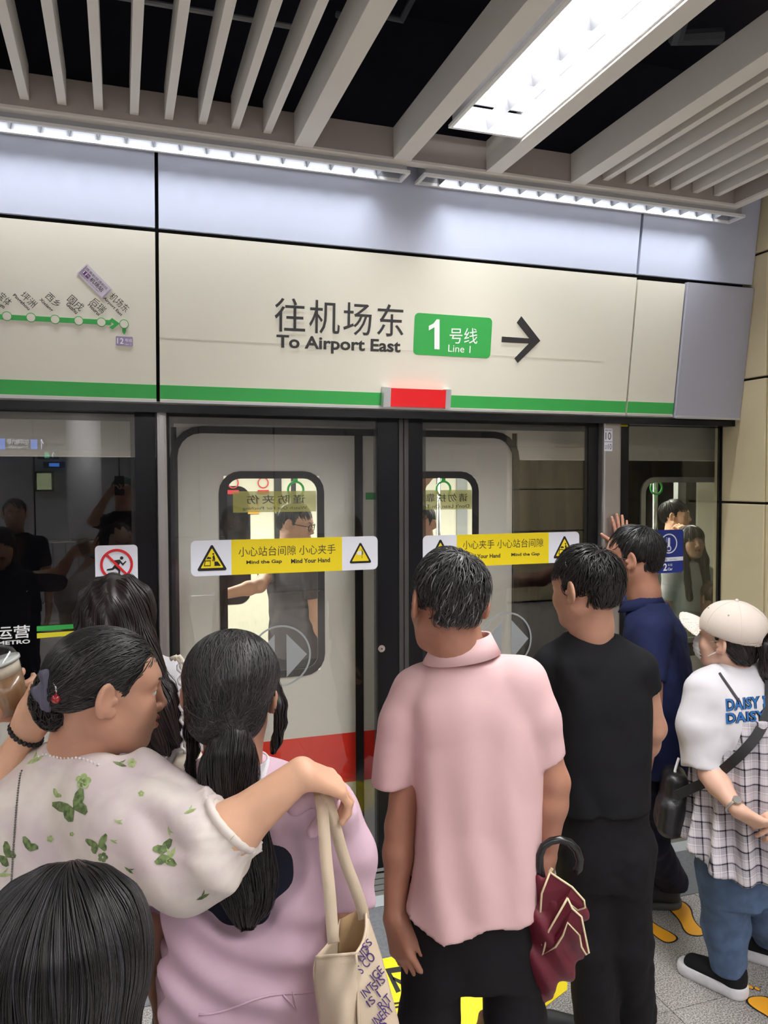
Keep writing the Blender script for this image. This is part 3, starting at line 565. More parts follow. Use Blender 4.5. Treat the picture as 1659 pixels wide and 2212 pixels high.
for a, b in ((-.2, 1.33), (1.37, 2.9)): MB().box(a, b, YI-.01, YI+.03, -.02, 2.0).build('far_door_leaf', M_inner, tr)
MB().box(1.33, 1.37, YI-.014, YI, 0, 2.0).build('far_door_seal', M_rubber, tr)
for cx in (.72, 2.15):
    Q = Plane((cx, YI-.011, 1.3)); Q.slab(rrect(.55, .95, .1), .004, 'far_door_window', M_trainblk, tr)
for x in (-.2, 2.9): MB().box(x-.1, x+.0, YI-.03, YI, 0, 2.15).build('door_pillar_trim', M_innerg, tr)
for x in (1.05, 1.6, 1.22): MB().box(x-.03, x+.03, YI-.02, YI-.012, .2, 1.95).build('inner_seam', M_rubber, tr) if x == 1.22 else None
for x, y in ((1.30, 1.1), (.1, 1.9), (3.03, .95), (3.43, 1.05), (3.2, 2.4), (2.2, 1.9)): MB().tube([(x, y, 0), (x, y, 2.18)], .017, 12).build('grab_pole', M_chrome, tr, smooth=True)
for y in (1.0, 2.2): MB().tube([(-3, y, 1.93), (5.5, y, 1.93)], .016, 10).build('grab_rail', M_chrome, tr, smooth=True)
def strap(x, y, z=1.93):
    m = MB().box(x-.012, x+.012, y-.003, y+.003, z-.13, z+.02); R_ = .045; c = (x, y, z-.17)
    m.tube([(c[0]+R_*math.cos(k*math.pi/8), y, c[2]+R_*math.sin(k*math.pi/8)) for k in range(17)], .007, 6, False); m.build('hand_strap', mat('green_strap', s2l(60, 190, 90), .4), tr)
for x in (1.86, .95, .35, 2.6, 3.4): strap(x, 1.0)
MB().box(6.95, 7, YT, YI, -.02, 2.2).box(-4.5, -4.45, YT, YI, -.02, 2.2).build('carriage_end', M_inner, tr)
# notices on the far doors, seen through the windows
for x, z, c in ((.86, 1.80, M_red), (1.10, 1.80, M_red), (1.02, 1.64, M_orange), (1.24, 1.64, M_yellow)):
    Q = Plane((x, YI-.022, z)); R1 = [(.045*math.cos(2*math.pi*k/20), .045*math.sin(2*math.pi*k/20)) for k in range(20)]; Q.ring(R1, [(a*.8, b*.8) for a, b in R1], .001, 'notice_ring', c, tr); Q.slab([(-.045, -.09), (.045, -.09), (.045, -.058), (-.045, -.058)], .001, 'notice_label', c, tr)
for x0, x1 in ((2.78, 4.3),):
    MB().box(x0, x1, .42, .86, .42, .46, .01).build('bench_seat', mat('bench_green', s2l(90, 150, 130), .35), tr); MB().box(x0, x1, .36, .42, .46, .86, .01).build('bench_back', MATS['bench_green'], tr)
m = MB().box(3.86, 3.93, 1.35, 1.40, 1.0, 2.18); m.build('interior_divider', M_innerg, tr)
MB().box(3.02, 3.10, 1.0, 1.05, 1.42, 1.50, .01).build('pole_clamp', M_whitep, tr)
# ------------------------------------------------------------ hall behind the camera (seen in the glass)
wb = thing('wall_back', (1, -9.4, 0), kind='structure')
M_hall = mat('hall_panel_white', s2l(166, 166, 170), .4)
for k in range(-6, 7): MB().box(k*1.2+.01, k*1.2+1.19, -9.42, -9.35, 0.02, 2.9, .01).build('panel', M_hall, wb)
MB().box(-8.2, 9, -9.5, -9.42, 0, 3.8).build('backing', M_gap, wb)
for nm_, x_ in (('wall_left', -8.25), ('wall_right', 9.05)):
    t = thing(nm_, (x_, -4.5, 0), kind='structure')
    for k in range(8): MB().box(x_-.03, x_+.03, -9.4+k*1.2, -9.4+k*1.2+1.18, .02, 3.0, .01).build('panel', M_beige if x_ > 0 else M_hall, t)
    MB().box(x_-.05, x_+.05, -9.5, .3, 0, 3.8).build('backing', M_hall, t) if False else MB().box(x_+(.03 if x_ > 0 else -.1), x_+(.1 if x_ > 0 else -.03), -9.5, .3, 0, 3.8).build('backing', M_hall, t)
MB().box(3.92, 9, -.32, -.25, 0, 3.5).build('side_wall', M_beige, wb)
pb = thing('pillar_far', (6, -7.3, 0), kind='structure'); MB().box(5.42, 6.8, -7.9, -7.0, 0, 3.5).build('core', M_gap, pb)
for a, b in zip(js[:-1], js[1:]): MB().box(5.4, 6.82, -7.0, -6.98, a+.008, b-.008, .006).build('panel', M_beige, pb)
pc = thing('pillar_left_far', (-.9, -8, 0), kind='structure')
MB().tube([(-.45, -8, 0), (-.45, -8, 3.5)], .22, 24).build('shaft', M_hall, pc, smooth=True)
def lit(name, label, x0, x1, y, z0, z1, col, st, cat='sign'):
    t = thing(name, ((x0+x1)/2, y, z0), label, cat); MB().box(x0, x1, y-.06, y, z0, z1, .01).build('housing', M_black, t)
    return t, Plane((0, y, 0), (-1, 0, 0))
M_bl = emis('blue_lit_panel', (.10, .28, 1.), 2.2); M_gl = emis('green_lit_panel', (.1, .8, .45), 1.2); M_wl = emis('white_lit_letters', (.8, .85, 1), 2.6)
t, pl = lit('hanging_sign', 'blue lit direction sign hanging in the hall behind', -1.40, -.80, -6.6, 2.17, 2.34, 0, 0)
pl.slab([(1.24, 2.19), (1.36, 2.19), (1.36, 2.32), (1.24, 2.32)], .002, 'blue_plate', M_bl, t); textp('往坪地六联', pl, .99, 2.25, 1.22, 2.315, M_wl, t, l=.002); textp('To Pingdi Liulian', pl, 1.0, 2.20, 1.21, 2.235, M_wl, t, l=.002)
pl.slab([(.90, 2.20), (.97, 2.20), (.97, 2.31), (.90, 2.31)], .002, 'blue_plate', M_bl, t); textp('↑', pl, .83, 2.20, .88, 2.32, M_wl, t, l=.002, bold=.02)
t, pl = lit('hanging_sign', 'small green and white lit sign hanging in the hall behind', -1.08, -.80, -8.6, 2.14, 2.26, 0, 0)
pl.slab([(.93, 2.16), (.99, 2.16), (.99, 2.24), (.93, 2.24)], .002, 'green_plate', M_gl, t); textp('↑', pl, .85, 2.16, .90, 2.24, M_wl, t, l=.002)
t, pl = lit('hanging_sign', 'small blue lit sign with arrows on the far wall behind', -1.06, -.76, -9.2, 2.03, 2.12, 0, 0)
pl.slab([(.84, 2.05), (.98, 2.05), (.98, 2.10), (.84, 2.10)], .002, 'blue_plate', M_bl, t)
t = thing('advert_screen', (-1.05, -9.2, 1.68), 'lit advertising screen on the far wall behind', 'screen'); MB().box(-1.18, -.92, -9.3, -9.2, 1.68, 1.98, .01).build('housing', M_black, t)
MB().box(-1.15, -.95, -9.2, -9.195, 1.71, 1.95).build('lit_picture', mat('lit_picture', (.5, .6, .35), .5, emit=1.2, var=.6, vscale=7), t)
for y, z in ((-7.8, 1.05), (-7.8, .7), (-7.8, .2)):
    pass
rg = thing('guard_railing', (0, -7.6, 0), 'steel guard railing around the escalator behind', 'railing')
MB().tube([(-3, -7.6, 1.05), (4, -7.6, 1.05)], .025, 10).build('top_rail', M_chrome, rg, smooth=True); MB().tube([(-3, -7.6, .25), (4, -7.6, .25)], .018, 8).build('bottom_rail', M_chrome, rg)
bm_ = MB().tube([(0, 0, .25), (0, 0, 1.05)], .008, 6); me = mesh_of('baluster', bm_.V, bm_.F, M_chrome)
for k in range(46): inst('baluster', me, (-3+k*.155, -7.6, 0), rg)
# ============================================================ SOFT-SHAPE MODELLER (signed distances on a grid, polygonised)
def nrm(v): v = np.array(v, float); return v/(np.linalg.norm(v)+1e-12)
def noise3(X, Y, Z, f, seed=0):
    r = np.random.default_rng(seed); o = 0
    for k in range(6):
        d = r.normal(size=3); d /= np.linalg.norm(d); o = o+np.sin((X*d[0]+Y*d[1]+Z*d[2])*f*(.7+.6*r.random())+r.random()*6.28)
    return o/6*1.6
class Sdf:
    def __init__(s, h=.006, k=.02): s.h = h; s.k = k; s.ops = []; s.post = []
    def _add(s, fn, lo, hi, k=None, mode='u'): s.ops.append((fn, np.array(lo, float), np.array(hi, float), s.k if k is None else k, mode)); return s
    def cone(s, a, b, ra, rb=None, k=None, flat=None, mode='u'):
        """tapered capsule; flat=(axis, factor) squeezes it across axis"""
        a = np.array(a, float); b = np.array(b, float); rb = ra if rb is None else rb; R = max(ra, rb)
        if flat is not None: ax = nrm(flat[0]); fc = flat[1]; R *= max(1, 1/fc)*1.02
        d = b-a; L2 = max(float(d@d), 1e-12)
        def f(X, Y, Z):
            px, py, pz = X-a[0], Y-a[1], Z-a[2]; t = np.clip((px*d[0]+py*d[1]+pz*d[2])/L2, 0, 1)
            px = px-t*d[0]; py = py-t*d[1]; pz = pz-t*d[2]
            if flat is not None:
                q = px*ax[0]+py*ax[1]+pz*ax[2]; e = q*(fc-1); px = px+e*ax[0]; py = py+e*ax[1]; pz = pz+e*ax[2]
            D = np.sqrt(px*px+py*py+pz*pz)-(ra+(rb-ra)*t)
            return D/(fc if flat is not None and fc > 1 else 1)
        return s._add(f, np.minimum(a, b)-R, np.maximum(a, b)+R, k, mode)
    def chain(s, P, r, k=None, **kw):
        for i in range(len(P)-1): s.cone(P[i], P[i+1], r[i], r[i+1], k, **kw)
        return s
    def ell(s, c, r, R=None, k=None, mode='u'):
        c = np.array(c, float); r = np.array(r, float); R = np.eye(3) if R is None else np.array(R); m = r.max()
        def f(X, Y, Z):
            x, y, z = X-c[0], Y-c[1], Z-c[2]
            u = (x*R[0, 0]+y*R[1, 0]+z*R[2, 0]); v = (x*R[0, 1]+y*R[1, 1]+z*R[2, 1]); w = (x*R[0, 2]+y*R[1, 2]+z*R[2, 2])
            k0 = np.sqrt((u/r[0])**2+(v/r[1])**2+(w/r[2])**2); k1 = np.sqrt((u/r[0]**2)**2+(v/r[1]**2)**2+(w/r[2]**2)**2)
            return k0*(k0-1)/np.maximum(k1, 1e-6)
        return s._add(f, c-m, c+m, k, mode)
    def loft(s, L, ax, k=None, mode='u', p=2.3):
        """L: levels (z, cx, cy, half-width, half-depth[, sideways lean]); ax = horizontal unit vector of the width"""
        L = sorted(L); L = np.array(L, float); z = L[:, 0]; ax = nrm(ax); ay = np.array([-ax[1], ax[0], 0]); m = L[:, 3:5].max()
        zz = np.linspace(z[0], z[-1], 64)
        def sm(v):
            q = np.interp(zz, z, v); n = 5; q2 = np.convolve(np.pad(q, n, mode='edge'), np.ones(2*n+1)/(2*n+1), 'valid'); return q2
        S = [sm(L[:, i]) for i in range(1, 5)]
        def f(X, Y, Z):
            cx, cy, w, d = (np.interp(Z, zz, q) for q in S)
            x, y = X-cx, Y-cy; u = np.abs(x*ax[0]+y*ax[1])/w; v = np.abs(x*ay[0]+y*ay[1])/d
            q = (u**p+v**p)**(1/p); D = (q-1)*np.minimum(w, d)*.9
            return np.maximum(D, np.maximum(z[0]-Z, Z-z[-1]))
        return s._add(f, [L[:, 1].min()-m, L[:, 2].min()-m, z[0]], [L[:, 1].max()+m, L[:, 2].max()+m, z[-1]], k, mode)
    def box(s, c, hs, R=None, r=.005, k=None, mode='u'):
        c = np.array(c, float); hs = np.array(hs, float); R = np.eye(3) if R is None else np.array(R); m = np.linalg.norm(hs)
        def f(X, Y, Z):
            x, y, z = X-c[0], Y-c[1], Z-c[2]
            q = [np.abs(x*R[0, i]+y*R[1, i]+z*R[2, i])-hs[i]+r for i in range(3)]
            return np.sqrt(sum(np.maximum(a, 0)**2 for a in q))+np.minimum(np.maximum(np.maximum(q[0], q[1]), q[2]), 0)-r
        return s._add(f, c-m, c+m, k, mode)
    def cut(s, p, n, k=.0): s.post.append(('c', np.array(p, float), nrm(n), k)); return s
    def disp(s, fn): s.post.append(('d', fn)); return s
    def run(s):
        adds = [o for o in s.ops if o[4] == 'u']; lo = np.min([o[1] for o in adds], 0)-3*s.h-.006; hi = np.max([o[2] for o in adds], 0)+3*s.h+.006
        n = np.ceil((hi-lo)/s.h).astype(int)+1; ax = [(lo[i]+s.h*np.arange(n[i])).astype(np.float32) for i in range(3)]
        D = np.full(n, 1., np.float32)
        for fn, l, h, k, mode in s.ops:
            mg = k+2*s.h+.012; a = np.clip(np.floor((l-mg-lo)/s.h).astype(int), 0, n); b = np.clip(np.ceil((h+mg-lo)/s.h).astype(int)+1, 0, n)
            if (b <= a).any(): continue
            sl = tuple(slice(a[i], b[i]) for i in range(3)); X = ax[0][sl[0]][:, None, None]; Y = ax[1][sl[1]][None, :, None]; Z = ax[2][sl[2]][None, None, :]
            q = fn(X, Y, Z).astype(np.float32); d = D[sl]
            if mode == 's': q = -q; hh = np.maximum(k-np.abs(d-q), 0)/max(k, 1e-6); D[sl] = np.maximum(d, q)+hh*hh*k/4
            else: hh = np.maximum(k-np.abs(d-q), 0)/max(k, 1e-6); D[sl] = np.minimum(d, q)-hh*hh*k/4
        X, Y, Z = ax[0][:, None, None], ax[1][None, :, None], ax[2][None, None, :]
        for o in sorted(s.post, key=lambda o: o[0] != 'd'):
            if o[0] == 'f': D = np.maximum(D, o[1](X, Y, Z).astype(np.float32))
            elif o[0] == 'd':
                I = np.nonzero(np.abs(D) < .05); D[I] += o[1](ax[0][I[0]], ax[1][I[1]], ax[2][I[2]]).astype(np.float32)
            else:
                q = ((X-o[1][0])*o[2][0]+(Y-o[1][1])*o[2][1]+(Z-o[1][2])*o[2][2]); D = np.maximum(D, q)
        D[0] = D[-1] = 1; D[:, 0] = D[:, -1] = 1; D[:, :, 0] = D[:, :, -1] = 1
        s.D, s.lo, s.n = D, lo, n; return s
    def mesh(s):
        if not hasattr(s, 'D'): s.run()
        D = s.D; I = D < 0; nx, ny, nz = D.shape
        c = np.zeros((nx-1, ny-1, nz-1), np.int8)
        for i in (0, 1):
            for j in (0, 1):
                for k in (0, 1): c += I[i:nx-1+i, j:ny-1+j, k:nz-1+k]
        act = (c > 0) & (c < 8); ix = np.argwhere(act); idm = np.full(act.shape, -1, np.int32); idm[act] = np.arange(len(ix))
        P = np.zeros((len(ix), 3)); W = np.zeros(len(ix))
        cor = [(i, j, k) for i in (0, 1) for j in (0, 1) for k in (0, 1)]; vals = {q: D[ix[:, 0]+q[0], ix[:, 1]+q[1], ix[:, 2]+q[2]] for q in cor}
        for a in cor:
            for axi in range(3):
                if a[axi]: continue
                b = list(a); b[axi] = 1; b = tuple(b); va, vb = vals[a], vals[b]; m = (va < 0) != (vb < 0)
                t = np.where(m, va/np.where(m, va-vb, 1), 0); q = np.array(a, float)[None]+0*P; q[:, axi] = t
                P += q*m[:, None]; W += m
        V = (ix+P/W[:, None])*s.h+s.lo; F = []
        for axi in range(3):
            o = [0, 1, 2]; o.remove(axi); sa = [slice(1, -1)]*3; sb = [slice(1, -1)]*3; sa[axi] = slice(0, -1); sb[axi] = slice(1, None)
            A, B = I[tuple(sa)], I[tuple(sb)]; E = np.argwhere(A != B)
            if not len(E): continue
            fl = A[tuple(E.T)]; E = E+np.array([0 if i == axi else 1 for i in range(3)])
            def g(u, v): q = E.copy(); q[:, o[0]] -= u; q[:, o[1]] -= v; return idm[q[:, 0], q[:, 1], q[:, 2]]
            Q = np.stack([g(0, 0), g(1, 0), g(1, 1), g(0, 1)], 1)
            if axi == 1: fl = ~fl
            Q[~fl] = Q[~fl][:, ::-1]; F.append(Q)
        F = np.concatenate(F); F = F[(F >= 0).all(1)]
        return V, F[:, ::-1] if False else F
    def sample(s, P):
        q = (P-s.lo)/s.h; i = np.clip(np.floor(q).astype(int), 0, s.n-2); f = q-i; r = 0
        for a in (0, 1):
            for b in (0, 1):
                for c in (0, 1): r = r+s.D[i[:, 0]+a, i[:, 1]+b, i[:, 2]+c]*(f[:, 0] if a else 1-f[:, 0])*(f[:, 1] if b else 1-f[:, 1])*(f[:, 2] if c else 1-f[:, 2])
        return r
    def grad(s, P):
        e = s.h; g = np.stack([s.sample(P+np.eye(3)[i]*e)-s.sample(P-np.eye(3)[i]*e) for i in range(3)], 1); return g/(np.linalg.norm(g, axis=1)[:, None]+1e-9)
def xf(V, R, t): return V@np.array(R).T+np.array(t)
def strands(S, roots, flow, n=14, step=.012, r=.0009, lift=(0., .004), grav=0., seed=1, taper=True, wob=.25, width=None):
    """hair locks traced along the surface of the hair volume S, following flow(P) -> direction"""
    g = np.random.default_rng(seed); P = roots.copy(); N = len(P); off = lift[0]+(lift[1]-lift[0])*g.random(N); pts = [P.copy()]
    J = g.normal(size=(N, 3))*wob
    for k in range(n-1):
        G = S.grad(P); d = flow(P)+J*.35+g.normal(size=(N, 3))*wob*.25; d = d-G*np.sum(G*d, 1)[:, None]; d /= np.linalg.norm(d, axis=1)[:, None]+1e-9
        P = P+d*step; v = np.clip(S.sample(P), -.02, .02); P = P-S.grad(P)*(v-off*(.4+.6*math.sin(math.pi*min(1, (k+1)/(n*.8))*.5)))[:, None]; pts.append(P.copy())
    A = np.stack(pts, 1); T = np.gradient(A, axis=1); T /= np.linalg.norm(T, axis=2)[..., None]+1e-9
    G = np.stack([S.grad(A[:, i]) for i in range(n)], 1); B = np.cross(T, G); B /= np.linalg.norm(B, axis=2)[..., None]+1e-9; U = np.cross(B, T)
    rr = r*(.6+.8*g.random(N))[:, None]*np.ones(n)[None]
    if taper: rr = rr*np.interp(np.linspace(0, 1, n), [0, .15, .7, 1], [.5, 1, .9, .12])[None]
    w = (width or 2.0)
    V = np.stack([A+B*(rr*w)[..., None], A+U*rr[..., None], A-B*(rr*w)[..., None]], 2).reshape(-1, 3)
    b = (np.arange(N)*n*3)[:, None]+(np.arange(n-1)*3)[None]; b = b.ravel()
    F = np.concatenate([np.stack([b+i, b+j, b+3+j, b+3+i], 1) for i, j in ((0, 1), (1, 2), (2, 0))]); return V, F
def surf_points(V, F, n, mask=None, seed=2):
    g = np.random.default_rng(seed); c = V[F].mean(1); a = np.linalg.norm(np.cross(V[F[:, 2]]-V[F[:, 0]], V[F[:, 3]]-V[F[:, 1]]), axis=1)
    if mask is not None: a = a*mask(c)
    p = a/a.sum(); i = g.choice(len(F), n, p=p); w = g.random((n, 2)); q = V[F[i]]
    return q[:, 0]*((1-w[:, 0])*(1-w[:, 1]))[:, None]+q[:, 1]*(w[:, 0]*(1-w[:, 1]))[:, None]+q[:, 2]*(w[:, 0]*w[:, 1])[:, None]+q[:, 3]*((1-w[:, 0])*w[:, 1])[:, None]
def join(parts):
    V = []; F = []; k = 0
    for v, f in parts: V.append(v); F.append(f+k); k += len(v)
    return np.concatenate(V), np.concatenate(F)
def sobj(name, S, m, parent, **t):
    V, F = S.mesh(); return obj(name, V, F, m, parent, True, **t)
# ------------------------------------------------------------ materials for people
def skin_m(name, rgb, lipc=(176, 92, 86)):
    m = mat(name, s2l(*rgb), .48, bump=.05, bscale=260, sss=.12, spec=.4, var=.10, vscale=14); nt = m.node_tree; b = nt.nodes['Principled BSDF']
    src = b.inputs['Base Color'].links[0].from_socket; at_ = nt.nodes.new('ShaderNodeAttribute'); at_.attribute_name = 'lip'; mx = nt.nodes.new('ShaderNodeMix'); mx.data_type = 'RGBA'
    nt.links.new(at_.outputs['Fac'], mx.inputs[0]); nt.links.new(src, mx.inputs[6]); mx.inputs[7].default_value = (*s2l(*lipc), 1); nt.links.new(mx.outputs[2], b.inputs['Base Color']); return m
SK_tan = skin_m('skin_tan', (196, 148, 124)); SK_fair = skin_m('skin_fair', (222, 180, 158)); SK_brown = skin_m('skin_brown', (176, 126, 104)); SK_light = skin_m('skin_light', (226, 178, 148))
def hair_m(name, rgb, rough=.34): return mat(name, s2l(*rgb), rough, spec=.6)
H_black = hair_m('hair_black', (24, 22, 23)); H_grey = hair_m('hair_greying', (44, 43, 44), .4); H_brown = hair_m('hair_dark_brown', (38, 28, 27)); H_pale = hair_m('hair_grey_wisps', (120, 118, 118), .4); H_ltbrown = hair_m('hair_brown', (90, 66, 46), .5)
M_eye = mat('eye_white', (.75, .73, .70), .15, coat=.6); M_iris = mat('iris_dark', (.012, .007, .005), .1, coat=.8); M_lip = mat('lip', s2l(186, 96, 88), .4, spec=.4)
def cloth_m(name, rgb, rough=.85, b=.12, sc=700, **k): return mat(name, s2l(*rgb), rough, spec=.2, bump=b, bscale=sc, **k)
def frame(phi, pitch=0., roll=0.):
    """columns: right-hand side, facing, up. phi: degrees clockwise from +Y; pitch up +; roll: lean to own right +"""
    a = Matrix.Rotation(-math.radians(phi), 3, 'Z') @ Matrix.Rotation(math.radians(pitch), 3, 'X') @ Matrix.Rotation(math.radians(roll), 3, 'Y'); return np.array(a)
def head(par, c, phi, pitch, roll, skin, s=1., neck=None, nr=(.052, .056), brow=H_black, female=False, mouth='closed', h=.0028, ears=True, smile=0., eyes=True, narrow=1.):
    """c = centre of the head in the world (level with the brow); neck = world point at the base of the neck"""
    R = frame(phi, pitch, roll); S = Sdf(h, .014); q = s
    def L(P): return (np.array(P)*q)
    S.ell(L((0, -.014, .036)), L((.074*narrow, .094, .078)), k=.03)
    S.ell(L((0, .022, -.022)), L((.062*narrow, .066, .078)), k=.03)
    S.ell(L((0, .032, .050)), L((.059*narrow, .050, .047)), k=.03)
    S.ell(L((0, .040, -.062)), L((.046*narrow, .046, .050)), k=.03)
    S.ell(L((0, .070, -.096)), L((.020, .018, .017)), k=.026)
    for e in (-1, 1):
        S.ell(L((e*.036, .056, -.024)), L((.024, .024, .026)), k=.03)
        S.cone(L((e*.050, -.004, -.050)), L((e*.030, .048, -.088)), .017*q, .015*q, k=.03)
        S.cone(L((e*.010, .0815, .030)), L((e*.046, .064, .030)), .0105*q, .0095*q, k=.024)
        S.ell(L((e*.034, .100, .006)), L((.019, .018, .011)), k=.012, mode='s')
        if eyes:
            S.ell(L((e*.032, .0730, .008)), L((.0155, .0150, .0125)), k=.005)
            S.ell(L((e*.0365, .0870, .0062)), L((.0155, .0165, .0040)), k=.002, mode='s')
        S.ell(L((e*.0125, .098, -.029)), L((.0085, .0100, .0078)), k=.006); S.ell(L((e*.0065, .104, -.037)), L((.0038, .0055, .005)), k=.002, mode='s')
        if ears:
            Re = np.array(Matrix.Rotation(e*math.radians(26), 3, 'Z') @ Matrix.Rotation(math.radians(-8), 3, 'X'))
            S.ell(L((e*.083*narrow, -.018, .002)), L((.0080, .0195, .033)), Re, k=.008)
            S.ell(L((e*.091*narrow, -.013, .006)), L((.0065, .0115, .020)), Re, k=.006, mode='s')
            S.ell(L((e*.077*narrow, -.004, -.022)), L((.007, .010, .011)), Re, k=.006)
            S.ell(L((e*.079*narrow, .001, .0)), L((.006, .005, .008)), Re, k=.004)
    S.cone(L((0, .084, .026)), L((0, .096, .0)), .0065*q, .0072*q, k=.014).cone(L((0, .096, .0)), L((0, .1075, -.023)), .0072*q, .0100*q, k=.008)
    S.ell(L((0, .082, -.055)), L((.026, .014, .022)), k=.014)
    S.cone(L((-.021, .083, -.053+smile*.006)), L((0, .0985, -.0520)), .0035*q, .0062*q, k=.004).cone(L((.021, .083, -.053+smile*.006)), L((0, .0985, -.0520)), .0035*q, .0062*q, k=.004)
    S.cone(L((-.017, .083, -.0625)), L((0, .0970, -.0655)), .004*q, .0072*q, k=.004).cone(L((.017, .083, -.0625)), L((0, .0970, -.0655)), .004*q, .0072*q, k=.004)
    op = .0028 if mouth == 'open' else .0012
    S.cone(L((-.022, .088, -.0575+smile*.006)), L((0, .104, -.059)), op*q, op*1.2*q, k=.003, mode='s').cone(L((.022, .088, -.0575+smile*.006)), L((0, .104, -.059)), op*q, op*1.2*q, k=.003, mode='s')
    if neck is not None:
        nb = (np.array(neck)-np.array(c))@R
        S.cone(L((0, -.030, -.045)), nb*.5+L((0, -.03, -.045))*.5, nr[0]*q*.98, nr[0]*q, k=.03); S.cone(nb*.5+L((0, -.03, -.045))*.5, nb, nr[0]*q, nr[1]*q, k=.03)
    V, F = S.mesh(); c3 = V/q
    lw = (.0120 if female else .0095)*(1-(np.abs(c3[:, 0])/.026)**2); lip = np.clip((lw-np.abs(c3[:, 2]+.059-smile*.006*np.abs(c3[:, 0])/.02))/.0025, 0, 1)*np.clip((.0235-np.abs(c3[:, 0]))/.003, 0, 1)*np.clip((c3[:, 1]-.080)/.003, 0, 1)*(.9 if female else .6)
    b = obj('head', xf(V, R, c), F, skin, par, True); b.data.attributes.new('lip', 'FLOAT', 'POINT').data.foreach_set('value', lip.astype(np.float32))
    for e in (-1, 1):
        if eyes:
            w = xf(np.array([L((e*.032, .0735, .0066))]), R, c)[0]; MB().ball(w, .0128*q, 14, 10).build('eye', M_eye, b, True)
            w = xf(np.array([L((e*.0325, .0810, .0066))]), R, c)[0]; MB().ball(w, .0062*q, 10, 8).build('iris', M_iris, b, True)
        P = [xf(np.array([L((e*x, y, z))]), R, c)[0] for x, y, z in ((.011, .0965, .026), (.023, .0945, .031), (.036, .0870, .0335), (.048, .0765, .029))]
        MB().tube(P, [.0016*q, .0024*q, .0020*q, .0008*q], 6).build('eyebrow', brow, b, True)
    return b, R
def hair(par, c, R, s, shape, m, n=1500, mask=None, flow=None, name='hair', extra=None, h=.0045, r=.0008, nseg=14, step=.012, lift=(0, .004), wob=.25, m2=None, seed=3, width=None, rootbias=None):
    """shape(S, L) adds the volume in head coordinates; locks are traced over it"""
    S = Sdf(h, .02); q = s; shape(S, lambda P: np.array(P, float)*q); V, F = S.mesh()
    def mk(P): return mask(P/q) if mask else np.ones(len(P))
    parts = [(V, F)]
    if n:
        rt = surf_points(V, F, n, mk, seed); v2, f2 = strands(S, rt, lambda P: flow(P/q), nseg, step, r, lift, seed=seed, wob=wob, width=width); parts.append((v2, f2))
    V2, F2 = join(parts); mi = None
    if m2 is not None and n:
        k = np.random.default_rng(9).random(n) < .12; per = (nseg-1); mi = np.zeros(len(F2), int); base = len(F)
        for t in range(3): mi[base+t*n*per: base+(t+1)*n*per] = np.repeat(k, per)
    o = obj(name, xf(V2, R, c), F2, [m, m2] if m2 is not None else m, par, True, mi=mi); return o
def cap_shape(top=.0, full=1., low=-.035, front=.065, side=.012, h=.012):
    """short hair volume: a shell over the cranium cut back from the face"""
    def f(S, L):
        S.ell(L((0, -.018, .042+top)), L((.081*full, .101*full, .084*full)), k=.02)
        S.ell(L((0, -.060, -.014)), L((.056*full, .040*full, .046)), k=.03)
        for e in (-1, 1): S.box(L((e*.105, -.03, -.055)), L((.045, .12, .06)), np.array(Matrix.Rotation(e*math.radians(-14), 3, 'Y')), r=.01, k=.02, mode='s')
        S.box(L((0, .12, -.058)), L((.15, .10, .10)), r=.02, k=.02, mode='s')      # face opening
        S.box(L((0, -.02, -.146)), L((.2, .2, .10)), r=.02, k=.02, mode='s')       # nape
        for e in (-1, 1): S.ell(L((e*.092, -.008, -.016)), L((.026, .034, .050)), k=.012, mode='s')   # around the ears
        S.disp(lambda X, Y, Z: noise3(X, Y, Z, 60, 4)*.004)
    return f
# ------------------------------------------------------------ hands and arms
def hand(S, w, f, n, side, s=1., curl=20, spread=6, thumb=(38, 25), curls=None, k=.006):
    """w wrist, f finger direction, n back-of-hand normal, side=+1: the thumb lies towards f x n"""
    f = nrm(f); n = np.array(n, float); n = nrm(n-f*np.dot(n, f)); x = np.cross(f, n)*side; q = s
    def P(a, b, c): return np.array(w)+(x*a+f*b+n*c)*q
    for i, a in enumerate((.030, .010, -.010, -.028)):
        S.cone(P(a*.55, .008, 0), P(a, .082-(.004 if i == 0 else 0)-(.008 if i == 3 else 0), 0), .0155*q, .0105*q, k=.016)
    S.cone(P(.018, .012, -.006), P(.030, .045, -.008), .014*q, .011*q, k=.014)
    Ln = ((.040, .024, .019), (.044, .027, .020), (.040, .026, .020), (.031, .020, .018)); rd = (.0088, .0090, .0086, .0076)
    for i, a in enumerate((.030, .010, -.010, -.028)):
        p = P(a, .080-(.004 if i == 0 else 0)-(.008 if i == 3 else 0), 0); ang = 0; sp = math.radians((spread*(1.5-i))); dd = nrm(f*math.cos(sp)+x*math.sin(sp)); c = curls[i] if curls else curl
        for j, l in enumerate(Ln[i]):
            ang += math.radians(c*(.8, 1.1, .8)[j]); d = dd*math.cos(ang)-n*math.sin(ang); p2 = p+d*l*q; S.cone(p, p2, rd[i]*q*(1-.08*j), rd[i]*q*(.93-.08*j), k=k if j == 0 else .003); p = p2
    a0, a1 = thumb; p = P(.020, .018, -.006); t = math.radians(a0); d = nrm(f*math.cos(t)+x*math.sin(t)-n*.25); p2 = p+d*.042*q; S.cone(p, p2, .0135*q, .0105*q, k=.012)
    t2 = math.radians(a0-a1*.5); d = nrm(f*math.cos(t2)+x*math.sin(t2)-n*.3); p3 = p2+d*.030*q; S.cone(p2, p3, .0100*q, .0092*q, k=.004)
    t3 = math.radians(a0-a1); d = nrm(f*math.cos(t3)+x*math.sin(t3)-n*.35); S.cone(p3, p3+d*.024*q, .0092*q, .0075*q, k=.003)
    return S
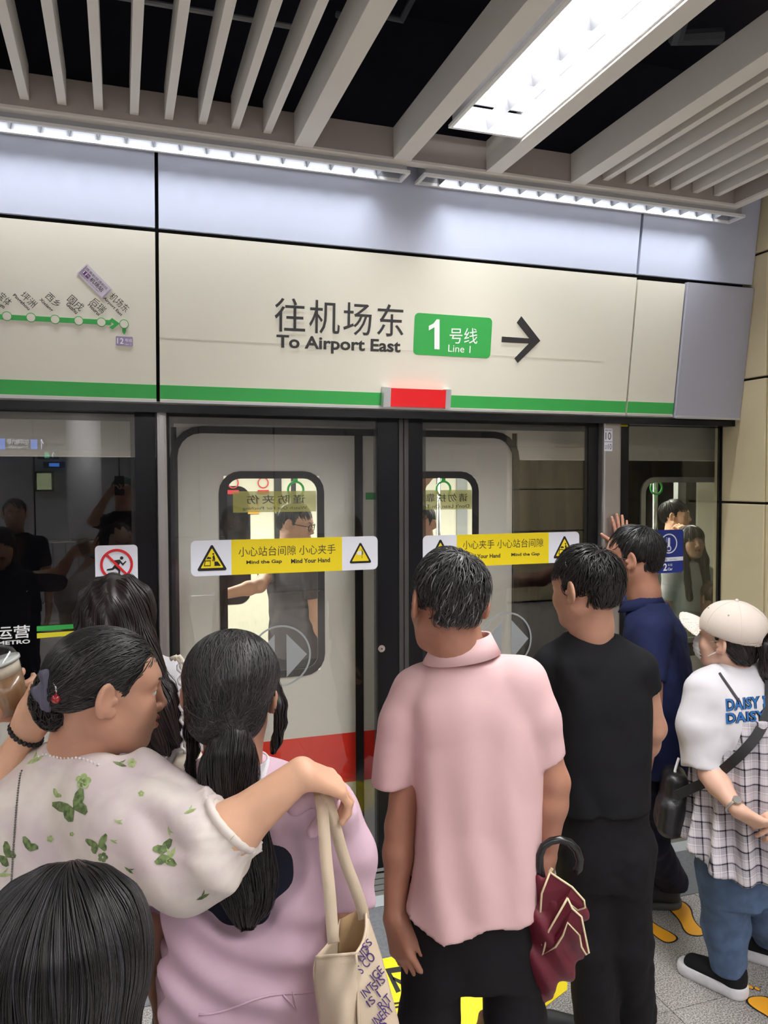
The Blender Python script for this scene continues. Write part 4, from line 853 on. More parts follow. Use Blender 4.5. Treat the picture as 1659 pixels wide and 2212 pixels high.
def arm(par, sh, el, wr, skin, hd=None, r=(.046, .040, .036, .026), h=.004, name='arm', s=1.):
    """one continuous arm: shoulder, elbow, wrist and (hd) a hand"""
    S = Sdf(h, .012); sh, el, wr = (np.array(p, float) for p in (sh, el, wr)); m1 = el+(wr-el)*.3
    S.cone(sh, el, r[0], r[1], k=.02); S.cone(el, m1, r[1]*.98, r[2]*1.1, k=.02); S.cone(m1, wr, r[2]*1.1, r[3], k=.02)
    if hd: hand(S, wr+(nrm(wr-el))*.004, **hd)
    V, F = S.mesh(); return obj(name, V, F, skin, par, True)
def trunk(par, base, hip, chest, neckb, skin, ax, w=.15, d=.10, legs=None):
    """torso and legs under the clothes, one surface"""
    S = Sdf(.011, .04); hip, chest, neckb = map(np.array, (hip, chest, neckb)); ax = nrm(ax)
    S.cone(hip-ax*.05, hip+ax*.05, w*.44, k=.03); S.cone(hip, chest, w*.44, w*.52, k=.04); S.cone(chest-ax*w*.45, chest+ax*w*.45, d*.62, k=.04); S.cone(chest, neckb, .06, .046, k=.04)
    for L in legs or []: S.chain([np.array(p) for p in L], [.070, .048, .034][:len(L)], k=.03)
    return sobj('body', S, skin, par)
def shoe(par, heel, ang, m_up, m_sole, L=.27, sole=.028, w=.048, name='shoe', lift=0., label=None):
    """ang: direction of the toe, degrees clockwise from +Y"""
    R = frame(ang); c = np.array(heel, float)+[0, 0, lift]
    S = Sdf(.0045, .03); S.cone((0, .04, .045+sole*.4), (0, L-.06, .026+sole*.4), w*.84, w*.72, k=.03, flat=((1, 0, 0), .96)); S.cone((0, .035, .05), (0, .03, .085), w*.8, w*.72, k=.02); S.cut((0, 0, sole*.55), (0, 0, -1)); S.cut((0, 0, .105), (0, 0, 1))
    V, F = S.mesh(); o = obj(name, xf(V, R, c), F, m_up, par, True)
    S = Sdf(.0045, .02); S.cone((0, .035, sole*.5), (0, L-.045, sole*.5), w*.98, w*.93, k=.02); S.cut((0, 0, sole), (0, 0, 1)); S.cut((0, 0, 0), (0, 0, -1)); V, F = S.mesh()
    V = V.copy(); obj('sole', xf(V, R, c), F, m_sole, o, True); return o
def conform(Vs, tgt, dirn, lift=.0015):
    """drop points onto a mesh object along dirn; keeps print on cloth"""
    me = tgt.data; n = len(me.vertices); A = np.zeros(n*3); me.vertices.foreach_get('co', A); b = BASE[tgt.name]
    bv = BVHTree.FromPolygons([tuple(v) for v in (A.reshape(-1, 3)+b)], [tuple(p.vertices) for p in me.polygons])
    out = []; d = Vector(nrm(dirn)) if dirn is not None else None
    for v in Vs:
        if dirn is None: d = Vector(nrm(np.array(v)-CAMP))
        hit = bv.ray_cast(Vector(v)-d*.4, d); out.append(np.array(hit[0])-np.array(d)*lift if hit[0] is not None else None)
    T = [np.linalg.norm(o-CAMP) for o in out if o is not None]; tm = float(np.median(T)) if T else None
    out = [o if o is not None else (CAMP+nrm(np.array(v)-CAMP)*tm if tm else np.array(v)) for o, v in zip(out, Vs)]
    return np.array(out)
print('lib ok')
# ============================================================ PEOPLE
def cr(P, n=6):
    P = [np.array(p, float) for p in P]; Q = [P[0]*2-P[1]]+P+[P[-1]*2-P[-2]]; out = []
    for i in range(1, len(Q)-2):
        for k in range(n): t = k/n; out.append(.5*((2*Q[i])+(-Q[i-1]+Q[i+1])*t+(2*Q[i-1]-5*Q[i]+4*Q[i+1]-Q[i+2])*t*t+(-Q[i-1]+3*Q[i]-3*Q[i+1]+Q[i+2])*t**3))
    return out+[P[-1]]
def rows(z, R): 
    """(py, px_left, px_right, half_depth[, depth]) measured at depth z -> loft levels"""
    out = []
    for r in R:
        zz = r[4] if len(r) > 4 else z; P = at((r[1]+r[2])/2, r[0], zz); out.append((P[2], P[0], P[1], (r[2]-r[1])/2*zz/FPX, r[3]))
    return out
def rax(phi): return np.array([math.cos(math.radians(phi)), -math.sin(math.radians(phi)), 0])
def fwd(phi): return np.array([math.sin(math.radians(phi)), math.cos(math.radians(phi)), 0])
def vdeg(px): return math.degrees(YAW)+math.degrees(math.atan((px-829.5)/FPX))
def person(base, label, group=None): return thing('person', (base[0], base[1], 0), label, 'person', group)
def folds(amp, f=28, sz=.28, seed=1, c=(0, 0)):
    return lambda X, Y, Z: amp*(noise3(X, Y, Z*sz, f, seed)*.55+(1-2.6*np.abs(noise3(X, Y, Z*.6, f*1.3, seed+3)))*.5+(1-2.6*np.abs(noise3(X, Y, Z, f*2.4, seed+5)))*.18)
def trousers(par, hipc, ax, top, hw, hd, legs, m, r=(.088, .072, .066), bottom=.06, amp=.004, name='trousers', k=.035):
    S = Sdf(.009, k); hx, hy = hipc[:2]; zc = legs[0][0][2]
    S.loft([(zc-.10, hx, hy, hw*.9, hd*.9), (zc, hx, hy, hw, hd), (top, hx, hy, hw*.92, hd*.95)], ax)
    for L in legs: S.chain([np.array(p, float) for p in L], r, k=.03)
    S.disp(folds(amp, 34, .35, 7)); S.cut((0, 0, bottom), (0, 0, -1)); S.cut((0, 0, top), (0, 0, 1)); return sobj(name, S, m, par)
def sleeve(S, P, r, k=.014, open_=False, n=None):
    """sleeve whose cuff is squared off; the cut touches the sleeve only"""
    P = [np.array(p, float) for p in P]; T = Sdf(S.h, k); T.chain(P, r, k=k); d = nrm(P[-1]-P[-2]) if n is None else nrm(n); e = P[-1]
    for fn, lo, hi, kk, mode in T.ops:
        S._add(lambda X, Y, Z, fn=fn: np.maximum(fn(X, Y, Z), (X-e[0])*d[0]+(Y-e[1])*d[1]+(Z-e[2])*d[2]), lo, hi, kk)
def lower_body(par, c, phi, H, m, shoe_m=None, sole_m=None, hw=.16, hd=.11, stance=.09, r=(.085, .065, .058), top=None, toes=0, amp=.004):
    ax = rax(phi); c = np.array([c[0], c[1], 0]); cr = .46*H; kn = .27*H
    legs = [[c+ax*s_*.075+[0, 0, cr], c+ax*s_*stance*.95+fwd(phi)*.015+[0, 0, kn], c+ax*s_*stance+[0, 0, .05]] for s_ in (-1, 1)]
    trousers(par, c, ax, top or .60*H, hw, hd, legs, m, r, .05, amp)
    for s_ in (-1, 1): shoe(par, c+ax*s_*stance-fwd(phi)*.07, phi+toes*s_, shoe_m or M_blackm, sole_m or M_blackm, .26)
M_black_cloth = cloth_m('black_cloth', (25, 25, 28)); M_black_trs = cloth_m('black_trousers', (26, 25, 28)); M_navy = cloth_m('navy_cotton', (30, 37, 72)); M_navyt = cloth_m('navy_trousers', (28, 29, 44))
M_jeans = cloth_m('blue_denim', (84, 104, 134), .85, .25, 500, var=.2, vscale=22); M_pink = cloth_m('pink_shirt', (218, 182, 183), .75, .05, 900); M_whitec = cloth_m('white_cotton', (212, 210, 215), .85, .1)
M_lilacj = cloth_m('lilac_jacket', (208, 178, 194), .6, .05); M_darkg = cloth_m('charcoal_cotton', (72, 66, 68)); M_strap = mat('black_webbing', (.012, .012, .013), .6, bump=.2, bscale=900)
def short_flow(crown=(0, -.05, .11)):
    cr = np.array(crown)
    def f(P):
        d = P-cr; d = d/(np.linalg.norm(d, axis=1)[:, None]+1e-6); d[:, 2] -= .35; return d
    return f
def top_mask(low=-.05):
    return lambda P: ((P[:, 2] > low) & ~((P[:, 1] > .06) & (P[:, 2] < .05))).astype(float)+1e-6
# ---------------------------------------------------------------- 1 man in the pink shirt
def man_pink():
    Z = 1.80; hp = at(1015, 1900, Z+.02); p = person(hp, 'man in a pale pink short-sleeved shirt and black trousers seen from behind')
    ax = rax(20); S = Sdf(.0065, .03)
    R = rows(Z, [(1424, 952, 1058, .058), (1446, 922, 1098, .078), (1470, 888, 1146, .095), (1502, 872, 1170, .108), (1580, 885, 1172, .118), (1700, 895, 1166, .12), (1850, 882, 1166, .122), (1960, 874, 1168, .126), (2060, 868, 1172, .128)])
    S.loft(R, ax, k=.03, p=2.5)
    S.cone(at(1000, 1462, Z+.0), at(1120, 1482, Z-.03), .040, .056, k=.04).cone(at(990, 1466, Z+.0), at(908, 1504, Z+.03), .040, .056, k=.04)
    sleeve(S, [at(905, 1492, Z+.02), at(878, 1560, Z+.01), at(848, 1696, Z-.0)], [.060, .060, .052], k=.016, n=at(848, 1696, Z)-at(862, 1580, Z)+np.array([.02, 0, 0]))
    sleeve(S, [at(1125, 1475, Z-.03), at(1158, 1550, Z-.03), at(1177, 1636, Z-.02)], [.058, .056, .049], k=.016)
    xs = np.array([onZ(0, 0)[0]]*0); hem = [(860, 1985), (900, 2012), (955, 2036), (1010, 2026), (1055, 2001), (1110, 2012), (1172, 2000)]
    hx = [float(at(a, b, Z-.11) @ rax(18.6)) for a, b in hem]; hz = [at(a, b, Z-.11)[2] for a, b in hem]; a_ = rax(18.6)
    S.post.append(('f', lambda X, Y, Zz: np.interp(X*a_[0]+Y*a_[1], hx, hz)-Zz+0*X))
    c1 = at(950, 1700, Z-.13); c2 = at(1150, 1700, Z-.12)
    def fd(X, Y, Z_):
        u = X*a_[0]+Y*a_[1]; zc = np.clip((1.45-Z_)/.5, 0, 1)
        return .0042*np.sin((u-c1@a_)*70+Z_*5+.8*np.sin(Z_*7))*zc+.0065*(1-2.6*np.abs(noise3(X, Y, Z_*.22, 20, 4)))*zc+.0020*(1-2.4*np.abs(noise3(X, Y, Z_*.5, 40, 8)))
    S.disp(fd); shirt = sobj('shirt', S, M_pink, p)
    # folded collar
    cc = at(997, 1416, Z+.005); S = Sdf(.004, .006); L = []
    for k in range(25):
        t = math.radians(-215+k*(250/24)); L.append(k)
    n = 26; tilt = .022
    A = [cc+rax(10)*.066*math.cos(t)+fwd(10)*.064*math.sin(t)+[0, 0, .022+tilt*math.cos(t+.3)*.6] for t in np.linspace(math.radians(70), math.radians(-250), n)]
    V = []; 
    for i, a in enumerate(A):
        o = nrm((a-cc)*[1, 1, 0]); V += [a+[0, 0, .018]+o*.001, a+[0, 0, -.026]+o*.024, a+[0, 0, -.028]+o*.020, a+[0, 0, .016]-o*.004]
    F = [(i*4+k, i*4+(k+1) % 4, i*4+4+(k+1) % 4, i*4+4+k) for i in range(n-1) for k in range(4)]+[(0, 1, 2, 3), (4*n-1, 4*n-2, 4*n-3, 4*n-4)]
    obj('collar', V, F, M_pink, p, True)
    c = at(965, 1306, Z); b, Rm = head(p, c, 2, -4, 4, SK_brown, 1.0, at(1000, 1440, Z+.01), (.054, .060))
    hair(p, c, Rm, 1.0, cap_shape(low=-.03), H_grey, 2300, top_mask(-.02), short_flow((.015, -.06, .105)), nseg=8, step=.0065, lift=(.0, .010), wob=.8, m2=H_pale, r=.0008, seed=5)
    arm(p, at(900, 1520, Z+.01), at(866, 1785, Z-.0), at(852, 1975, Z-.02), SK_brown, dict(f=at(872, 2090, Z-.05)-at(852, 1990, Z-.02), n=(-.9, -.35, 0), side=-1, curl=30, spread=2, thumb=(22, 15)), (.044, .034, .031, .024))
    w = at(1180, 1845, Z-.02); arm(p, at(1140, 1500, Z-.03), at(1196, 1690, Z-.03), w, SK_brown, dict(f=(.10, .05, -1), n=(.75, -.6, .1), side=1, curl=52, thumb=(20, 25)), (.044, .034, .031, .024))
    hc = at(1018, 2030, Z+.02); ax = rax(18)
    legs = [[at(940, 2020, Z+.0), at(930, 2200, Z-.0), np.append(at(925, 2212, Z)[:2], .06)], [at(1095, 2020, Z+.02), at(1115, 2200, Z+.02), np.append(at(1130, 2212, Z+.03)[:2], .06)]]
    trousers(p, hc, ax, at(1018, 1880, Z)[2], .155, .11, legs, M_black_trs, (.076, .066, .062), amp=.005)
    for q, a in ((legs[0][2], 15), (legs[1][2], 25)): shoe(p, q*[1, 1, 0]-fwd(a)*.07, a, M_blackm, M_blackm)
    trunk(p, hp, at(1018, 2000, Z), at(1010, 1600, Z), at(995, 1450, Z), SK_brown, ax)
    return p, shirt
# umbrella
def umbrella():
    g = at(1180, 1868, 1.79); u = thing('umbrella', (g[0], g[1], 0.1), 'maroon umbrella with cream piping and black hooked handle hanging beside the pink shirt', 'umbrella')
    M_mar = mat('maroon_cloth', s2l(104, 22, 42), .5, bump=.1, bscale=300); M_pipe2 = mat('cream_piping', s2l(222, 208, 170), .5); M_hdl = mat('black_plastic_handle', (.012, .012, .013), .25)
    z = 1.715; P = [at(*q, z) for q in ((1166, 1872), (1166, 1848), (1174, 1828), (1190, 1817), (1210, 1813), (1230, 1819), (1246, 1836), (1253, 1858), (1250, 1876), (1242, 1884))]
    MB().tube([at(1172, 1900, z)]+P, [.008]+[.0085]*8+[.009, .0085], 12).build('hooked_handle', M_hdl, u, True)
    tip = at(1020, 2260, 1.98); top = at(1176, 1895, z)
    # gathered canopy: pleated cone sagging from the runner, wedge shaped flaps
    S = Sdf(.0055, .02); S.cone(top, at(1205, 1985, z+.02), .012, .050, k=.03, flat=(fwd(25), 1.5)); S.cone(at(1195, 1970, z+.02), at(1190, 2060, z+.06), .052, .056, k=.04, flat=(fwd(25), 1.4)); S.cone(at(1190, 2050, z+.06), at(1130, 2150, z+.12), .05, .045, k=.04, flat=(fwd(25), 1.3)); S.cone(at(1130, 2150, z+.12), tip, .045, .03, k=.04)
    ar_ = nrm(top-tip)
    S.disp(lambda X, Y, Z: .006*np.sin((X*.8+Z*.5)*130)); sobj('canopy', S, M_mar, u)
    def flap(Q, dz, name='canopy_flap'):
        V = []; n = len(Q)
        A = [at(a, b, z+d) for a, b, d in Q]; c = sum(A)/n
        MB().prism([a for a in A], fwd(25)*.004).build(name, M_mar, u)
        MB().tube([a-fwd(25)*.001 for a in A]+[A[0]-fwd(25)*.001], .0022, 6).build('piping', M_pipe2, u, True)
    flap([(1188, 1884, -0.027), (1236, 1916, -0.042), (1262, 1945, -0.052), (1264, 1960, -0.052), (1248, 1966, -0.042), (1228, 1950, -0.042), (1226, 1938, -0.042), (1200, 1985, -0.022), (1170, 2040, 0.008), (1166, 1990, -0.002), (1170, 1930, -0.022)], 0)
    flap([(1226, 1940, -0.052), (1236, 1962, -0.057), (1256, 1980, -0.062), (1262, 2010, -0.062), (1272, 2058, -0.062), (1266, 2062, -0.062), (1256, 2045, -0.057), (1252, 2020, -0.052), (1226, 1992, -0.052), (1216, 2020, -0.042), (1200, 2045, -0.022), (1172, 2062, 0.008), (1185, 2010, -0.022)], 0)
    MB().tube([at(1188, 1884, z-.01), at(1193, 1876, z-.01)], .0035, 8).tube([at(1226, 1938, z-.03), at(1231, 1930, z-.03)], .003, 8).tube([at(1218, 1990, z-.03), at(1213, 1978, z-.03)], .003, 8).build('rib_tip', M_pipe2, u)
    return u
# ---------------------------------------------------------------- 2 man in the black T-shirt
def man_black():
    Z = 2.42; hp = at(1300, 1800, Z); p = person(hp, 'man in a black T-shirt and black trousers, head turned left, beside the pink shirt man')
    ax = rax(12); S = Sdf(.0075, .03)
    S.loft(rows(Z, [(1372, 1232, 1318, .06), (1385, 1215, 1338, .075), (1402, 1192, 1368, .095), (1430, 1182, 1392, .112), (1500, 1188, 1404, .125), (1600, 1192, 1400, .128), (1700, 1195, 1396, .128), (1735, 1196, 1394, .128)]), ax, p=2.5)
    S.cone(at(1270, 1395, Z), at(1195, 1432, Z+.03), .05, .056, k=.04).cone(at(1280, 1395, Z), at(1375, 1440, Z-.03), .05, .058, k=.04)
    sleeve(S, [at(1195, 1440, Z+.02), at(1190, 1552, Z+.01)], [.062, .052]); sleeve(S, [at(1378, 1445, Z-.03), at(1393, 1492, Z-.02)], [.060, .054])
    S.disp(folds(.005, 26, .35, 11)); sobj('t_shirt', S, M_black_cloth, p)
    c = at(1262, 1275, Z-.02); b, Rm = head(p, c, -20, -6, 0, SK_tan, 1.03, at(1278, 1400, Z), (.055, .062), smile=.6)
    hair(p, c, Rm, 1.03, cap_shape(full=1.03), H_black, 2300, top_mask(-.02), short_flow((.0, -.07, .10)), nseg=9, step=.008, lift=(.0, .014), wob=.7, seed=8, r=.0009)
    A = [at(1275, 1385, Z)+rax(5)*.066*math.cos(t)+fwd(5)*.064*math.sin(t)+[0, 0, .008] for t in np.linspace(0, 2*math.pi, 25)]; MB().tube(A, .008, 8, False).build('neck_rib', M_black_cloth, p, True)
    arm(p, at(1195, 1460, Z+.02), at(1188, 1640, Z+.02), at(1215, 1790, Z+.08), SK_tan, dict(f=(.1, .3, -1), n=(-.9, .3, 0), side=1, curl=25))
    arm(p, at(1380, 1450, Z-.02), at(1409, 1572, Z+.02), at(1368, 1680, Z+.20), SK_tan, dict(f=(-.6, .3, -.7), n=(.5, .6, .2), side=-1, curl=30), (.046, .041, .036, .026))
    lf, rf = onZ(1290, 2275), onZ(1372, 2235)
    legs = [[at(1262, 1830, Z), at(1275, 2030, Z+.02), lf+[0, 0, .06]], [at(1345, 1830, Z-.01), at(1352, 2030, Z+.03), rf+[0, 0, .06]]]
    trousers(p, hp, ax, at(1300, 1712, Z)[2], .145, .115, legs, M_black_trs, (.092, .078, .068), amp=.006)
    shoe(p, lf-fwd(-35)*.05, -35, M_blackm, mat('grey_sole', (.06, .06, .06), .6)); shoe(p, rf-fwd(-10)*.05, -10, M_blackm, MATS['grey_sole'])
    trunk(p, hp, at(1300, 1780, Z), at(1295, 1540, Z), at(1278, 1420, Z), SK_tan, ax)
# ---------------------------------------------------------------- 3 man in the navy polo shirt
def man_navy():
    Z = 3.08; hp = at(1420, 1650, Z); p = person(hp, 'man in a navy polo shirt and glasses reaching up to the steel door post')
    ph = -38; ax = rax(ph); S = Sdf(.0075, .03)
    def lv(py, px, hw, hd): P = at(px, py, Z); return (P[2], P[0], P[1], hw, hd)
    S.loft([lv(1300, 1398, .06, .07), lv(1320, 1404, .10, .085), lv(1345, 1412, .16, .10), (lv(1390, 1418, .19, .112)), lv(1470, 1424, .19, .118), lv(1560, 1424, .18, .12), lv(1655, 1424, .18, .122)], ax, p=2.4)
    sh = at(1412, 1362, Z-.13); S.cone(at(1400, 1320, Z), sh, .055, .06, k=.04); sr = at(1388, 1345, Z+.14); S.cone(at(1395, 1320, Z), sr, .055, .06, k=.04)
    sleeve(S, [sh, at(1402, 1462, Z-.17)], [.066, .060], n=(-.25, 0, -1)); el = at(1362, 1270, Z+.32); sleeve(S, [sr, sr+(el-sr)*.75], [.062, .055])
    S.disp(folds(.006, 26, .5, 21)); sobj('polo_shirt', S, M_navy, p)
    n = 22; cc = at(1385, 1300, Z); V = []
    for t in np.linspace(math.radians(60), math.radians(-240), n):
        o = nrm(ax*math.cos(t)+fwd(ph)*math.sin(t)); a = cc+o*.068+[0, 0, .0+.022*(-math.sin(t))]; V += [a+[0, 0, .020], a+[0, 0, -.022]+o*.022, a+[0, 0, -.024]+o*.018, a+[0, 0, .018]-o*.004]
    F = [(i*4+k, i*4+(k+1) % 4, i*4+4+(k+1) % 4, i*4+4+k) for i in range(n-1) for k in range(4)]+[(0, 1, 2, 3), (4*n-1, 4*n-2, 4*n-3, 4*n-4)]; obj('collar', V, F, M_navy, p, True)
    c = at(1366, 1209, Z); b, Rm = head(p, c, -41, -4, 0, SK_brown, 1.04, at(1396, 1325, Z), (.056, .064))
    hair(p, c, Rm, 1.04, cap_shape(full=1.02), H_black, 1500, top_mask(-.02), short_flow((.0, -.06, .10)), nseg=8, step=.008, lift=(.0, .008), wob=.4, seed=12, r=.0009)
    gl = lambda P: xf(np.array([np.array(P)*1.04]), Rm, c)[0]; m = MB()
    for e in (-1, 1):
        m.tube([gl((e*.078, -.012, .008)), gl((e*.076, .03, .012)), gl((e*.060, .092, .010))], .0018, 6)
        m.tube([gl((e*.033+.024*math.cos(t), .102-.006*abs(math.cos(t)), .004+.017*math.sin(t))) for t in np.linspace(0, 2*math.pi, 19)], .0013, 6, False)
    m.tube([gl((-.010, .104, .008)), gl((.010, .104, .008))], .0015, 6); m.build('glasses', M_blackm, b, True)
    w = onY(1347, 1186, -.085); w = np.array([w[0]-.02, -.10, w[2]]); el2 = (sr+w)/2+np.array([.02, -.02, -.08])
    arm(p, sr, el2, w, SK_brown, dict(f=(.02, .10, 1), n=(0, -1, .1), side=-1, curl=4, spread=7, thumb=(55, 8)), (.046, .038, .034, .026), h=.0038)
    arm(p, sh, at(1405, 1545, Z-.17), at(1376, 1735, Z-.22), SK_brown, dict(f=(-.05, 0, -1), n=(-.5, -.8, 0), side=1, curl=55), (.046, .040, .035, .026))
    f1 = onZ(1452, 1955); f2 = onZ(1400, 1900)
    legs = [[at(1420, 1700, Z-.03), at(1400, 1810, Z+.02), f1+[0, 0, .10]], [at(1430, 1700, Z+.08), at(1385, 1800, Z+.16), f2+[-.05, .15, .08]]]
    trousers(p, hp, ax, at(1420, 1645, Z)[2], .155, .11, legs, M_navyt, (.092, .074, .066), .08, amp=.006)
    shoe(p, f1+[.02, -.0, 0], -68, M_blackm, MATS['grey_sole'], .30, w=.058); shoe(p, f2+[-.05, .15, 0], -60, M_blackm, MATS['grey_sole'], .28)
    trunk(p, hp, at(1424, 1680, Z), at(1422, 1470, Z), at(1398, 1340, Z), SK_brown, ax)
    # magenta folder held low
    t = thing('folded_bag', at(1375, 1880, 2.86), 'folded magenta plastic bag with white lining held low by the navy shirt man', 'bag'); z = 2.86
    M_mg = mat('magenta_plastic', s2l(168, 34, 98), .4); fr = fwd(35)
    MB().prism([at(1366, 1826, z), at(1347, 1936, z), at(1408, 1848, z)][::1], fr*.012).build('pouch', M_mg, t); MB().tube([at(1367, 1825, z), at(1390, 1835, z-.003), at(1408, 1848, z)], .004, 6).build('rim', mat('pale_pink_plastic', s2l(200, 130, 160), .4), t)
    MB().prism([at(1371, 1822, z+.01), at(1390, 1838, z+.01), at(1401, 1842, z+.01), at(1398, 1830, z+.01), at(1388, 1823, z+.01)], fr*.006).build('lining', M_whitec, t)
# ---------------------------------------------------------------- 4 woman with the cap
def woman_cap():
    Z = 2.75; hp = at(1610, 1800, Z); p = person(hp, 'woman in a beige cap, white T-shirt, plaid slip dress and blue jeans by the pillar')
    ph = -8; ax = rax(ph); S = Sdf(.0075, .035)
    def lv(py, px, hw, hd, z=Z): P = at(px, py, z); return (P[2], P[0], P[1], hw, hd)
    S.loft([lv(1440, 1600, .06, .06), lv(1455, 1605, .10, .085), lv(1480, 1610, .16, .11), lv(1530, 1614, .185, .125), lv(1640, 1616, .18, .125), lv(1700, 1616, .18, .125)], ax, p=2.4)
    sl_ = at(1528, 1490, Z-.02); S.cone(at(1590, 1452, Z), sl_, .05, .066, k=.04); sr_ = at(1695, 1492, Z-.02); S.cone(at(1610, 1452, Z), sr_, .05, .066, k=.04)
    sleeve(S, [at(1528, 1500, Z-.02), at(1512, 1570, Z-.04), at(1520, 1656, Z-.06)], [.074, .076, .073], k=.03, open_=False); sleeve(S, [sr_, at(1725, 1640, Z-.06)], [.07, .074], k=.03, open_=False)
    S.disp(folds(.007, 24, .6, 31)); tee = sobj('t_shirt', S, M_whitec, p)
    # plaid slip dress
    mp = bpy.data.materials.new('plaid_cloth'); mp.use_nodes = True; nt = mp.node_tree; b = nt.nodes['Principled BSDF']; b.inputs['Roughness'].default_value = .85; b.inputs['Specular IOR Level'].default_value = .2
    tc = nt.nodes.new('ShaderNodeTexCoord'); mpn = nt.nodes.new('ShaderNodeMapping'); mpn.inputs['Rotation'].default_value = (0, 0, math.radians(18)); L_ = nt.links.new; L_(tc.outputs['Object'], mpn.inputs[0])
    sx = nt.nodes.new('ShaderNodeSeparateXYZ'); L_(mpn.outputs[0], sx.inputs[0])
    def M2(op, a, b_=None, c_=None):
        n = nt.nodes.new('ShaderNodeMath'); n.operation = op
        for i, v in enumerate((a, b_, c_)):
            if v is None: continue
            if isinstance(v, (int, float)): n.inputs[i].default_value = v
            else: L_(v, n.inputs[i])
        return n.outputs[0]
    def band(src, per, w, off=0.): return M2('LESS_THAN', M2('FRACT', M2('MULTIPLY_ADD', src, 1/per, off)), w)
    tot = None
    for src in (sx.outputs['X'], sx.outputs['Z']):
        for per, w, off, am in ((.052, .42, 0, .28), (.052, .09, .62, .75), (.026, .07, .3, .35), (.0065, .5, 0, .10)):
            v = M2('MULTIPLY', band(src, per, w, off), am); tot = v if tot is None else M2('ADD', tot, v)
    rp = nt.nodes.new('ShaderNodeValToRGB'); rp.color_ramp.elements[0].color = (*s2l(214, 208, 214), 1); rp.color_ramp.elements[1].color = (*s2l(30, 28, 42), 1); rp.color_ramp.elements[1].position = 1.15 if False else 1.0
    L_(M2('MULTIPLY', tot, .72), rp.inputs[0]); L_(rp.outputs[0], b.inputs['Base Color'])
    S = Sdf(.0075, .03); S.loft([lv(1530, 1630, .180, .145), lv(1600, 1626, .205, .155), lv(1680, 1620, .205, .155), lv(1760, 1612, .21, .16), lv(1890, 1600, .235, .19)], ax, p=2.2)
    P0 = at(1560, 1590, Z-.14); P1 = at(1610, 1520, Z-.14)
    a_ = rax(18.6+25); u0 = float(at(1562, 1580, Z-.14)@a_); z0 = at(1562, 1580, Z-.14)[2]
    S.post.append(('f', lambda X, Y, Zz: Zz-(z0+.75*(np.clip((X*a_[0]+Y*a_[1])-u0, -.06, .3)-.0)+.0)))
    hem = [(1440, 1855), (1480, 1862), (1530, 1890), (1580, 1902), (1660, 1905), (1760, 1900)]; hx = [float(at(a, b_, Z-.16)@a_) for a, b_ in hem]; hz = [at(a, b_, Z-.16)[2] for a, b_ in hem]
    S.post.append(('f', lambda X, Y, Zz: np.interp(X*a_[0]+Y*a_[1], hx, hz)-Zz))
    def pl_(X, Y, Zz):
        an = np.arctan2(Y-hp[1], X-hp[0]); am = np.clip((1.05-Zz)/.45, 0, 1); return .016*am*np.sin(an*15+Zz*3)+.004*noise3(X, Y, Zz*.5, 30, 5)
    S.disp(pl_); dress = sobj('plaid_dress', S, mp, p)
    # thin straps
    def on_body(P, tgt, lift=.003): 
        P = [np.array(q, float) for q in P]; return list(conform(P, tgt, fwd(40), lift))
    A = on_body([at(1560+i*5.5, 1494+i*6.8, Z-.3) for i in range(9)], tee, .004); MB().tube(A, .0045, 6).build('thin_strap', mat('dark_grey_strap', (.06, .06, .07), .7), p)
    # printed lettering on the back
    M_bp = mat('blue_print', s2l(24, 98, 168), .6)
    for st, x0, y0, x1, y1, h in (('DAISY DAI', 1568, 1523, 1690, 1512, 27), ('DAISY', 1568, 1552, 1655, 1545, 24)):
        for bold, m, lf in ((.075, M_gap, .0015), (.022, M_bp, .0030)):
            A_, B_ = at(x0, y0, 2.5), at(x1, y1, 2.5); r = nrm(B_-A_); n_ = nrm(np.cross(r, (0, 0, 1))); Q = Plane(A_, r, np.cross(n_, r)); V, F, ar = text_mesh(st, bold, 1.05); hh = h*2.5/FPX; W = np.array([Q.p(a*np.linalg.norm(B_-A_), (b_-.5)*hh) for a, b_ in V])
            dirn = nrm(at(x0, y0, 3)-CAMP); W = conform(W, tee, None, lf); obj('lettering', W, F, m, tee)
    # head, cap, mask
    c = at(1572, 1382, Z); b, Rm = head(p, c, -24, 6, -4, SK_fair, .97, at(1600, 1462, Z), (.048, .056), female=True)
    H = lambda P: xf(np.array([np.array(P)*.97]), Rm, c)[0]
    def shp(S, L):
        S.ell(L((0, -.022, .030)), L((.080, .096, .075)), k=.02); S.ell(L((0, -.06, -.03)), L((.062, .045, .05)), k=.03); S.box(L((0, .115, -.04)), L((.15, .085, .11)), r=.02, k=.02, mode='s')
        for e in (-1, 1): S.ell(L((e*.088, .0, -.018)), L((.02, .026, .04)), k=.01, mode='s')
    hair(p, c, Rm, .97, shp, H_brown, 700, top_mask(-.06), lambda P: np.stack([P[:, 0]*2, -.6+0*P[:, 0], -.8+0*P[:, 0]], 1), nseg=8, step=.008, lift=(0, .006), wob=.4)
    M_cap = cloth_m('beige_canvas', (214, 202, 192), .85, .15, 600)
    S = Sdf(.004, .012); S.ell((0, -.020, .050), (.098, .122, .098), k=.01); S.cut((0, .02, .030), (0, .12, -1)); S.ell((0, -.020, .040), (.091, .115, .092), k=.002, mode='s'); S.ell((0, -.145, .035), (.03, .03, .026), k=.008, mode='s')
    V, F = S.mesh(); capo = obj('cap', xf(V*.97, Rm, c), F, M_cap, p, True)
    S = Sdf(.0035, .006)   # brim
    def brim(X, Y, Z_):
        u = X/.088; v = (Y-.070)/.112; q = np.sqrt(u*u+v*v)-1; zc = .040-3.2*X*X+.22*(Y-.09); return np.maximum(np.maximum(q*.07, np.abs(Z_-zc)-.0022), .072-Y-1.5*X*X*8*.0)
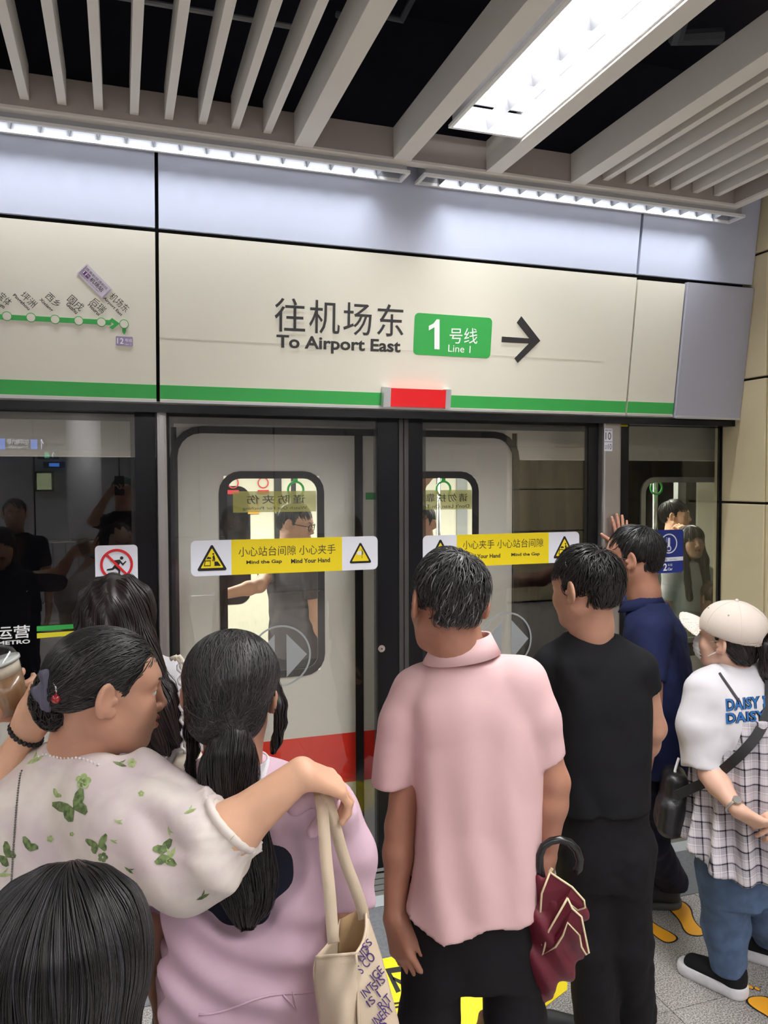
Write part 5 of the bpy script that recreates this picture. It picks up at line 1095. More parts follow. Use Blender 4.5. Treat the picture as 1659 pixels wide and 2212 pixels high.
    S._add(brim, (-.09, .05, -.01), (.09, .19, .08), .002); V, F = S.mesh(); obj('brim', xf(V*.97, Rm, c), F, M_cap, capo, True)
    for k in range(6):
        t = k*math.pi/3; A = [H((.0985*math.sin(t)*math.cos(f_), -.020+.1225*math.cos(t)*math.cos(f_), .050+.0985*math.sin(f_))) for f_ in np.linspace(-.05, 1.55, 12)]; MB().tube(A, .0009, 5).build('seam', M_cap, capo)
    MB().ball(H((0, -.020, .150)), .007, 10, 8).build('button', M_cap, capo, True)
    for a_2 in (.55, 1.65, 2.7, -.55, -1.65): MB().tube([H((.0985*math.sin(a_2)*.78, -.020+.1225*math.cos(a_2)*.78, .050+.0985*.63)), H((.0985*math.sin(a_2)*.79, -.020+.1225*math.cos(a_2)*.79, .050+.0985*.64))], .003, 8).build('eyelet', mat('eyelet_shade', s2l(150, 140, 130), .7), capo)
    # mask
    S = Sdf(.003, .01); S.ell((0, .070, -.048), (.050, .050, .052), k=.01); S.ell((0, .094, -.030), (.020, .024, .026), k=.02); S.ell((0, .055, -.048), (.052, .045, .058), k=.003, mode='s'); S.cut((0, .045, 0), (0, -1, 0)); S.disp(lambda X, Y, Z_: .0012*np.sin(Z_*420))
    V, F = S.mesh(); mk = obj('face_mask', xf(V*.97, Rm, c), F, mat('mask_white', s2l(232, 232, 236), .7), p, True)
    for e in (-1, 1):
        for z1, z2 in ((-.016, .016), (-.082, -.02)): MB().tube([H((e*.040, .068, z1)), H((e*.068, .03, (z1+z2)/2)), H((e*.078, -.008, z2))], .0016, 6).build('ear_loop', MATS['mask_white'], mk, True)
    # ponytail
    S = Sdf(.005, .02); S.chain([H((0, -.105, .03)), H((.0, -.135, .01)), H((.01, -.150, -.06)), H((.03, -.140, -.14)), H((.04, -.13, -.24))], [.016, .022, .028, .026, .01]); V, F = S.mesh(); rt = surf_points(V, F, 500); v2, f2 = strands(S, rt, lambda P: np.array([[.1, 0, -1]]*len(P)), 12, .012, .001, (0, .004)); Vj, Fj = join([(V, F), (v2, f2)]); obj('ponytail', Vj, Fj, H_brown, p, True)
    A = [at(1596, 1450, Z)+ax*.075*math.cos(t)+fwd(ph)*.066*math.sin(t)+[0, 0, .008+.012*math.cos(t)] for t in np.linspace(0, 2*math.pi, 25)]
    MB().ribbon(A, .012, [np.array([0, 0, 1.])]*25, .004).build('lanyard', mat('blue_lanyard', s2l(96, 160, 205), .6), p)
    # arms, hands behind the back
    w1 = at(1592, 1748, Z-.21); w2 = at(1706, 1752, Z-.21)
    arm(p, at(1530, 1500, Z-.02), at(1536, 1672, Z-.10), w1, SK_fair, dict(f=at(1648, 1782, Z-.23)-at(1592, 1748, Z-.21), n=(-.3, -.5, -.7), side=1, curl=32, s=.95, spread=3, thumb=(30, 20)), (.042, .038, .034, .024))
    arm(p, sr_, at(1740, 1660, Z-.10), w2, SK_fair, dict(f=at(1640, 1790, Z-.25)-at(1700, 1752, Z-.23), n=(0, -.8, .6), side=-1, curl=40, s=.95, thumb=(30, 20)), (.042, .038, .034, .024))
    t = thing('wristwatch', w1, 'silver watch with brown band on the wrist of the plaid dress woman', 'watch'); d_ = nrm(w1-at(1536, 1672, Z-.10)); e1 = nrm(np.cross(d_, (0, 0, 1))); e2 = np.cross(d_, e1); w_ = w1-d_*.012
    MB().tube([w_+(e1*math.cos(a)+e2*math.sin(a))*.030 for a in np.linspace(0, 2*math.pi, 21)], .0042, 6, False).build('band', mat('watch_silver', (.6, .58, .56), .3, .8), t, True); MB().tube([w_+(e1*.2+e2*-1)*.027, w_+(e1*.2+e2*-1)*.036], .014, 16).build('case', MATS['watch_silver'], t)
    # jeans and slip-ons
    lt, lh = onZ(1506, 2112), onZ(1600, 2156); d = lt-lh; pa = math.degrees(math.atan2(d[0], d[1])); la = onZ(1572, 2140); ra = onZ(1672, 2075)
    legs = [[at(1560, 1880, Z-.02), at(1566, 2000, Z+.03), la+[0, 0, .08]], [at(1645, 1880, Z+.03), at(1650, 1980, Z+.12), ra+[0, 0, .08]]]
    trousers(p, at(1605, 1840, Z), ax, at(1605, 1770, Z)[2], .15, .12, legs, M_jeans, (.088, .076, .062), .07, amp=.006, name='jeans')
    M_sole = mat('white_rubber_sole', s2l(214, 212, 216), .5, var=.12, vscale=25); M_upper = cloth_m('black_knit', (28, 28, 30), .9, .3, 900)
    shoe(p, la-nrm(d)*.06, pa, M_upper, M_sole, .245, .042, .047, 'slip_on_shoe'); shoe(p, ra-fwd(-20)*.06, -38, M_upper, M_sole, .245, .042, .047, 'slip_on_shoe')
    trunk(p, hp, at(1608, 1800, Z), at(1612, 1600, Z), at(1602, 1480, Z), SK_fair, ax, .13)
    # crossbody bag
    t = thing('crossbody_bag', at(1450, 1750, 2.74), 'black crossbody bag with wide strap hanging in front of the plaid dress woman', 'bag'); z = 2.83
    M_lt = mat('black_leather', (.014, .014, .016), .35, bump=.15, bscale=300); S = Sdf(.006, .02); Rb = np.array(Matrix.Rotation(math.radians(-30), 3, 'Z') @ Matrix.Rotation(math.radians(6), 3, 'Y')); S.box(at(1452, 1730, z), (.040, .08, .115), Rb, .03); S.box(at(1442, 1758, z-.03), (.036, .06, .065), Rb, .03); S.disp(folds(.004, 40, 1., 3)); sobj('bag_body', S, M_lt, t)
    MB().tube([at(1466, 1638, z), at(1458, 1665, z-.03), at(1461, 1690, z-.05), at(1470, 1706, z-.06)], .005, 8).build('white_piping', M_whitep, t, True); MB().tube([at(1462+3*math.cos(a), 1716+7*math.sin(a), z-.07) for a in np.linspace(0, 6.28, 13)], .0025, 6, False).build('ring', M_chrome, t, True)
    A = [at(x_, y_, 2.3) for x_, y_ in ((1664, 1470), (1662, 1510), (1654, 1550), (1634, 1590), (1604, 1625), (1570, 1656), (1535, 1684), (1500, 1706), (1476, 1722))]; dirs = None; A2 = list(conform(A, dress, dirs, .012)); t2 = list(conform(A, tee, dirs, .012))
    A3 = [a if (a-CAMP)@_F < (b-CAMP)@_F else b for a, b in zip(A2, t2)]; A3 = [a if depth(a) > 2.42 else at(q[0], q[1], 2.62) for a, q in zip(A3, ((1664, 1470), (1662, 1510), (1654, 1550), (1634, 1590), (1604, 1625), (1570, 1656), (1535, 1684), (1500, 1706), (1476, 1722)))]; A3[-1] = at(1462, 1718, 2.72); A3[-2] = (A3[-1]+A3[-3])/2; A3 = cr(A3, 5)
    MB().ribbon(A3, .032, [nrm(np.cross(A3[min(i+1, len(A3)-1)]-A3[max(i-1, 0)], fwd(42))) for i in range(len(A3))], .004).build('shoulder_strap', M_strap, t)
# ---------------------------------------------------------------- 5 woman with long loose hair
def woman_long():
    Z = 1.97; hp = at(310, 1800, Z); p = person(hp, 'woman in a white blouse with very long loose dark hair, facing the doors')
    ax = rax(8); S = Sdf(.007, .03)
    S.loft(rows(Z, [(1438, 262, 345, .055), (1452, 232, 385, .075), (1475, 212, 402, .095), (1540, 214, 400, .105), (1640, 222, 396, .105), (1700, 226, 392, .10), (1740, 220, 398, .105)]), ax)
    S.cone(at(300, 1450, Z), at(235, 1475, Z), .045, .05, k=.04).cone(at(300, 1450, Z), at(376, 1472, Z), .045, .05, k=.04)
    sleeve(S, [at(232, 1480, Z), at(214, 1560, Z), at(212, 1620, Z)], [.055, .07, .05]); sleeve(S, [at(378, 1480, Z), at(396, 1560, Z-.02), at(398, 1625, Z-.02)], [.055, .070, .05])
    S.disp(folds(.007, 34, .5, 41)); bl = sobj('blouse', S, M_whitec, p)
    MB().tube([at(398, 1592, Z-.09), at(380, 1604, Z-.1), at(355, 1640, Z-.12), at(312, 1672, Z-.13)], .003, 6).build('waist_tie', M_whitec, p, True)
    c = at(254, 1343, Z); b, Rm = head(p, c, 12, -10, 6, SK_fair, .98, at(292, 1460, Z), (.046, .052), female=True)
    Ri = Rm.T; T = lambda q, z: ((at(*q, z)-c)@Rm)/.98
    def shp(S, L):
        S.ell(L((0, -.016, .034)), L((.084, .104, .086)), k=.02); S.box(L((0, .13, -.05)), L((.15, .085, .10)), r=.02, k=.02, mode='s')
        pts = [T(q, z) for q, z in (((243, 1330), Z-.03), ((255, 1400), Z-.06), ((280, 1470), Z-.09), ((318, 1540), Z-.11), ((345, 1585), Z-.115))]
        for i, (a, b_) in enumerate(zip(pts[:-1], pts[1:])): S.cone(L(a), L(b_), (.082, .082, .076, .066)[i], (.082, .076, .066, .045)[i], k=.03, flat=(nrm(Rm.T@fwd(8)), 1.6))
        S.disp(lambda X, Y, Z_: .003*np.sin((X+.35*Z_)*150+2*np.sin(Z_*20)))
    dn = nrm((T((345, 1620), Z)-T((255, 1400), Z))); dn0 = nrm(Rm.T@np.array([0, 0, -1.]))
    def fl(P):
        w = np.clip((P[:, 2]+.02)/-.12, 0, 1)[:, None]; top = np.clip(P[:, 2]/.08, 0, 1)[:, None]
        return (dn0*(1-w)+dn*w)*(1.2)+top*np.stack([np.sign(P[:, 0])*1.4, -.4+0*P[:, 0], 0*P[:, 0]], 1)
    hair(p, c, Rm, .98, shp, H_brown, 2600, lambda P: ((P[:, 1] < .05) | (P[:, 2] > .06)).astype(float)+1e-6, fl, nseg=18, step=.014, lift=(0, .004), wob=.10, r=.0008, seed=15, m2=hair_m('hair_sheen_brown', (62, 46, 44)))
    for s_, x in ((-1, 222), (1, 392)): arm(p, at(x, 1500, Z), at(x+s_*4, 1640, Z+.02), at(x-s_*10, 1760, Z+.12), SK_fair, dict(f=(0, .3, -1), n=(s_, 0, 0), side=-s_, curl=25, s=.92), (.038, .034, .030, .022), h=.005)
    lower_body(p, hp, 8, 1.58, cloth_m('grey_skirt', (120, 118, 122)), hw=.145, hd=.10)
    trunk(p, hp, at(308, 1780, Z), at(306, 1580, Z), at(292, 1480, Z), SK_fair, ax, .12)
    t = thing('shoulder_bag', at(405, 1650, 1.86), 'cream shoulder bag with twisted white straps on the white blouse woman', 'bag'); M_cl = mat('cream_leather', s2l(222, 214, 196), .5, bump=.1, bscale=200)
    z = 1.86
    for x0, xo in ((384, 0), (392, 8)):
        A = [at(x_+xo, y_, z) for x_, y_ in ((368, 1424), (380, 1418), (391, 1432), (397, 1470), (399, 1540), (400, 1600), (402, 1650))]; MB().tube(A, .0055, 8).build('strap', M_cl, t, True)
    A = []; 
    for k in range(40): q = at(388+.35*k-.002*k*k, 1428+k*5.8, z-.006); A.append(q+rax(10)*.006*math.cos(k*1.3)+fwd(10)*.006*math.sin(k*1.3))
    MB().tube(A, .004, 6).build('twisted_cord', M_whitec, t, True)
    S = Sdf(.005, .02); S.ell(at(408, 1668, z+.02), (.040, .045, .055), k=.02); S.ell(at(418, 1650, z), (.022, .03, .025), k=.02); S.disp(folds(.005, 60, 1., 8)); sobj('bag_body', S, M_cl, t)
    MB().tube([at(400+4*math.cos(a), 1668+9*math.sin(a), z-.035) for a in np.linspace(0, 6.28, 13)], .0015, 6, False).build('ring', M_chrome, t, True)
# ---------------------------------------------------------------- 6 woman in the butterfly blouse
def woman_butterfly():
    Z = 1.46; hp = at(110, 1950, Z); p = person(hp, 'woman in a sheer white blouse with green butterflies, in profile, arm round the girl')
    ph = 38; ax = rax(ph); S = Sdf(.0062, .03)
    def lv(py, px, hw, hd, z=Z): P = at(px, py, z); return (P[2], P[0], P[1], hw, hd)
    S.loft([lv(1632, 168, .062, .060), lv(1650, 152, .095, .078), lv(1680, 132, .135, .095), lv(1730, 122, .16, .11), lv(1830, 116, .168, .12), lv(1950, 112, .165, .12), lv(2060, 112, .175, .125)], ax, p=2.3)
    sR = at(232, 1722, 1.37); sL = at(5, 1715, 1.56); S.cone(at(160, 1655, Z), sR, .05, .055, k=.04).cone(at(150, 1655, Z), sL, .05, .055, k=.04)
    S.ell(at(268, 1672, 1.38), (.040, .035, .022), k=.03)
    # puffed right sleeve
    cu = at(497, 1782, 1.30); S.chain([at(222, 1745, 1.37), at(300, 1795, 1.35), at(400, 1835, 1.325), at(462, 1812, 1.305), cu], [.070, .098, .098, .078, .050], k=.03)
    d = nrm(at(620, 1668, 1.32)-at(450, 1838, 1.30)); e = cu+d*.008
    S.post.append(('f', lambda X, Y, Zz: np.where(((X-e[0])**2+(Y-e[1])**2+(Zz-e[2])**2) < .012, (X-e[0])*d[0]+(Y-e[1])*d[1]+(Zz-e[2])*d[2], -1)))
    sleeve(S, [sL, at(-60, 1800, 1.56), at(-75, 1880, 1.56)], [.07, .09, .055], k=.04)
    c0 = at(300, 1800, 1.35)
    def fd(X, Y, Zz):
        q = np.sqrt((X-e[0])**2+(Y-e[1])**2+(Zz-e[2])**2); an = np.arctan2(Zz-e[2], Y-e[1]+.0001)
        g = .0035*np.sin(an*22)*np.exp(-(q/.07)**2)
        arm_ = np.clip((X-sR[0])/.06, 0, 1)
        return g+.006*noise3(X*1.3+Zz*.8, Y, Zz*.3, 26, 3)*(.4+arm_)+.0022*noise3(X, Y, Zz*.5, 60, 9)+.006*arm_*(1-2.6*np.abs(noise3(X*1.2+Zz, Y, Zz*.4, 34, 12)))+.004*arm_*np.sin((X*1.0+Zz*.55)*62)*np.exp(-((Zz-c0[2])/.10)**2)
    S.disp(fd)
    M_bl_ = mat('sheer_white_blouse', s2l(224, 216, 208), .7, spec=.25, bump=.06, bscale=500, var=.10, vscale=9, tint=s2l(206, 192, 194)); bl = sobj('blouse', S, M_bl_, p)
    e1 = nrm(np.cross(d, (0, 0, 1))); e2 = np.cross(nrm(d), e1); MB().tube([e-nrm(d)*.004+(e1*math.cos(a)+e2*math.sin(a))*(.0535+.0012*math.sin(a*17)) for a in np.linspace(0, 2*math.pi, 60)], .0080, 8, False).build('cuff_band', M_bl_, p, True)
    # printed butterflies and leaves
    M_gp = mat('green_print', s2l(116, 136, 84), .8, var=.45, vscale=120, tint=s2l(74, 92, 56)); M_gp2 = mat('pale_green_print', s2l(172, 190, 132), .8, var=.3, vscale=90, tint=s2l(140, 160, 100))
    wing = [(0, .004), (.10, .22), (.30, .42), (.55, .52), (.62, .40), (.50, .12), (.38, .02), (.44, -.16), (.38, -.36), (.24, -.42), (.12, -.26), (0, -.08)]
    def decal(px, py, s_, rot, kind, m):
        shapes = []
        if kind == 'b': shapes = [wing, [(-x, y) for x, y in wing][::-1]]
        elif kind == 'w': shapes = [wing]
        elif kind == 'f':
            for k in range(5):
                a = k*2*math.pi/5; shapes.append([(.30*math.cos(a)+.22*math.cos(t), .30*math.sin(a)+.22*math.sin(t)) for t in np.linspace(0, 2*math.pi, 9)[:-1]])
        elif kind == 'l': shapes = [[(-.6, 0), (-.2, -.14), (.3, -.12), (.65, .02), (.3, .12), (-.2, .12)], [(-.1, .1), (.2, .35), (.4, .55), (.25, .2)]]
        cr, sr_ = math.cos(math.radians(rot)), math.sin(math.radians(rot)); dd = nrm(at(px, py, 2)-CAMP); Vs, Fs = [], []
        for sh_ in shapes:
            bm = bmesh.new(); vs = [bm.verts.new((x, y, 0)) for x, y in sh_]; bm.faces.new(vs); bmesh.ops.triangulate(bm, faces=bm.faces[:]); bmesh.ops.subdivide_edges(bm, edges=bm.edges[:], cuts=3, use_grid_fill=True); bmesh.ops.triangulate(bm, faces=bm.faces[:])
            bm.verts.index_update(); k0 = len(Vs); Vs += [at(px+s_*(v.co.x*cr-v.co.y*sr_), py-s_*(v.co.x*sr_+v.co.y*cr), 1.15) for v in bm.verts]; Fs += [tuple(v.index+k0 for v in f.verts) for f in bm.faces]; bm.free()
        W = conform(Vs, bl, None, .0012); W2 = [w if depth(w) > 1.18 else np.array(at(px, py, 1.30)) for w in W]
        if np.ptp([depth(w) for w in W2]) < .12: obj('butterfly_print' if kind in 'bw' else 'flower_print', W2, Fs, m, bl)
    for a in ((158, 1745, 62, 28, 'b', M_gp), (120, 1722, 26, 60, 'w', M_gp2), (180, 1687, 34, 10, 'f', M_gp2), (178, 1690, 20, 40, 'f', M_gp), (62, 1838, 44, 70, 'w', M_gp), (212, 1826, 40, 15, 'b', M_gp), (222, 1852, 22, 0, 'f', M_gp), (352, 1845, 50, -80, 'b', M_gp), (368, 1850, 36, 60, 'l', M_gp2), (108, 1812, 15, 0, 'f', M_gp2), (155, 1802, 10, 0, 'f', M_gp2), (438, 1938, 26, 25, 'l', M_gp), (305, 1714, 14, 20, 'f', M_gp2), (258, 1650, 26, -20, 'l', M_gp), (285, 1648, 20, 10, 'f', M_gp2), (12, 1850, 44, 50, 'b', M_gp), (6, 1890, 30, 0, 'l', M_gp2), (278, 1880, 20, -40, 'l', M_gp), (240, 1900, 20, -20, 'l', M_gp2), (365, 1795, 18, -80, 'l', M_gp2), (75, 1642, 34, 25, 'l', M_gp2), (410, 1752, 24, 20, 'l', M_gp2), (255, 1775, 18, -30, 'l', M_gp2), (245, 1818, 16, -30, 'l', M_gp2)): decal(*a)
    # pearl edging and back chain
    A = conform([at(x_, y_, 1.2) for x_, y_ in ((84, 1634), (92, 1630), (100, 1630), (108, 1633), (116, 1635), (124, 1636), (132, 1637), (140, 1637), (148, 1637), (156, 1638), (164, 1637), (172, 1638), (180, 1639), (188, 1642), (196, 1645), (204, 1648), (212, 1652))], bl, None, .002)
    m = MB(); [m.ball(a, .0026, 8, 6) for a in A if depth(a) > 1.25]; m.build('pearl_edging', mat('pearl', (.8, .78, .76), .25, coat=.5), p, True, kind='stuff')
    A = conform([at(47-22*(k/44)**.6, 1665+k*5.3, 1.2) for k in range(46)], bl, None, .0015); m = MB(); [m.ball(a, .0020, 6, 5) for a in A if depth(a) > 1.2]; m.build('bead_chain', mat('dark_bead', (.18, .17, .16), .3, .6), p, True, kind='stuff')
    # head
    c = at(232, 1494, Z-.01); b, Rm = head(p, c, 80, -7, 0, SK_tan, .955, at(168, 1655, Z+.01), (.055, .066), female=True, mouth='open', smile=1., h=.0023)
    s_ = .955; H = lambda P: xf(np.array([np.array(P)*s_]), Rm, c)[0]
    def shp(S, L):
        S.ell(L((0, -.014, .042)), L((.081, .104, .083)), k=.02); S.ell(L((0, -.075, .0)), L((.055, .045, .055)), k=.03)
        S.box(L((0, .148, -.052)), L((.15, .075, .125)), np.array(Matrix.Rotation(math.radians(27), 3, 'X')), r=.02, k=.015, mode='s')
        S.box(L((0, .02, -.13)), L((.2, .14, .10)), r=.02, k=.02, mode='s')
        for e_ in (-1, 1): S.ell(L((e_*.086, .0, -.010)), L((.022, .028, .036)), k=.008, mode='s')
    tgt = np.array([0, -.13, -.03])
    hair(p, c, Rm, s_, shp, H_black, 2600, top_mask(-.05), lambda P: tgt-P, nseg=12, step=.012, lift=(0, .0022), wob=.06, r=.0007, seed=22, m2=hair_m('hair_sheen', (66, 60, 60)))
    S = Sdf(.004, .015); S.ell(H((0, -.110, -.014)), (.024, .026, .034)); S.ell(H((.0, -.108, .024)), (.016, .018, .020)); S.ell(H((.0, -.092, -.045)), (.024, .026, .022)); V, F = S.mesh(); rt = surf_points(V, F, 500)
    cb = H((0, -.110, -.014)); v2, f2 = strands(S, rt, lambda P: np.cross(P-cb, [0.3, .8, .2]), 9, .009, .0008, (0, .006), wob=.5); obj('bun', *join([(V, F), (v2, f2)]), H_black, p, True)
    # striped bow claw
    M_bow = mat('striped_bow', s2l(44, 40, 66), .5); nt = M_bow.node_tree; w_ = nt.nodes.new('ShaderNodeTexWave'); w_.inputs['Scale'].default_value = 150; tc = nt.nodes.new('ShaderNodeTexCoord'); nt.links.new(tc.outputs['Object'], w_.inputs[0]); rp = nt.nodes.new('ShaderNodeValToRGB'); rp.color_ramp.elements[0].color = (*s2l(26, 22, 44), 1); rp.color_ramp.elements[1].color = (*s2l(150, 150, 176), 1); rp.color_ramp.elements[0].position = .6; nt.links.new(w_.outputs['Fac'], rp.inputs[0]); nt.links.new(rp.outputs[0], nt.nodes['Principled BSDF'].inputs['Base Color'])
    cl = thing('hair_clip', at(108, 1490, 1.38), 'dark striped bow hair clip with a red bead on the bun', 'hair clip'); zz = 1.372
    for P in ([(92, 1456), (102, 1454), (112, 1490), (118, 1512), (104, 1530), (98, 1500)], [(76, 1492), (92, 1480), (104, 1490), (110, 1518), (96, 1526), (80, 1506)], [(112, 1466), (132, 1450), (130, 1478), (126, 1502), (118, 1500), (112, 1476)]):
        S = Sdf(.0025, .006); A = [at(a, b_, zz) for a, b_ in P]; ctr = sum(A)/len(A)
        for a_, b_ in zip(A, A[1:]+A[:1]): S.cone(a_, b_, .0042, k=.006)
        S.cone(A[0], A[3], .0055, k=.008); S.cone(A[1], A[4], .005, k=.008); sobj('bow_loop', S, M_bow, cl)
    MB().ball(at(121, 1510, zz-.012), .0085, 14, 10).build('red_bead', mat('red_glass_bead', s2l(150, 16, 28), .1, coat=1.), cl, True); MB().tube([at(114, 1470, zz-.008), at(121, 1484, zz-.012), at(123, 1500, zz-.012)], .0022, 6).build('clip_wire', M_chrome, cl, True)
    # right arm over the girl's shoulders
    wr = at(648, 1672, 1.315); arm(p, sR, at(432, 1850, 1.285), wr, SK_light, dict(f=at(735, 1700, 1.36)-wr, n=(.15, -.25, 1.), side=-1, curl=34, spread=5, thumb=(34, 20), s=.96), (.050, .046, .041, .027), h=.0035)
    arm(p, sL, at(-85, 1900, 1.57), at(-60, 2080, 1.6), SK_light, dict(f=(.1, .3, -1), n=(-1, 0, 0), side=1, curl=25), (.045, .04, .036, .026), h=.005)
    lower_body(p, hp, 38, 1.53, cloth_m('cream_trousers', (190, 182, 170)), hw=.16, hd=.115)
    trunk(p, hp, at(112, 1980, Z), at(116, 1800, Z), at(160, 1680, Z), SK_light, ax, .135)
# ---------------------------------------------------------------- 7 girl with the ponytail
def girl_ponytail():
    Z = 1.50; hp = at(545, 2212, Z); p = person(hp, 'girl with a black ponytail in a lilac jacket with a navy cut-out back')
    ax = rax(10); 
    R_ = [(1672, 470, 575, .055), (1692, 430, 625, .07), (1712, 395, 675, .085), (1750, 355, 725, .10), (1830, 345, 740, .115), (1930, 352, 735, .12), (2050, 360, 728, .118), (2212, 350, 735, .125), (2330, 330, 760, .135)]
    S = Sdf(.006, .03); S.loft(rows(Z, R_), ax, p=2.4); sR, sL = at(712, 1748, Z-.02), at(372, 1750, Z)
    S.cone(at(520, 1700, Z), sR, .045, .058, k=.04).cone(at(520, 1700, Z), sL, .045, .058, k=.04)
    sleeve(S, [sR, at(738, 1840, Z-.03), at(748, 1955, Z-.02)], [.060, .058, .050], k=.014, open_=False); sleeve(S, [sL, at(338, 1850, Z+.02), at(345, 1965, Z+.04)], [.060, .058, .050], k=.014, open_=False)
    # bunched cloth under the hand
    S.chain([at(640, 1745, Z-.11), at(690, 1712, Z-.10), at(722, 1700, Z-.09)], [.024, .022, .012], k=.03); S.cone(at(720, 1702, Z-.10), at(672, 1795, Z-.13), .010, .014, k=.02)
    S.chain([at(700, 1720, Z-.10), at(745, 1760, Z-.07), at(770, 1850, Z-.06)], [.014, .022, .018], k=.03)
    # oval opening in the back
    hole = [((470, 1920), .036), ((490, 1950), .046), ((530, 1965), .048), ((575, 1935), .046), ((606, 1895), .046), ((632, 1850), .040), ((640, 1890), .040), ((620, 1925), .040), ((455, 1958), .036), ((500, 1985), .040), ((545, 1980), .040), ((545, 1895), .07), ((500, 1840), .06)]
    for q, r in hole: S.ell(at(*q, Z-.125), (r, .064, r), k=.012, mode='s')
    hc_ = at(545, 1900, Z-.12)
    def fd(X, Y, Zz): return .0095*(1-2.6*np.abs(noise3(X+Zz*.9, Y, Zz*.45-X*.5, 20, 6)))+.0055*np.sin((Zz*1.0+X*.75)*75+2*np.sin(X*12))*np.exp(-((Zz-(hc_[2]-.17))/.10)**2)+.0015*noise3(X, Y, Zz, 60, 9)
    S.disp(fd); jk = sobj('jacket', S, M_lilacj, p)
    S = Sdf(.008, .03); S.loft([(z, x, y, w-.036, d-.032) for z, x, y, w, d in rows(Z, R_)], ax, p=2.4); S.cone(at(520, 1700, Z), sR, .035, .045, k=.04).cone(at(520, 1700, Z), sL, .035, .045, k=.04); sobj('inner_top', S, cloth_m('navy_lining', (24, 28, 44), .6), p)
    # white shirt collar
    cc = at(512, 1672, Z); n = 22; V = []
    for t in np.linspace(math.radians(70), math.radians(-250), n):
        o = nrm(ax*math.cos(t)+fwd(10)*math.sin(t)); a = cc+o*.060+[0, 0, .010]; V += [a+[0, 0, .020], a+[0, 0, -.026]+o*.022, a+[0, 0, -.028]+o*.018, a+[0, 0, .018]-o*.004]
    obj('shirt_collar', V, [(i*4+k, i*4+(k+1) % 4, i*4+4+(k+1) % 4, i*4+4+k) for i in range(n-1) for k in range(4)]+[(0, 1, 2, 3), (4*n-1, 4*n-2, 4*n-3, 4*n-4)], M_whitec, p, True)
    c = at(502, 1500, Z-.02); b, Rm = head(p, c, 20, -6, 2, SK_tan, .97, at(515, 1690, Z), (.046, .052), female=True)
    s_ = .97; Hh = lambda P: xf(np.array([np.array(P)*s_]), Rm, c)[0]; tie = ((at(505, 1580, 1.385)-c)@Rm)/s_
    def shp(S, L):
        S.ell(L((0, -.018, .038)), L((.090, .105, .088)), k=.02); S.ell(L((0, -.06, -.03)), L((.072, .052, .055)), k=.03); S.cone(L((0, -.08, -.03)), L(tie), .04, .016, k=.03)
        S.box(L((0, .13, -.04)), L((.15, .085, .125)), r=.02, k=.015, mode='s'); S.box(L((0, .03, -.17)), L((.2, .09, .09)), r=.02, k=.02, mode='s')
    hair(p, c, Rm, s_, shp, H_black, 3200, lambda P: ((P[:, 1] < .06) | (P[:, 2] > .05)).astype(float)*(P[:, 2] > -.09)+1e-6, lambda P: (tie-P)+np.stack([0*P[:, 0], 0*P[:, 0], -.3*np.clip(P[:, 2]/.1, 0, 1)*.1], 1), nseg=13, step=.012, lift=(0, .0025), wob=.06, r=.0007, seed=31, m2=hair_m('hair_sheen', (66, 60, 60)))
    # ponytail running down under the forearm
    ch = [((505, 1588), 1.375, .022), ((498, 1630), 1.37, .034), ((492, 1690), 1.375, .044), ((498, 1760), 1.375, .046), ((514, 1840), 1.375, .047), ((530, 1900), 1.375, .040), ((538, 1945), 1.375, .028), ((532, 1985), 1.375, .006)]
    S = Sdf(.005, .02); S.chain([at(*q, z) for q, z, r in ch], [r for _, _, r in ch], flat=(fwd(8), 1.7)); S.disp(lambda X, Y, Z_: .001*np.sin((X+.3*Z_)*190)); V, F = S.mesh(); rt = surf_points(V, F, 2600)
    zz = np.array([at(*q, z)[2] for q, z, r in ch])[::-1]; xx = np.array([at(*q, z)[0] for q, z, r in ch])[::-1]
    def pf(P): t = np.interp(P[:, 2]-.03, zz, xx)-P[:, 0]; return np.stack([np.clip(t*6+(np.interp(P[:, 2]-.03, zz, xx)-np.interp(P[:, 2], zz, xx))*25, -.8, .8), 0*t, -1+0*t], 1)
    v2, f2 = strands(S, rt, pf, 14, .013, .0006, (0, .005), wob=.14, seed=4); obj('ponytail', *join([(V, F), (v2, f2)]), H_black, p, True)
    A = [at(505, 1580, 1.385)+rax(8)*.024*math.cos(t)+nrm(np.array([0, .35, .9]))*.014*math.sin(t)+fwd(8)*.02*math.sin(t) for t in np.linspace(0, 2*math.pi, 25)]
    MB().tube(A, [.0085+.0015*math.sin(k*2.4) for k in range(25)], 8, False).build('hair_tie', cloth_m('dark_brown_elastic', (52, 42, 42)), p, True)
    # loose side locks
    for q in ([(592, 1478), (604, 1520), (606, 1560), (598, 1600), (590, 1622)], [(414, 1530), (412, 1580), (418, 1620), (410, 1655), (420, 1680)]):
        S = Sdf(.004, .012); S.chain([at(*a, Z-.04) for a in q], [.011, .010, .007, .005, .003], flat=(fwd(8), .8)); V, F = S.mesh(); rt = surf_points(V, F, 160); v2, f2 = strands(S, rt, lambda P: np.array([[0, 0, -1.]]*len(P)), 11, .011, .0007, (0, .004), wob=.2); obj('side_lock', *join([(V, F), (v2, f2)]), H_black, p, True)
    arm(p, sR, at(752, 1960, Z-.02), at(735, 2120, Z+.08), SK_tan, dict(f=(0, .5, -.8), n=(1, 0, 0), side=-1, curl=35), (.042, .036, .032, .023), h=.005)
    arm(p, sL, at(345, 1975, Z+.04), at(345, 2130, Z+.10), SK_tan, dict(f=(0, .4, -1), n=(-1, 0, 0), side=1, curl=25), (.042, .036, .032, .023), h=.005)
    lower_body(p, hp, 10, 1.5, cloth_m('dark_skirt', (50, 50, 66)), hw=.135, hd=.092)
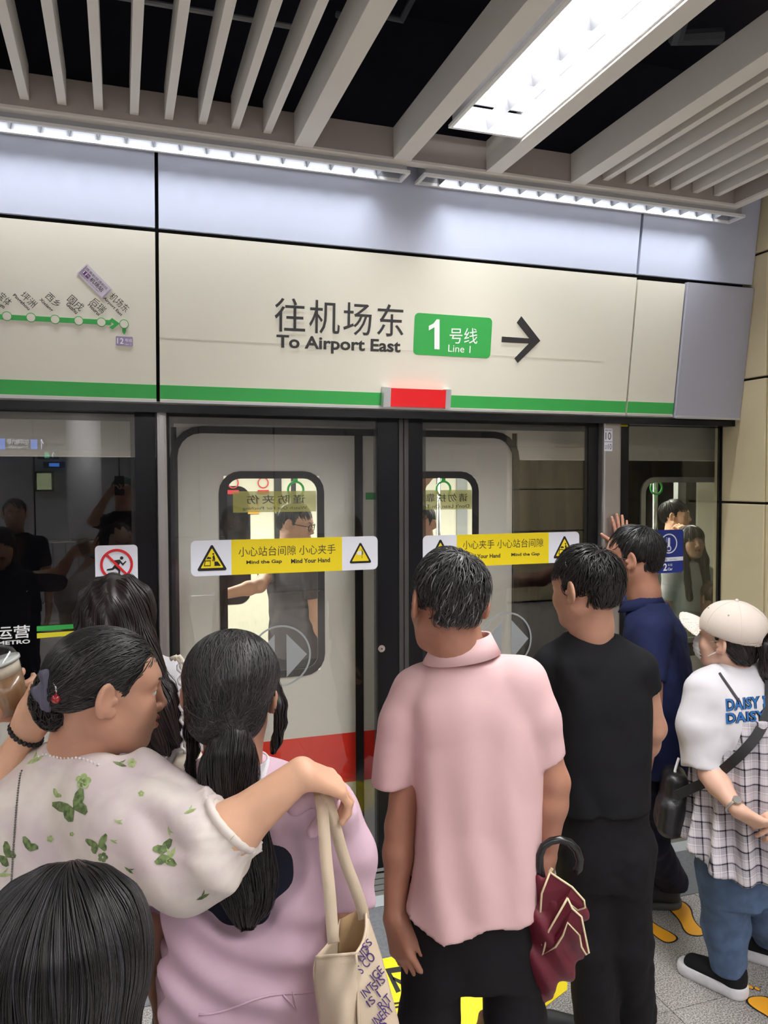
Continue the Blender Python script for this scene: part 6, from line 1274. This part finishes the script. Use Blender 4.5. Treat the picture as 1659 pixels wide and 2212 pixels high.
    trunk(p, hp, at(545, 2212, Z), at(540, 1900, Z), at(515, 1710, Z), SK_tan, ax, .13)
    # drawstring
    A = conform([at(*q, 1.2) for q in ((612, 2150), (628, 2166), (640, 2182), (636, 2160), (632, 2142))], jk, None, .003); MB().tube(A, .0016, 6).build('drawstring', M_lilacj, p, True)
    A = conform([at(x_, 2192-.22*(x_-420)+6*math.sin(x_*.03), 1.2) for x_ in range(430, 700, 15)], jk, None, .0008); MB().tube(A, .0022, 6).build('waist_seam', M_lilacj, p, True)
def tote():
    z = 1.30; t = thing('tote_bag', at(750, 2150, z), 'natural canvas tote bag with purple printed words on the shoulder of the ponytail girl', 'bag')
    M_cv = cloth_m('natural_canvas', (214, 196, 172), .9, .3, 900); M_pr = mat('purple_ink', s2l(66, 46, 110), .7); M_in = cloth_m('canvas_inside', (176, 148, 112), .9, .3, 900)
    # outline: near gusset panel (left) and printed face (right), swelling towards the bottom
    def grid(fn, nu, nv, name, m, th=.0018):
        V = [fn(i/nu, j/nv) for j in range(nv+1) for i in range(nu+1)]; F = [(j*(nu+1)+i, j*(nu+1)+i+1, (j+1)*(nu+1)+i+1, (j+1)*(nu+1)+i) for j in range(nv) for i in range(nu)]
        o = obj(name, V, F, m, t, True); mo = o.modifiers.new('thickness', 'SOLIDIFY'); mo.thickness = .001; return o
    def I(y, T): return np.interp(y, [a for a, _ in T], [b for _, b in T])
    Lx = [(1950, 735), (2060, 683), (2100, 676), (2212, 690), (2380, 712)]; Mx = [(1950, 770), (2060, 769), (2120, 772), (2212, 775), (2380, 790)]; Rx = [(1950, 785), (2060, 822), (2120, 838), (2212, 862), (2380, 888)]
    yl, ym, yr = 2056, 2062, 1962
    def side(u, v):
        yt = (1-u)*2068+u*2060-14*math.sin(math.pi*u)*0; y = yt+(2400-yt)*v; x = (1-u)*I(y, Lx)+u*I(y, Mx); return at(x, y, z+.035*(1-u)-.03*math.sin(math.pi*u)*min(1, v*3)+.004*math.sin(u*9+v*14))
    def face(u, v):
        yt = (1-u)*2060+u*1958+10*math.sin(math.pi*u); y = yt+(2400-yt)*v; x = (1-u)*I(max(y, 2060), Mx)+u*I(y, Rx)
        return at(x, y, z+.10*u-.012*math.sin(math.pi*u)*min(1, v*3)+.005*math.sin(u*7+v*11))
    def back(u, v):
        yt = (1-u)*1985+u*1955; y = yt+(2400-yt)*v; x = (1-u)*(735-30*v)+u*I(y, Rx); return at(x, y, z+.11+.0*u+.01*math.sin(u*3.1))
    def left(u, v):
        yt = (1-u)*1985+u*2068; y = yt+(2400-yt)*v; x = (1-u)*(735-30*v)+u*I(y, Lx); return at(x, y, z+.11-.075*u)
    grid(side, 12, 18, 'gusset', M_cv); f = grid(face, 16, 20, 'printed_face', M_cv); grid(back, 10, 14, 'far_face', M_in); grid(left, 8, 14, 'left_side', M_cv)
    M_ = MB(); M_.tube([side(u, 0) for u in np.linspace(0, 1, 9)]+[face(u, 0) for u in np.linspace(0.05, 1, 12)], .0028, 6); M_.build('top_hem', M_cv, t, True)
    MB().tube([face(0, v)+np.array([-.001, -.003, 0]) for v in np.linspace(0, 1, 16)], .0024, 6).build('edge_seam', M_cv, t, True)
    dirn = nrm(at(810, 2120, 2)-CAMP)
    for st, x0, y0, x1, y1, h in (('SS', 786, 2048, 800, 2032, 15), ('ND', 774, 2070, 794, 2048, 19), ('S CO', 775, 2098, 806, 2062, 19), ('IGE', 804, 2114, 825, 2092, 18), ('INT', 783, 2150, 806, 2128, 17), ('SIS', 806, 2134, 829, 2112, 16), ('IS I', 794, 2170, 819, 2146, 15), ('RIT', 820, 2176, 842, 2152, 17), ('INERY', 808, 2210, 846, 2174, 18), ('IS', 818, 2222, 832, 2206, 18), ('EVERYTHING', 812, 2284, 856, 2238, 16)):
        A_, B_ = at(x0, y0, 1.1), at(x1, y1, 1.1); r = nrm(B_-A_); n_ = -nrm(at((x0+x1)/2, (y0+y1)/2, 2)-CAMP); u_ = nrm(np.cross(n_, r)); V, F, ar = text_mesh(st, .006); hh = h*1.1/FPX; Lg = np.linalg.norm(B_-A_); W = [A_+r*(a*Lg)+u_*((b-.5)*hh) for a, b in V]
        obj('lettering', conform(W, f, None, .009), F, M_pr, t)
    for A in ([(690, 1712), (697, 1760), (704, 1850), (712, 1930), (718, 2010), (721, 2036)], [(700, 1710), (716, 1755), (742, 1850), (768, 1920), (783, 1966), (786, 1985)]):
        P = [at(*q, zz) for q, zz in zip(A, (1.36, 1.335, 1.31, 1.30, 1.30, 1.31) if A[0][0] == 690 else (1.36, 1.345, 1.36, 1.37, 1.385, 1.39))]; P = cr(P); MB().ribbon(P, .020, [rax(8)]*len(P), .003).build('handle', M_cv, t, True)
# ---------------------------------------------------------------- 8 child in front
def child():
    Z = .98; hp = at(150, 2600, Z+.02); p = person(hp, 'child with straight black hair seen from behind at the bottom left corner'); c = at(140, 2078, Z)
    b, Rm = head(p, c, 8, -8, 0, skin_m('skin_warm', (218, 150, 110)), .98, at(150, 2330, Z+.01), (.044, .05)); s_ = .98
    def shp(S, L):
        S.ell(L((0, -.018, .034)), L((.104, .112, .088)), k=.03); S.cone(L((0, -.03, -.03)), L((0, -.045, -.20)), .094, .090, k=.05, flat=((0, 1, 0), 1.15))
        S.box(L((0, .145, -.05)), L((.15, .09, .20)), r=.02, k=.02, mode='s'); S.disp(lambda X, Y, Z_: .0009*np.sin(X*170+3*np.sin(Z_*14)))
        S.cut(L((0, 0, -.24)), (0, 0, -1))
    def fl(P): top = np.clip(P[:, 2]/.09, 0, 1)[:, None]; return np.array([[0, -.05, -1.]])+top*np.stack([P[:, 0]*14, -.9+0*P[:, 0], 0*P[:, 0]], 1)
    hair(p, c, Rm, s_, shp, H_black, 6500, lambda P: ((P[:, 1] < .05) | (P[:, 2] > .06)).astype(float)+1e-6, fl, nseg=16, step=.012, lift=(0, .003), wob=.05, r=.00045, seed=41, m2=hair_m('hair_blue_sheen', (58, 58, 68)), h=.004)
    S = Sdf(.009, .03); P = at(150, 2330, Z+.02); z0 = P[2]; ax = rax(2)
    S.loft([(z0-.0, P[0], P[1], .05, .05), (z0-.03, P[0], P[1], .11, .07), (z0-.07, P[0], P[1], .145, .085), (z0-.3, P[0], P[1], .135, .09), (z0-.45, P[0], P[1], .14, .095)], ax)
    for s2 in (-1, 1): sleeve(S, [P+ax*.13*s2+[0, 0, -.07], P+ax*.18*s2+[0, 0, -.22]], [.05, .045])
    S.disp(folds(.004, 30, .5, 2)); sobj('t_shirt', S, cloth_m('pale_blue_cotton', (150, 170, 200)), p)
    for s2 in (-1, 1): arm(p, P+ax*.13*s2+[0, 0, -.07], P+ax*.19*s2+[0, 0, -.25], P+ax*.18*s2+[0, .04, -.43], MATS['skin_warm'], dict(f=(0, .1, -1), n=(s2, 0, 0), side=-s2, curl=22, s=.85), (.036, .031, .028, .020), h=.005)
    lower_body(p, P, 2, 1.3, M_navyt, hw=.13, hd=.09, stance=.07, r=(.07, .055, .05)); trunk(p, P, [P[0], P[1], .66], [P[0], P[1], z0-.2], [P[0], P[1], z0-.03], MATS['skin_warm'], ax, .11)
# ---------------------------------------------------------------- generic figures (in the carriage, at the left edge, behind the camera)
def figure(x, y, H, phi, label, shirt, trs, hm, skin=SK_tan, hphi=None, pitch=0, arms=None, sleeve_l=.5, fem=False, long=None, group=None, glasses=False, seat=None, z_=0., hairn=700, capm=None, w=1., head_off=(0, 0, 0)):
    p = thing('person', (x, y, 0), label, 'person', group); ax, fw = rax(phi), fwd(phi); o = np.array([x, y, z_]); s = H/1.70; hphi = phi if hphi is None else hphi
    if seat is not None: o = o+[0, 0, seat-.50*H]
    shz = .815*H; hw = (.165 if fem else .185)*s*w; S = Sdf(.010, .03); U = lambda a, f, z: o+ax*a+fw*f+[0, 0, z]
    S.loft([(o[2]+shz+.05*s, o[0], o[1], .055, .055), (o[2]+shz+.02*s, o[0], o[1], .11*s*w, .075), (o[2]+shz-.02*s, o[0], o[1], hw*.92, .095), (o[2]+shz-.12*s, o[0], o[1], hw, .112*w), (o[2]+.60*H, o[0], o[1], hw*.9, .11*w), (o[2]+.49*H, o[0], o[1], hw*.95, .12*w)], ax)
    A = arms or [[(1, .30, -.02, -.0), (1, .20, .02, -.30), (1, .21, .08, -.54)], [(-1, .30, 0, 0), (-1, .20, .02, -.30), (-1, .21, .08, -.54)]]
    for i, a in enumerate(A):
        sd = 1 if i == 0 else -1; sh = U(sd*hw*.93, 0, shz-.025*s)
        if isinstance(a, dict): el, wr, hd = np.array(a['el'], float), np.array(a['wr'], float), a.get('hd')
        else: el = U(sd*(hw+.045), .0, shz-.30*s); wr = U(sd*(hw+.04), .09, shz-.53*s); hd = dict(f=-np.array([0, 0, 1.])+fw*.15, n=ax*sd, side=-sd, curl=24, s=s)
        S.cone(U(0, 0, shz+.01), sh, .045, .056, k=.04); sleeve(S, [sh, sh+(el-sh)*sleeve_l*1.3], [.060*s, .054*s]); arm(p, sh, el, wr, skin, hd, tuple(v*s for v in (.044, .038, .034, .025)), h=.0048)
    S.disp(folds(.005, 28, .4, int(abs(x*50)) % 50)); tee = sobj('shirt', S, shirt, p)
    hc = U(0, .02, H-.118*s)+np.array(head_off); b, Rm = head(p, hc, hphi, pitch, 0, skin, s*(1. if not fem else .97), U(0, -.01, shz+.03*s), (.054 if not fem else .046, .058), female=fem, h=.0038)
    if long is None: hair(p, hc, Rm, s*1.0, cap_shape(), hm, hairn, top_mask(-.055), short_flow((0, -.06, .1)), nseg=9, step=.009, lift=(0, .008), wob=.5, r=.0011, h=.006)
    else:
        def shp(S2, L):
            S2.ell(L((0, -.012, .036)), L((.090, .113, .091)), k=.02)
            for e in (-1, 1): S2.chain([L((e*.060, -.01, -.02)), L((e*.072, .02, -.13)), L((e*.074, .10 if long > .3 else .0, -long))], [.034, .034, .018], k=.03)
            S2.cone(L((0, -.05, -.03)), L((0, -.085, -long*.7)), .055, .04, k=.05)
            S2.box(L((0, .13, -.085)), L((.048, .10, .10)), r=.03, k=.02, mode='s')
        hair(p, hc, Rm, s*.97, shp, hm, hairn, lambda P: np.ones(len(P)), lambda P: np.array([[0, 0, -1.]]*len(P))+np.clip(P[:, 2:3]/.1, 0, 1)*np.stack([P[:, 0]*8, P[:, 1]*6, 0*P[:, 0]], 1), nseg=14, step=.013, lift=(0, .003), wob=.12, r=.0011, h=.006)
    if glasses:
        gl = lambda P: xf(np.array([np.array(P)*s]), Rm, hc)[0]; m = MB()
        for e in (-1, 1):
            m.tube([gl((e*.078, -.012, .008)), gl((e*.062, .092, .010))], .0022, 6); m.tube([gl((e*.033+.026*math.cos(t), .102-.006*abs(math.cos(t)), .004+.020*math.sin(t))) for t in np.linspace(0, 2*math.pi, 17)], .0022, 6, False)
        m.tube([gl((-.010, .104, .008)), gl((.010, .104, .008))], .002, 6); m.build('glasses', M_blackm, b, True)
    if capm is not None:
        S2 = Sdf(.005, .01); S2.ell((0, -.010, .052), (.092, .112, .080), k=.01); S2.cut((0, .02, .035), (0, .12, -1)); V, F = S2.mesh(); cp = obj('cap', xf(V*s, Rm, hc), F, capm, p, True)
        S2 = Sdf(.005, .006); S2._add(lambda X, Y, Z_: np.maximum(np.maximum((np.sqrt((X/.078)**2+((Y-.07)/.09)**2)-1)*.07, np.abs(Z_-(.036-2.5*X*X))-.003), .07-Y), (-.085, .05, -.0), (.085, .165, .05), .002); V, F = S2.mesh(); obj('brim', xf(V*s, Rm, hc), F, capm, cp, True)
    if seat is None: lower_body(p, o, phi, H, trs, hw=hw*.88, hd=.11)
    else:
        S3 = Sdf(.010, .03); k_ = seat+.07; S3.loft([(k_-.06, o[0], o[1], hw*.9, .12), (k_+.12, o[0], o[1], hw*.88, .115)], ax)
        for sd in (-1, 1): K = U(sd*.10, .42, 0); K[2] = k_+.02; K2 = U(sd*.10, .45, 0); K2[2] = .08; Hq = U(sd*.085, .02, 0); Hq[2] = k_; S3.chain([Hq, K, K2], [.085, .066, .055]); shoe(p, K2*[1, 1, 0]-fw*.06, phi, M_blackm, M_blackm)
        S3.cut((0, 0, .07), (0, 0, -1)); sobj('trousers', S3, trs, p)
    trunk(p, o, U(0, 0, .52*H), U(0, 0, .70*H), U(0, 0, shz), skin, ax, .125*s)
    return p, tee, b, hc, Rm
man_pink(); umbrella(); man_black(); man_navy(); woman_cap(); woman_long(); woman_butterfly(); girl_ponytail(); tote(); child()
# person at the left edge holding a cup and a phone
q = at(-360, 1800, 1.78); hd1 = dict(f=(.75, .25, .45), n=(.2, -.9, .5), side=-1, curl=30, s=.92); cupc = at(12, 1480, 1.50)
figure(q[0], q[1], 1.56, 12, 'person at the left edge holding a cup and a phone, only arms in view', cloth_m('dark_plum_cotton', (44, 38, 48)), M_navyt, H_black, SK_light, fem=True, long=.2,
       arms=[dict(el=at(-55, 1770, 1.45), wr=at(52, 1590, 1.46), hd=dict(f=at(100, 1520, 1.44)-at(52, 1590, 1.46), n=(.1, -1, .25), side=-1, curl=30, thumb=(20, 20), s=.92)), dict(el=at(-190, 1720, 1.40), wr=at(-70, 1530, 1.46), hd=dict(f=(1, .2, .15), n=(-.1, -1, -.1), side=1, curl=32, s=.92))])
t = thing('smartphone', at(65, 1545, 1.47), 'phone with a pale blue case in the hand with the beaded bracelet', 'phone'); A = [at(30, 1556, 1.49), at(70, 1520, 1.50), at(108, 1540, 1.475), at(66, 1580, 1.465)]; nn = nrm(np.cross(A[1]-A[0], A[3]-A[0]))
MB().prism([a for a in A], nn*.009).build('case', mat('pale_blue_case', s2l(150, 196, 206), .4), t); c_ = sum(A)/4; off = -nn*.0008; MB().prism([c_+(a-c_)*.92+off for a in A], nn*.002).build('screen', mat('phone_screen', s2l(40, 22, 40), .1), t)
t = thing('bead_bracelet', at(56, 1583, 1.46), 'black bead bracelet on the wrist of the hand holding the phone', 'bracelet'); W = at(56, 1585, 1.46); d_ = nrm(at(100, 1520, 1.44)-at(10, 1650, 1.455)); e1 = nrm(np.cross(d_, (0, 0, 1))); e2 = np.cross(d_, e1); bd = MB().ball((0, 0, 0), .0048, 8, 6); me = mesh_of('bead', bd.V, bd.F, M_blackm, True)
for k in range(22): inst('bead', me, W+(e1*math.cos(k*2*math.pi/22)+e2*math.sin(k*2*math.pi/22))*.031, t)
# iced coffee cup
t = thing('coffee_cup', cupc-[0, 0, .06], 'clear plastic cup of iced milky coffee with a domed lid at the left edge', 'cup'); tl = nrm(np.array([-.28, -.05, 1]))
def ax_(a): return cupc+tl*a
MB().tube([ax_(-.052), ax_(-.03), ax_(.020)], [.026, .031, .035], 24).build('coffee', mat('milky_coffee', s2l(150, 112, 76), .3, coat=.6), t, True)
MB().tube([ax_(.020), ax_(.040)], [.0352, .0365], 24).build('cream_top', mat('cream_foam', s2l(222, 212, 190), .5), t, True)
MB().tube([ax_(-.056), ax_(-.03), ax_(.046)], [.0275, .0325, .0385], 24, False).build('cup_wall', glass('clear_plastic', .06, (.95, .95, .95), .05), t, True)
MB().tube([ax_(.044), ax_(.050)], .0405, 24).build('lid_rim', mat('clear_rim', s2l(210, 214, 210), .25), t, True); MB().tube([ax_(.050), ax_(.066), ax_(.076), ax_(.080)], [.038, .033, .02, .006], 24, False).build('lid_dome', bpy.data.materials['clear_plastic'], t, True)
# people in the carriage
figure(.92, .95, 1.68, 68, 'man in a charcoal T-shirt and glasses standing inside behind the left train window', M_darkg, M_black_trs, H_black, SK_tan, hphi=120, pitch=-12, glasses=True, group='passengers in the carriage',
       arms=[None, dict(el=onY(560, 1265, .85), wr=onY(480, 1285, .75), hd=dict(f=(-1, 0, .1), n=(0, -1, .3), side=1, curl=30))])
figure(1.72, .98, 1.66, -30, 'man with a mint earbud standing inside behind the right train window', cloth_m('brown_grey_cotton', (110, 96, 88)), M_black_trs, H_black, SK_tan, hphi=-130, pitch=-14, group='passengers in the carriage',
       arms=[None, dict(el=(1.62, .95, 1.62), wr=(1.72, .97, 1.80), hd=dict(f=(.2, 0, .5), n=(0, -1, .1), side=1, curl=60))])
w_ = onY(1483, 1127, 1.06); w0 = onY(1455, 1125, 1.35); figure(w0[0], 1.35, 1.66, 80, 'woman with tied dark hair lifting a drink to her mouth inside the carriage', cloth_m('dark_green_cotton', (60, 66, 60)), M_black_trs, H_black, SK_light, hphi=135, fem=True, group='passengers in the carriage',
       arms=[dict(el=onY(1470, 1200, 1.20), wr=onY(1482, 1160, 1.18), hd=dict(f=onY(1466, 1128, 1.22)-onY(1482, 1160, 1.18), n=(0, -1, .3), side=-1, curl=50, s=.9)), None])
g0 = onY(1488, 1170, .72); figure(g0[0], .72, 1.52, 175, 'girl in a white T-shirt with long loose hair looking out of the train window', M_whitec, M_black_trs, H_brown, SK_light, hphi=192, pitch=4, fem=True, long=.40, group='passengers in the carriage', hairn=900)
s0 = onY(1535, 1300, .56); figure(s0[0]+.02, .56, 1.42, 0, 'seated passenger with brown hair at the train window beside the pillar', cloth_m('olive_cotton', (96, 92, 76)), M_black_trs, H_ltbrown, SK_tan, hphi=0, seat=.46, group='passengers in the carriage')
# the photographer, behind the camera (seen in the door glass)
ph_w = lambda x, z: np.array([x, -3.56, z])
figure(.03, -3.78, 1.84, 3, 'tall photographer in a black T-shirt and teal cap holding up a phone', M_black_cloth, M_black_trs, H_black, SK_tan, pitch=-2, capm=cloth_m('teal_canvas', (60, 96, 88)),
       arms=[dict(el=(.27, -3.66, 1.50), wr=(.11, -3.50, 1.72), hd=dict(f=(-.5, .25, .6), n=(.6, -.3, .3), side=-1, curl=45)), dict(el=(-.22, -3.66, 1.48), wr=(-.08, -3.50, 1.72), hd=dict(f=(.45, .25, .6), n=(-.6, -.3, .3), side=1, curl=45))])
t = thing('smartphone', (0, -3.44, 1.74), 'dark phone held up by the photographer in the teal cap', 'phone'); MB().box(-.038, .038, -3.448, -3.438, 1.70, 1.86, .003).build('phone_body', M_black, t)
q = np.array([-.75, -3.1]); figure(q[0], q[1], 1.68, 5, 'dark-haired bystander in a black top left of the photographer', M_black_cloth, M_navyt, H_black, SK_tan)
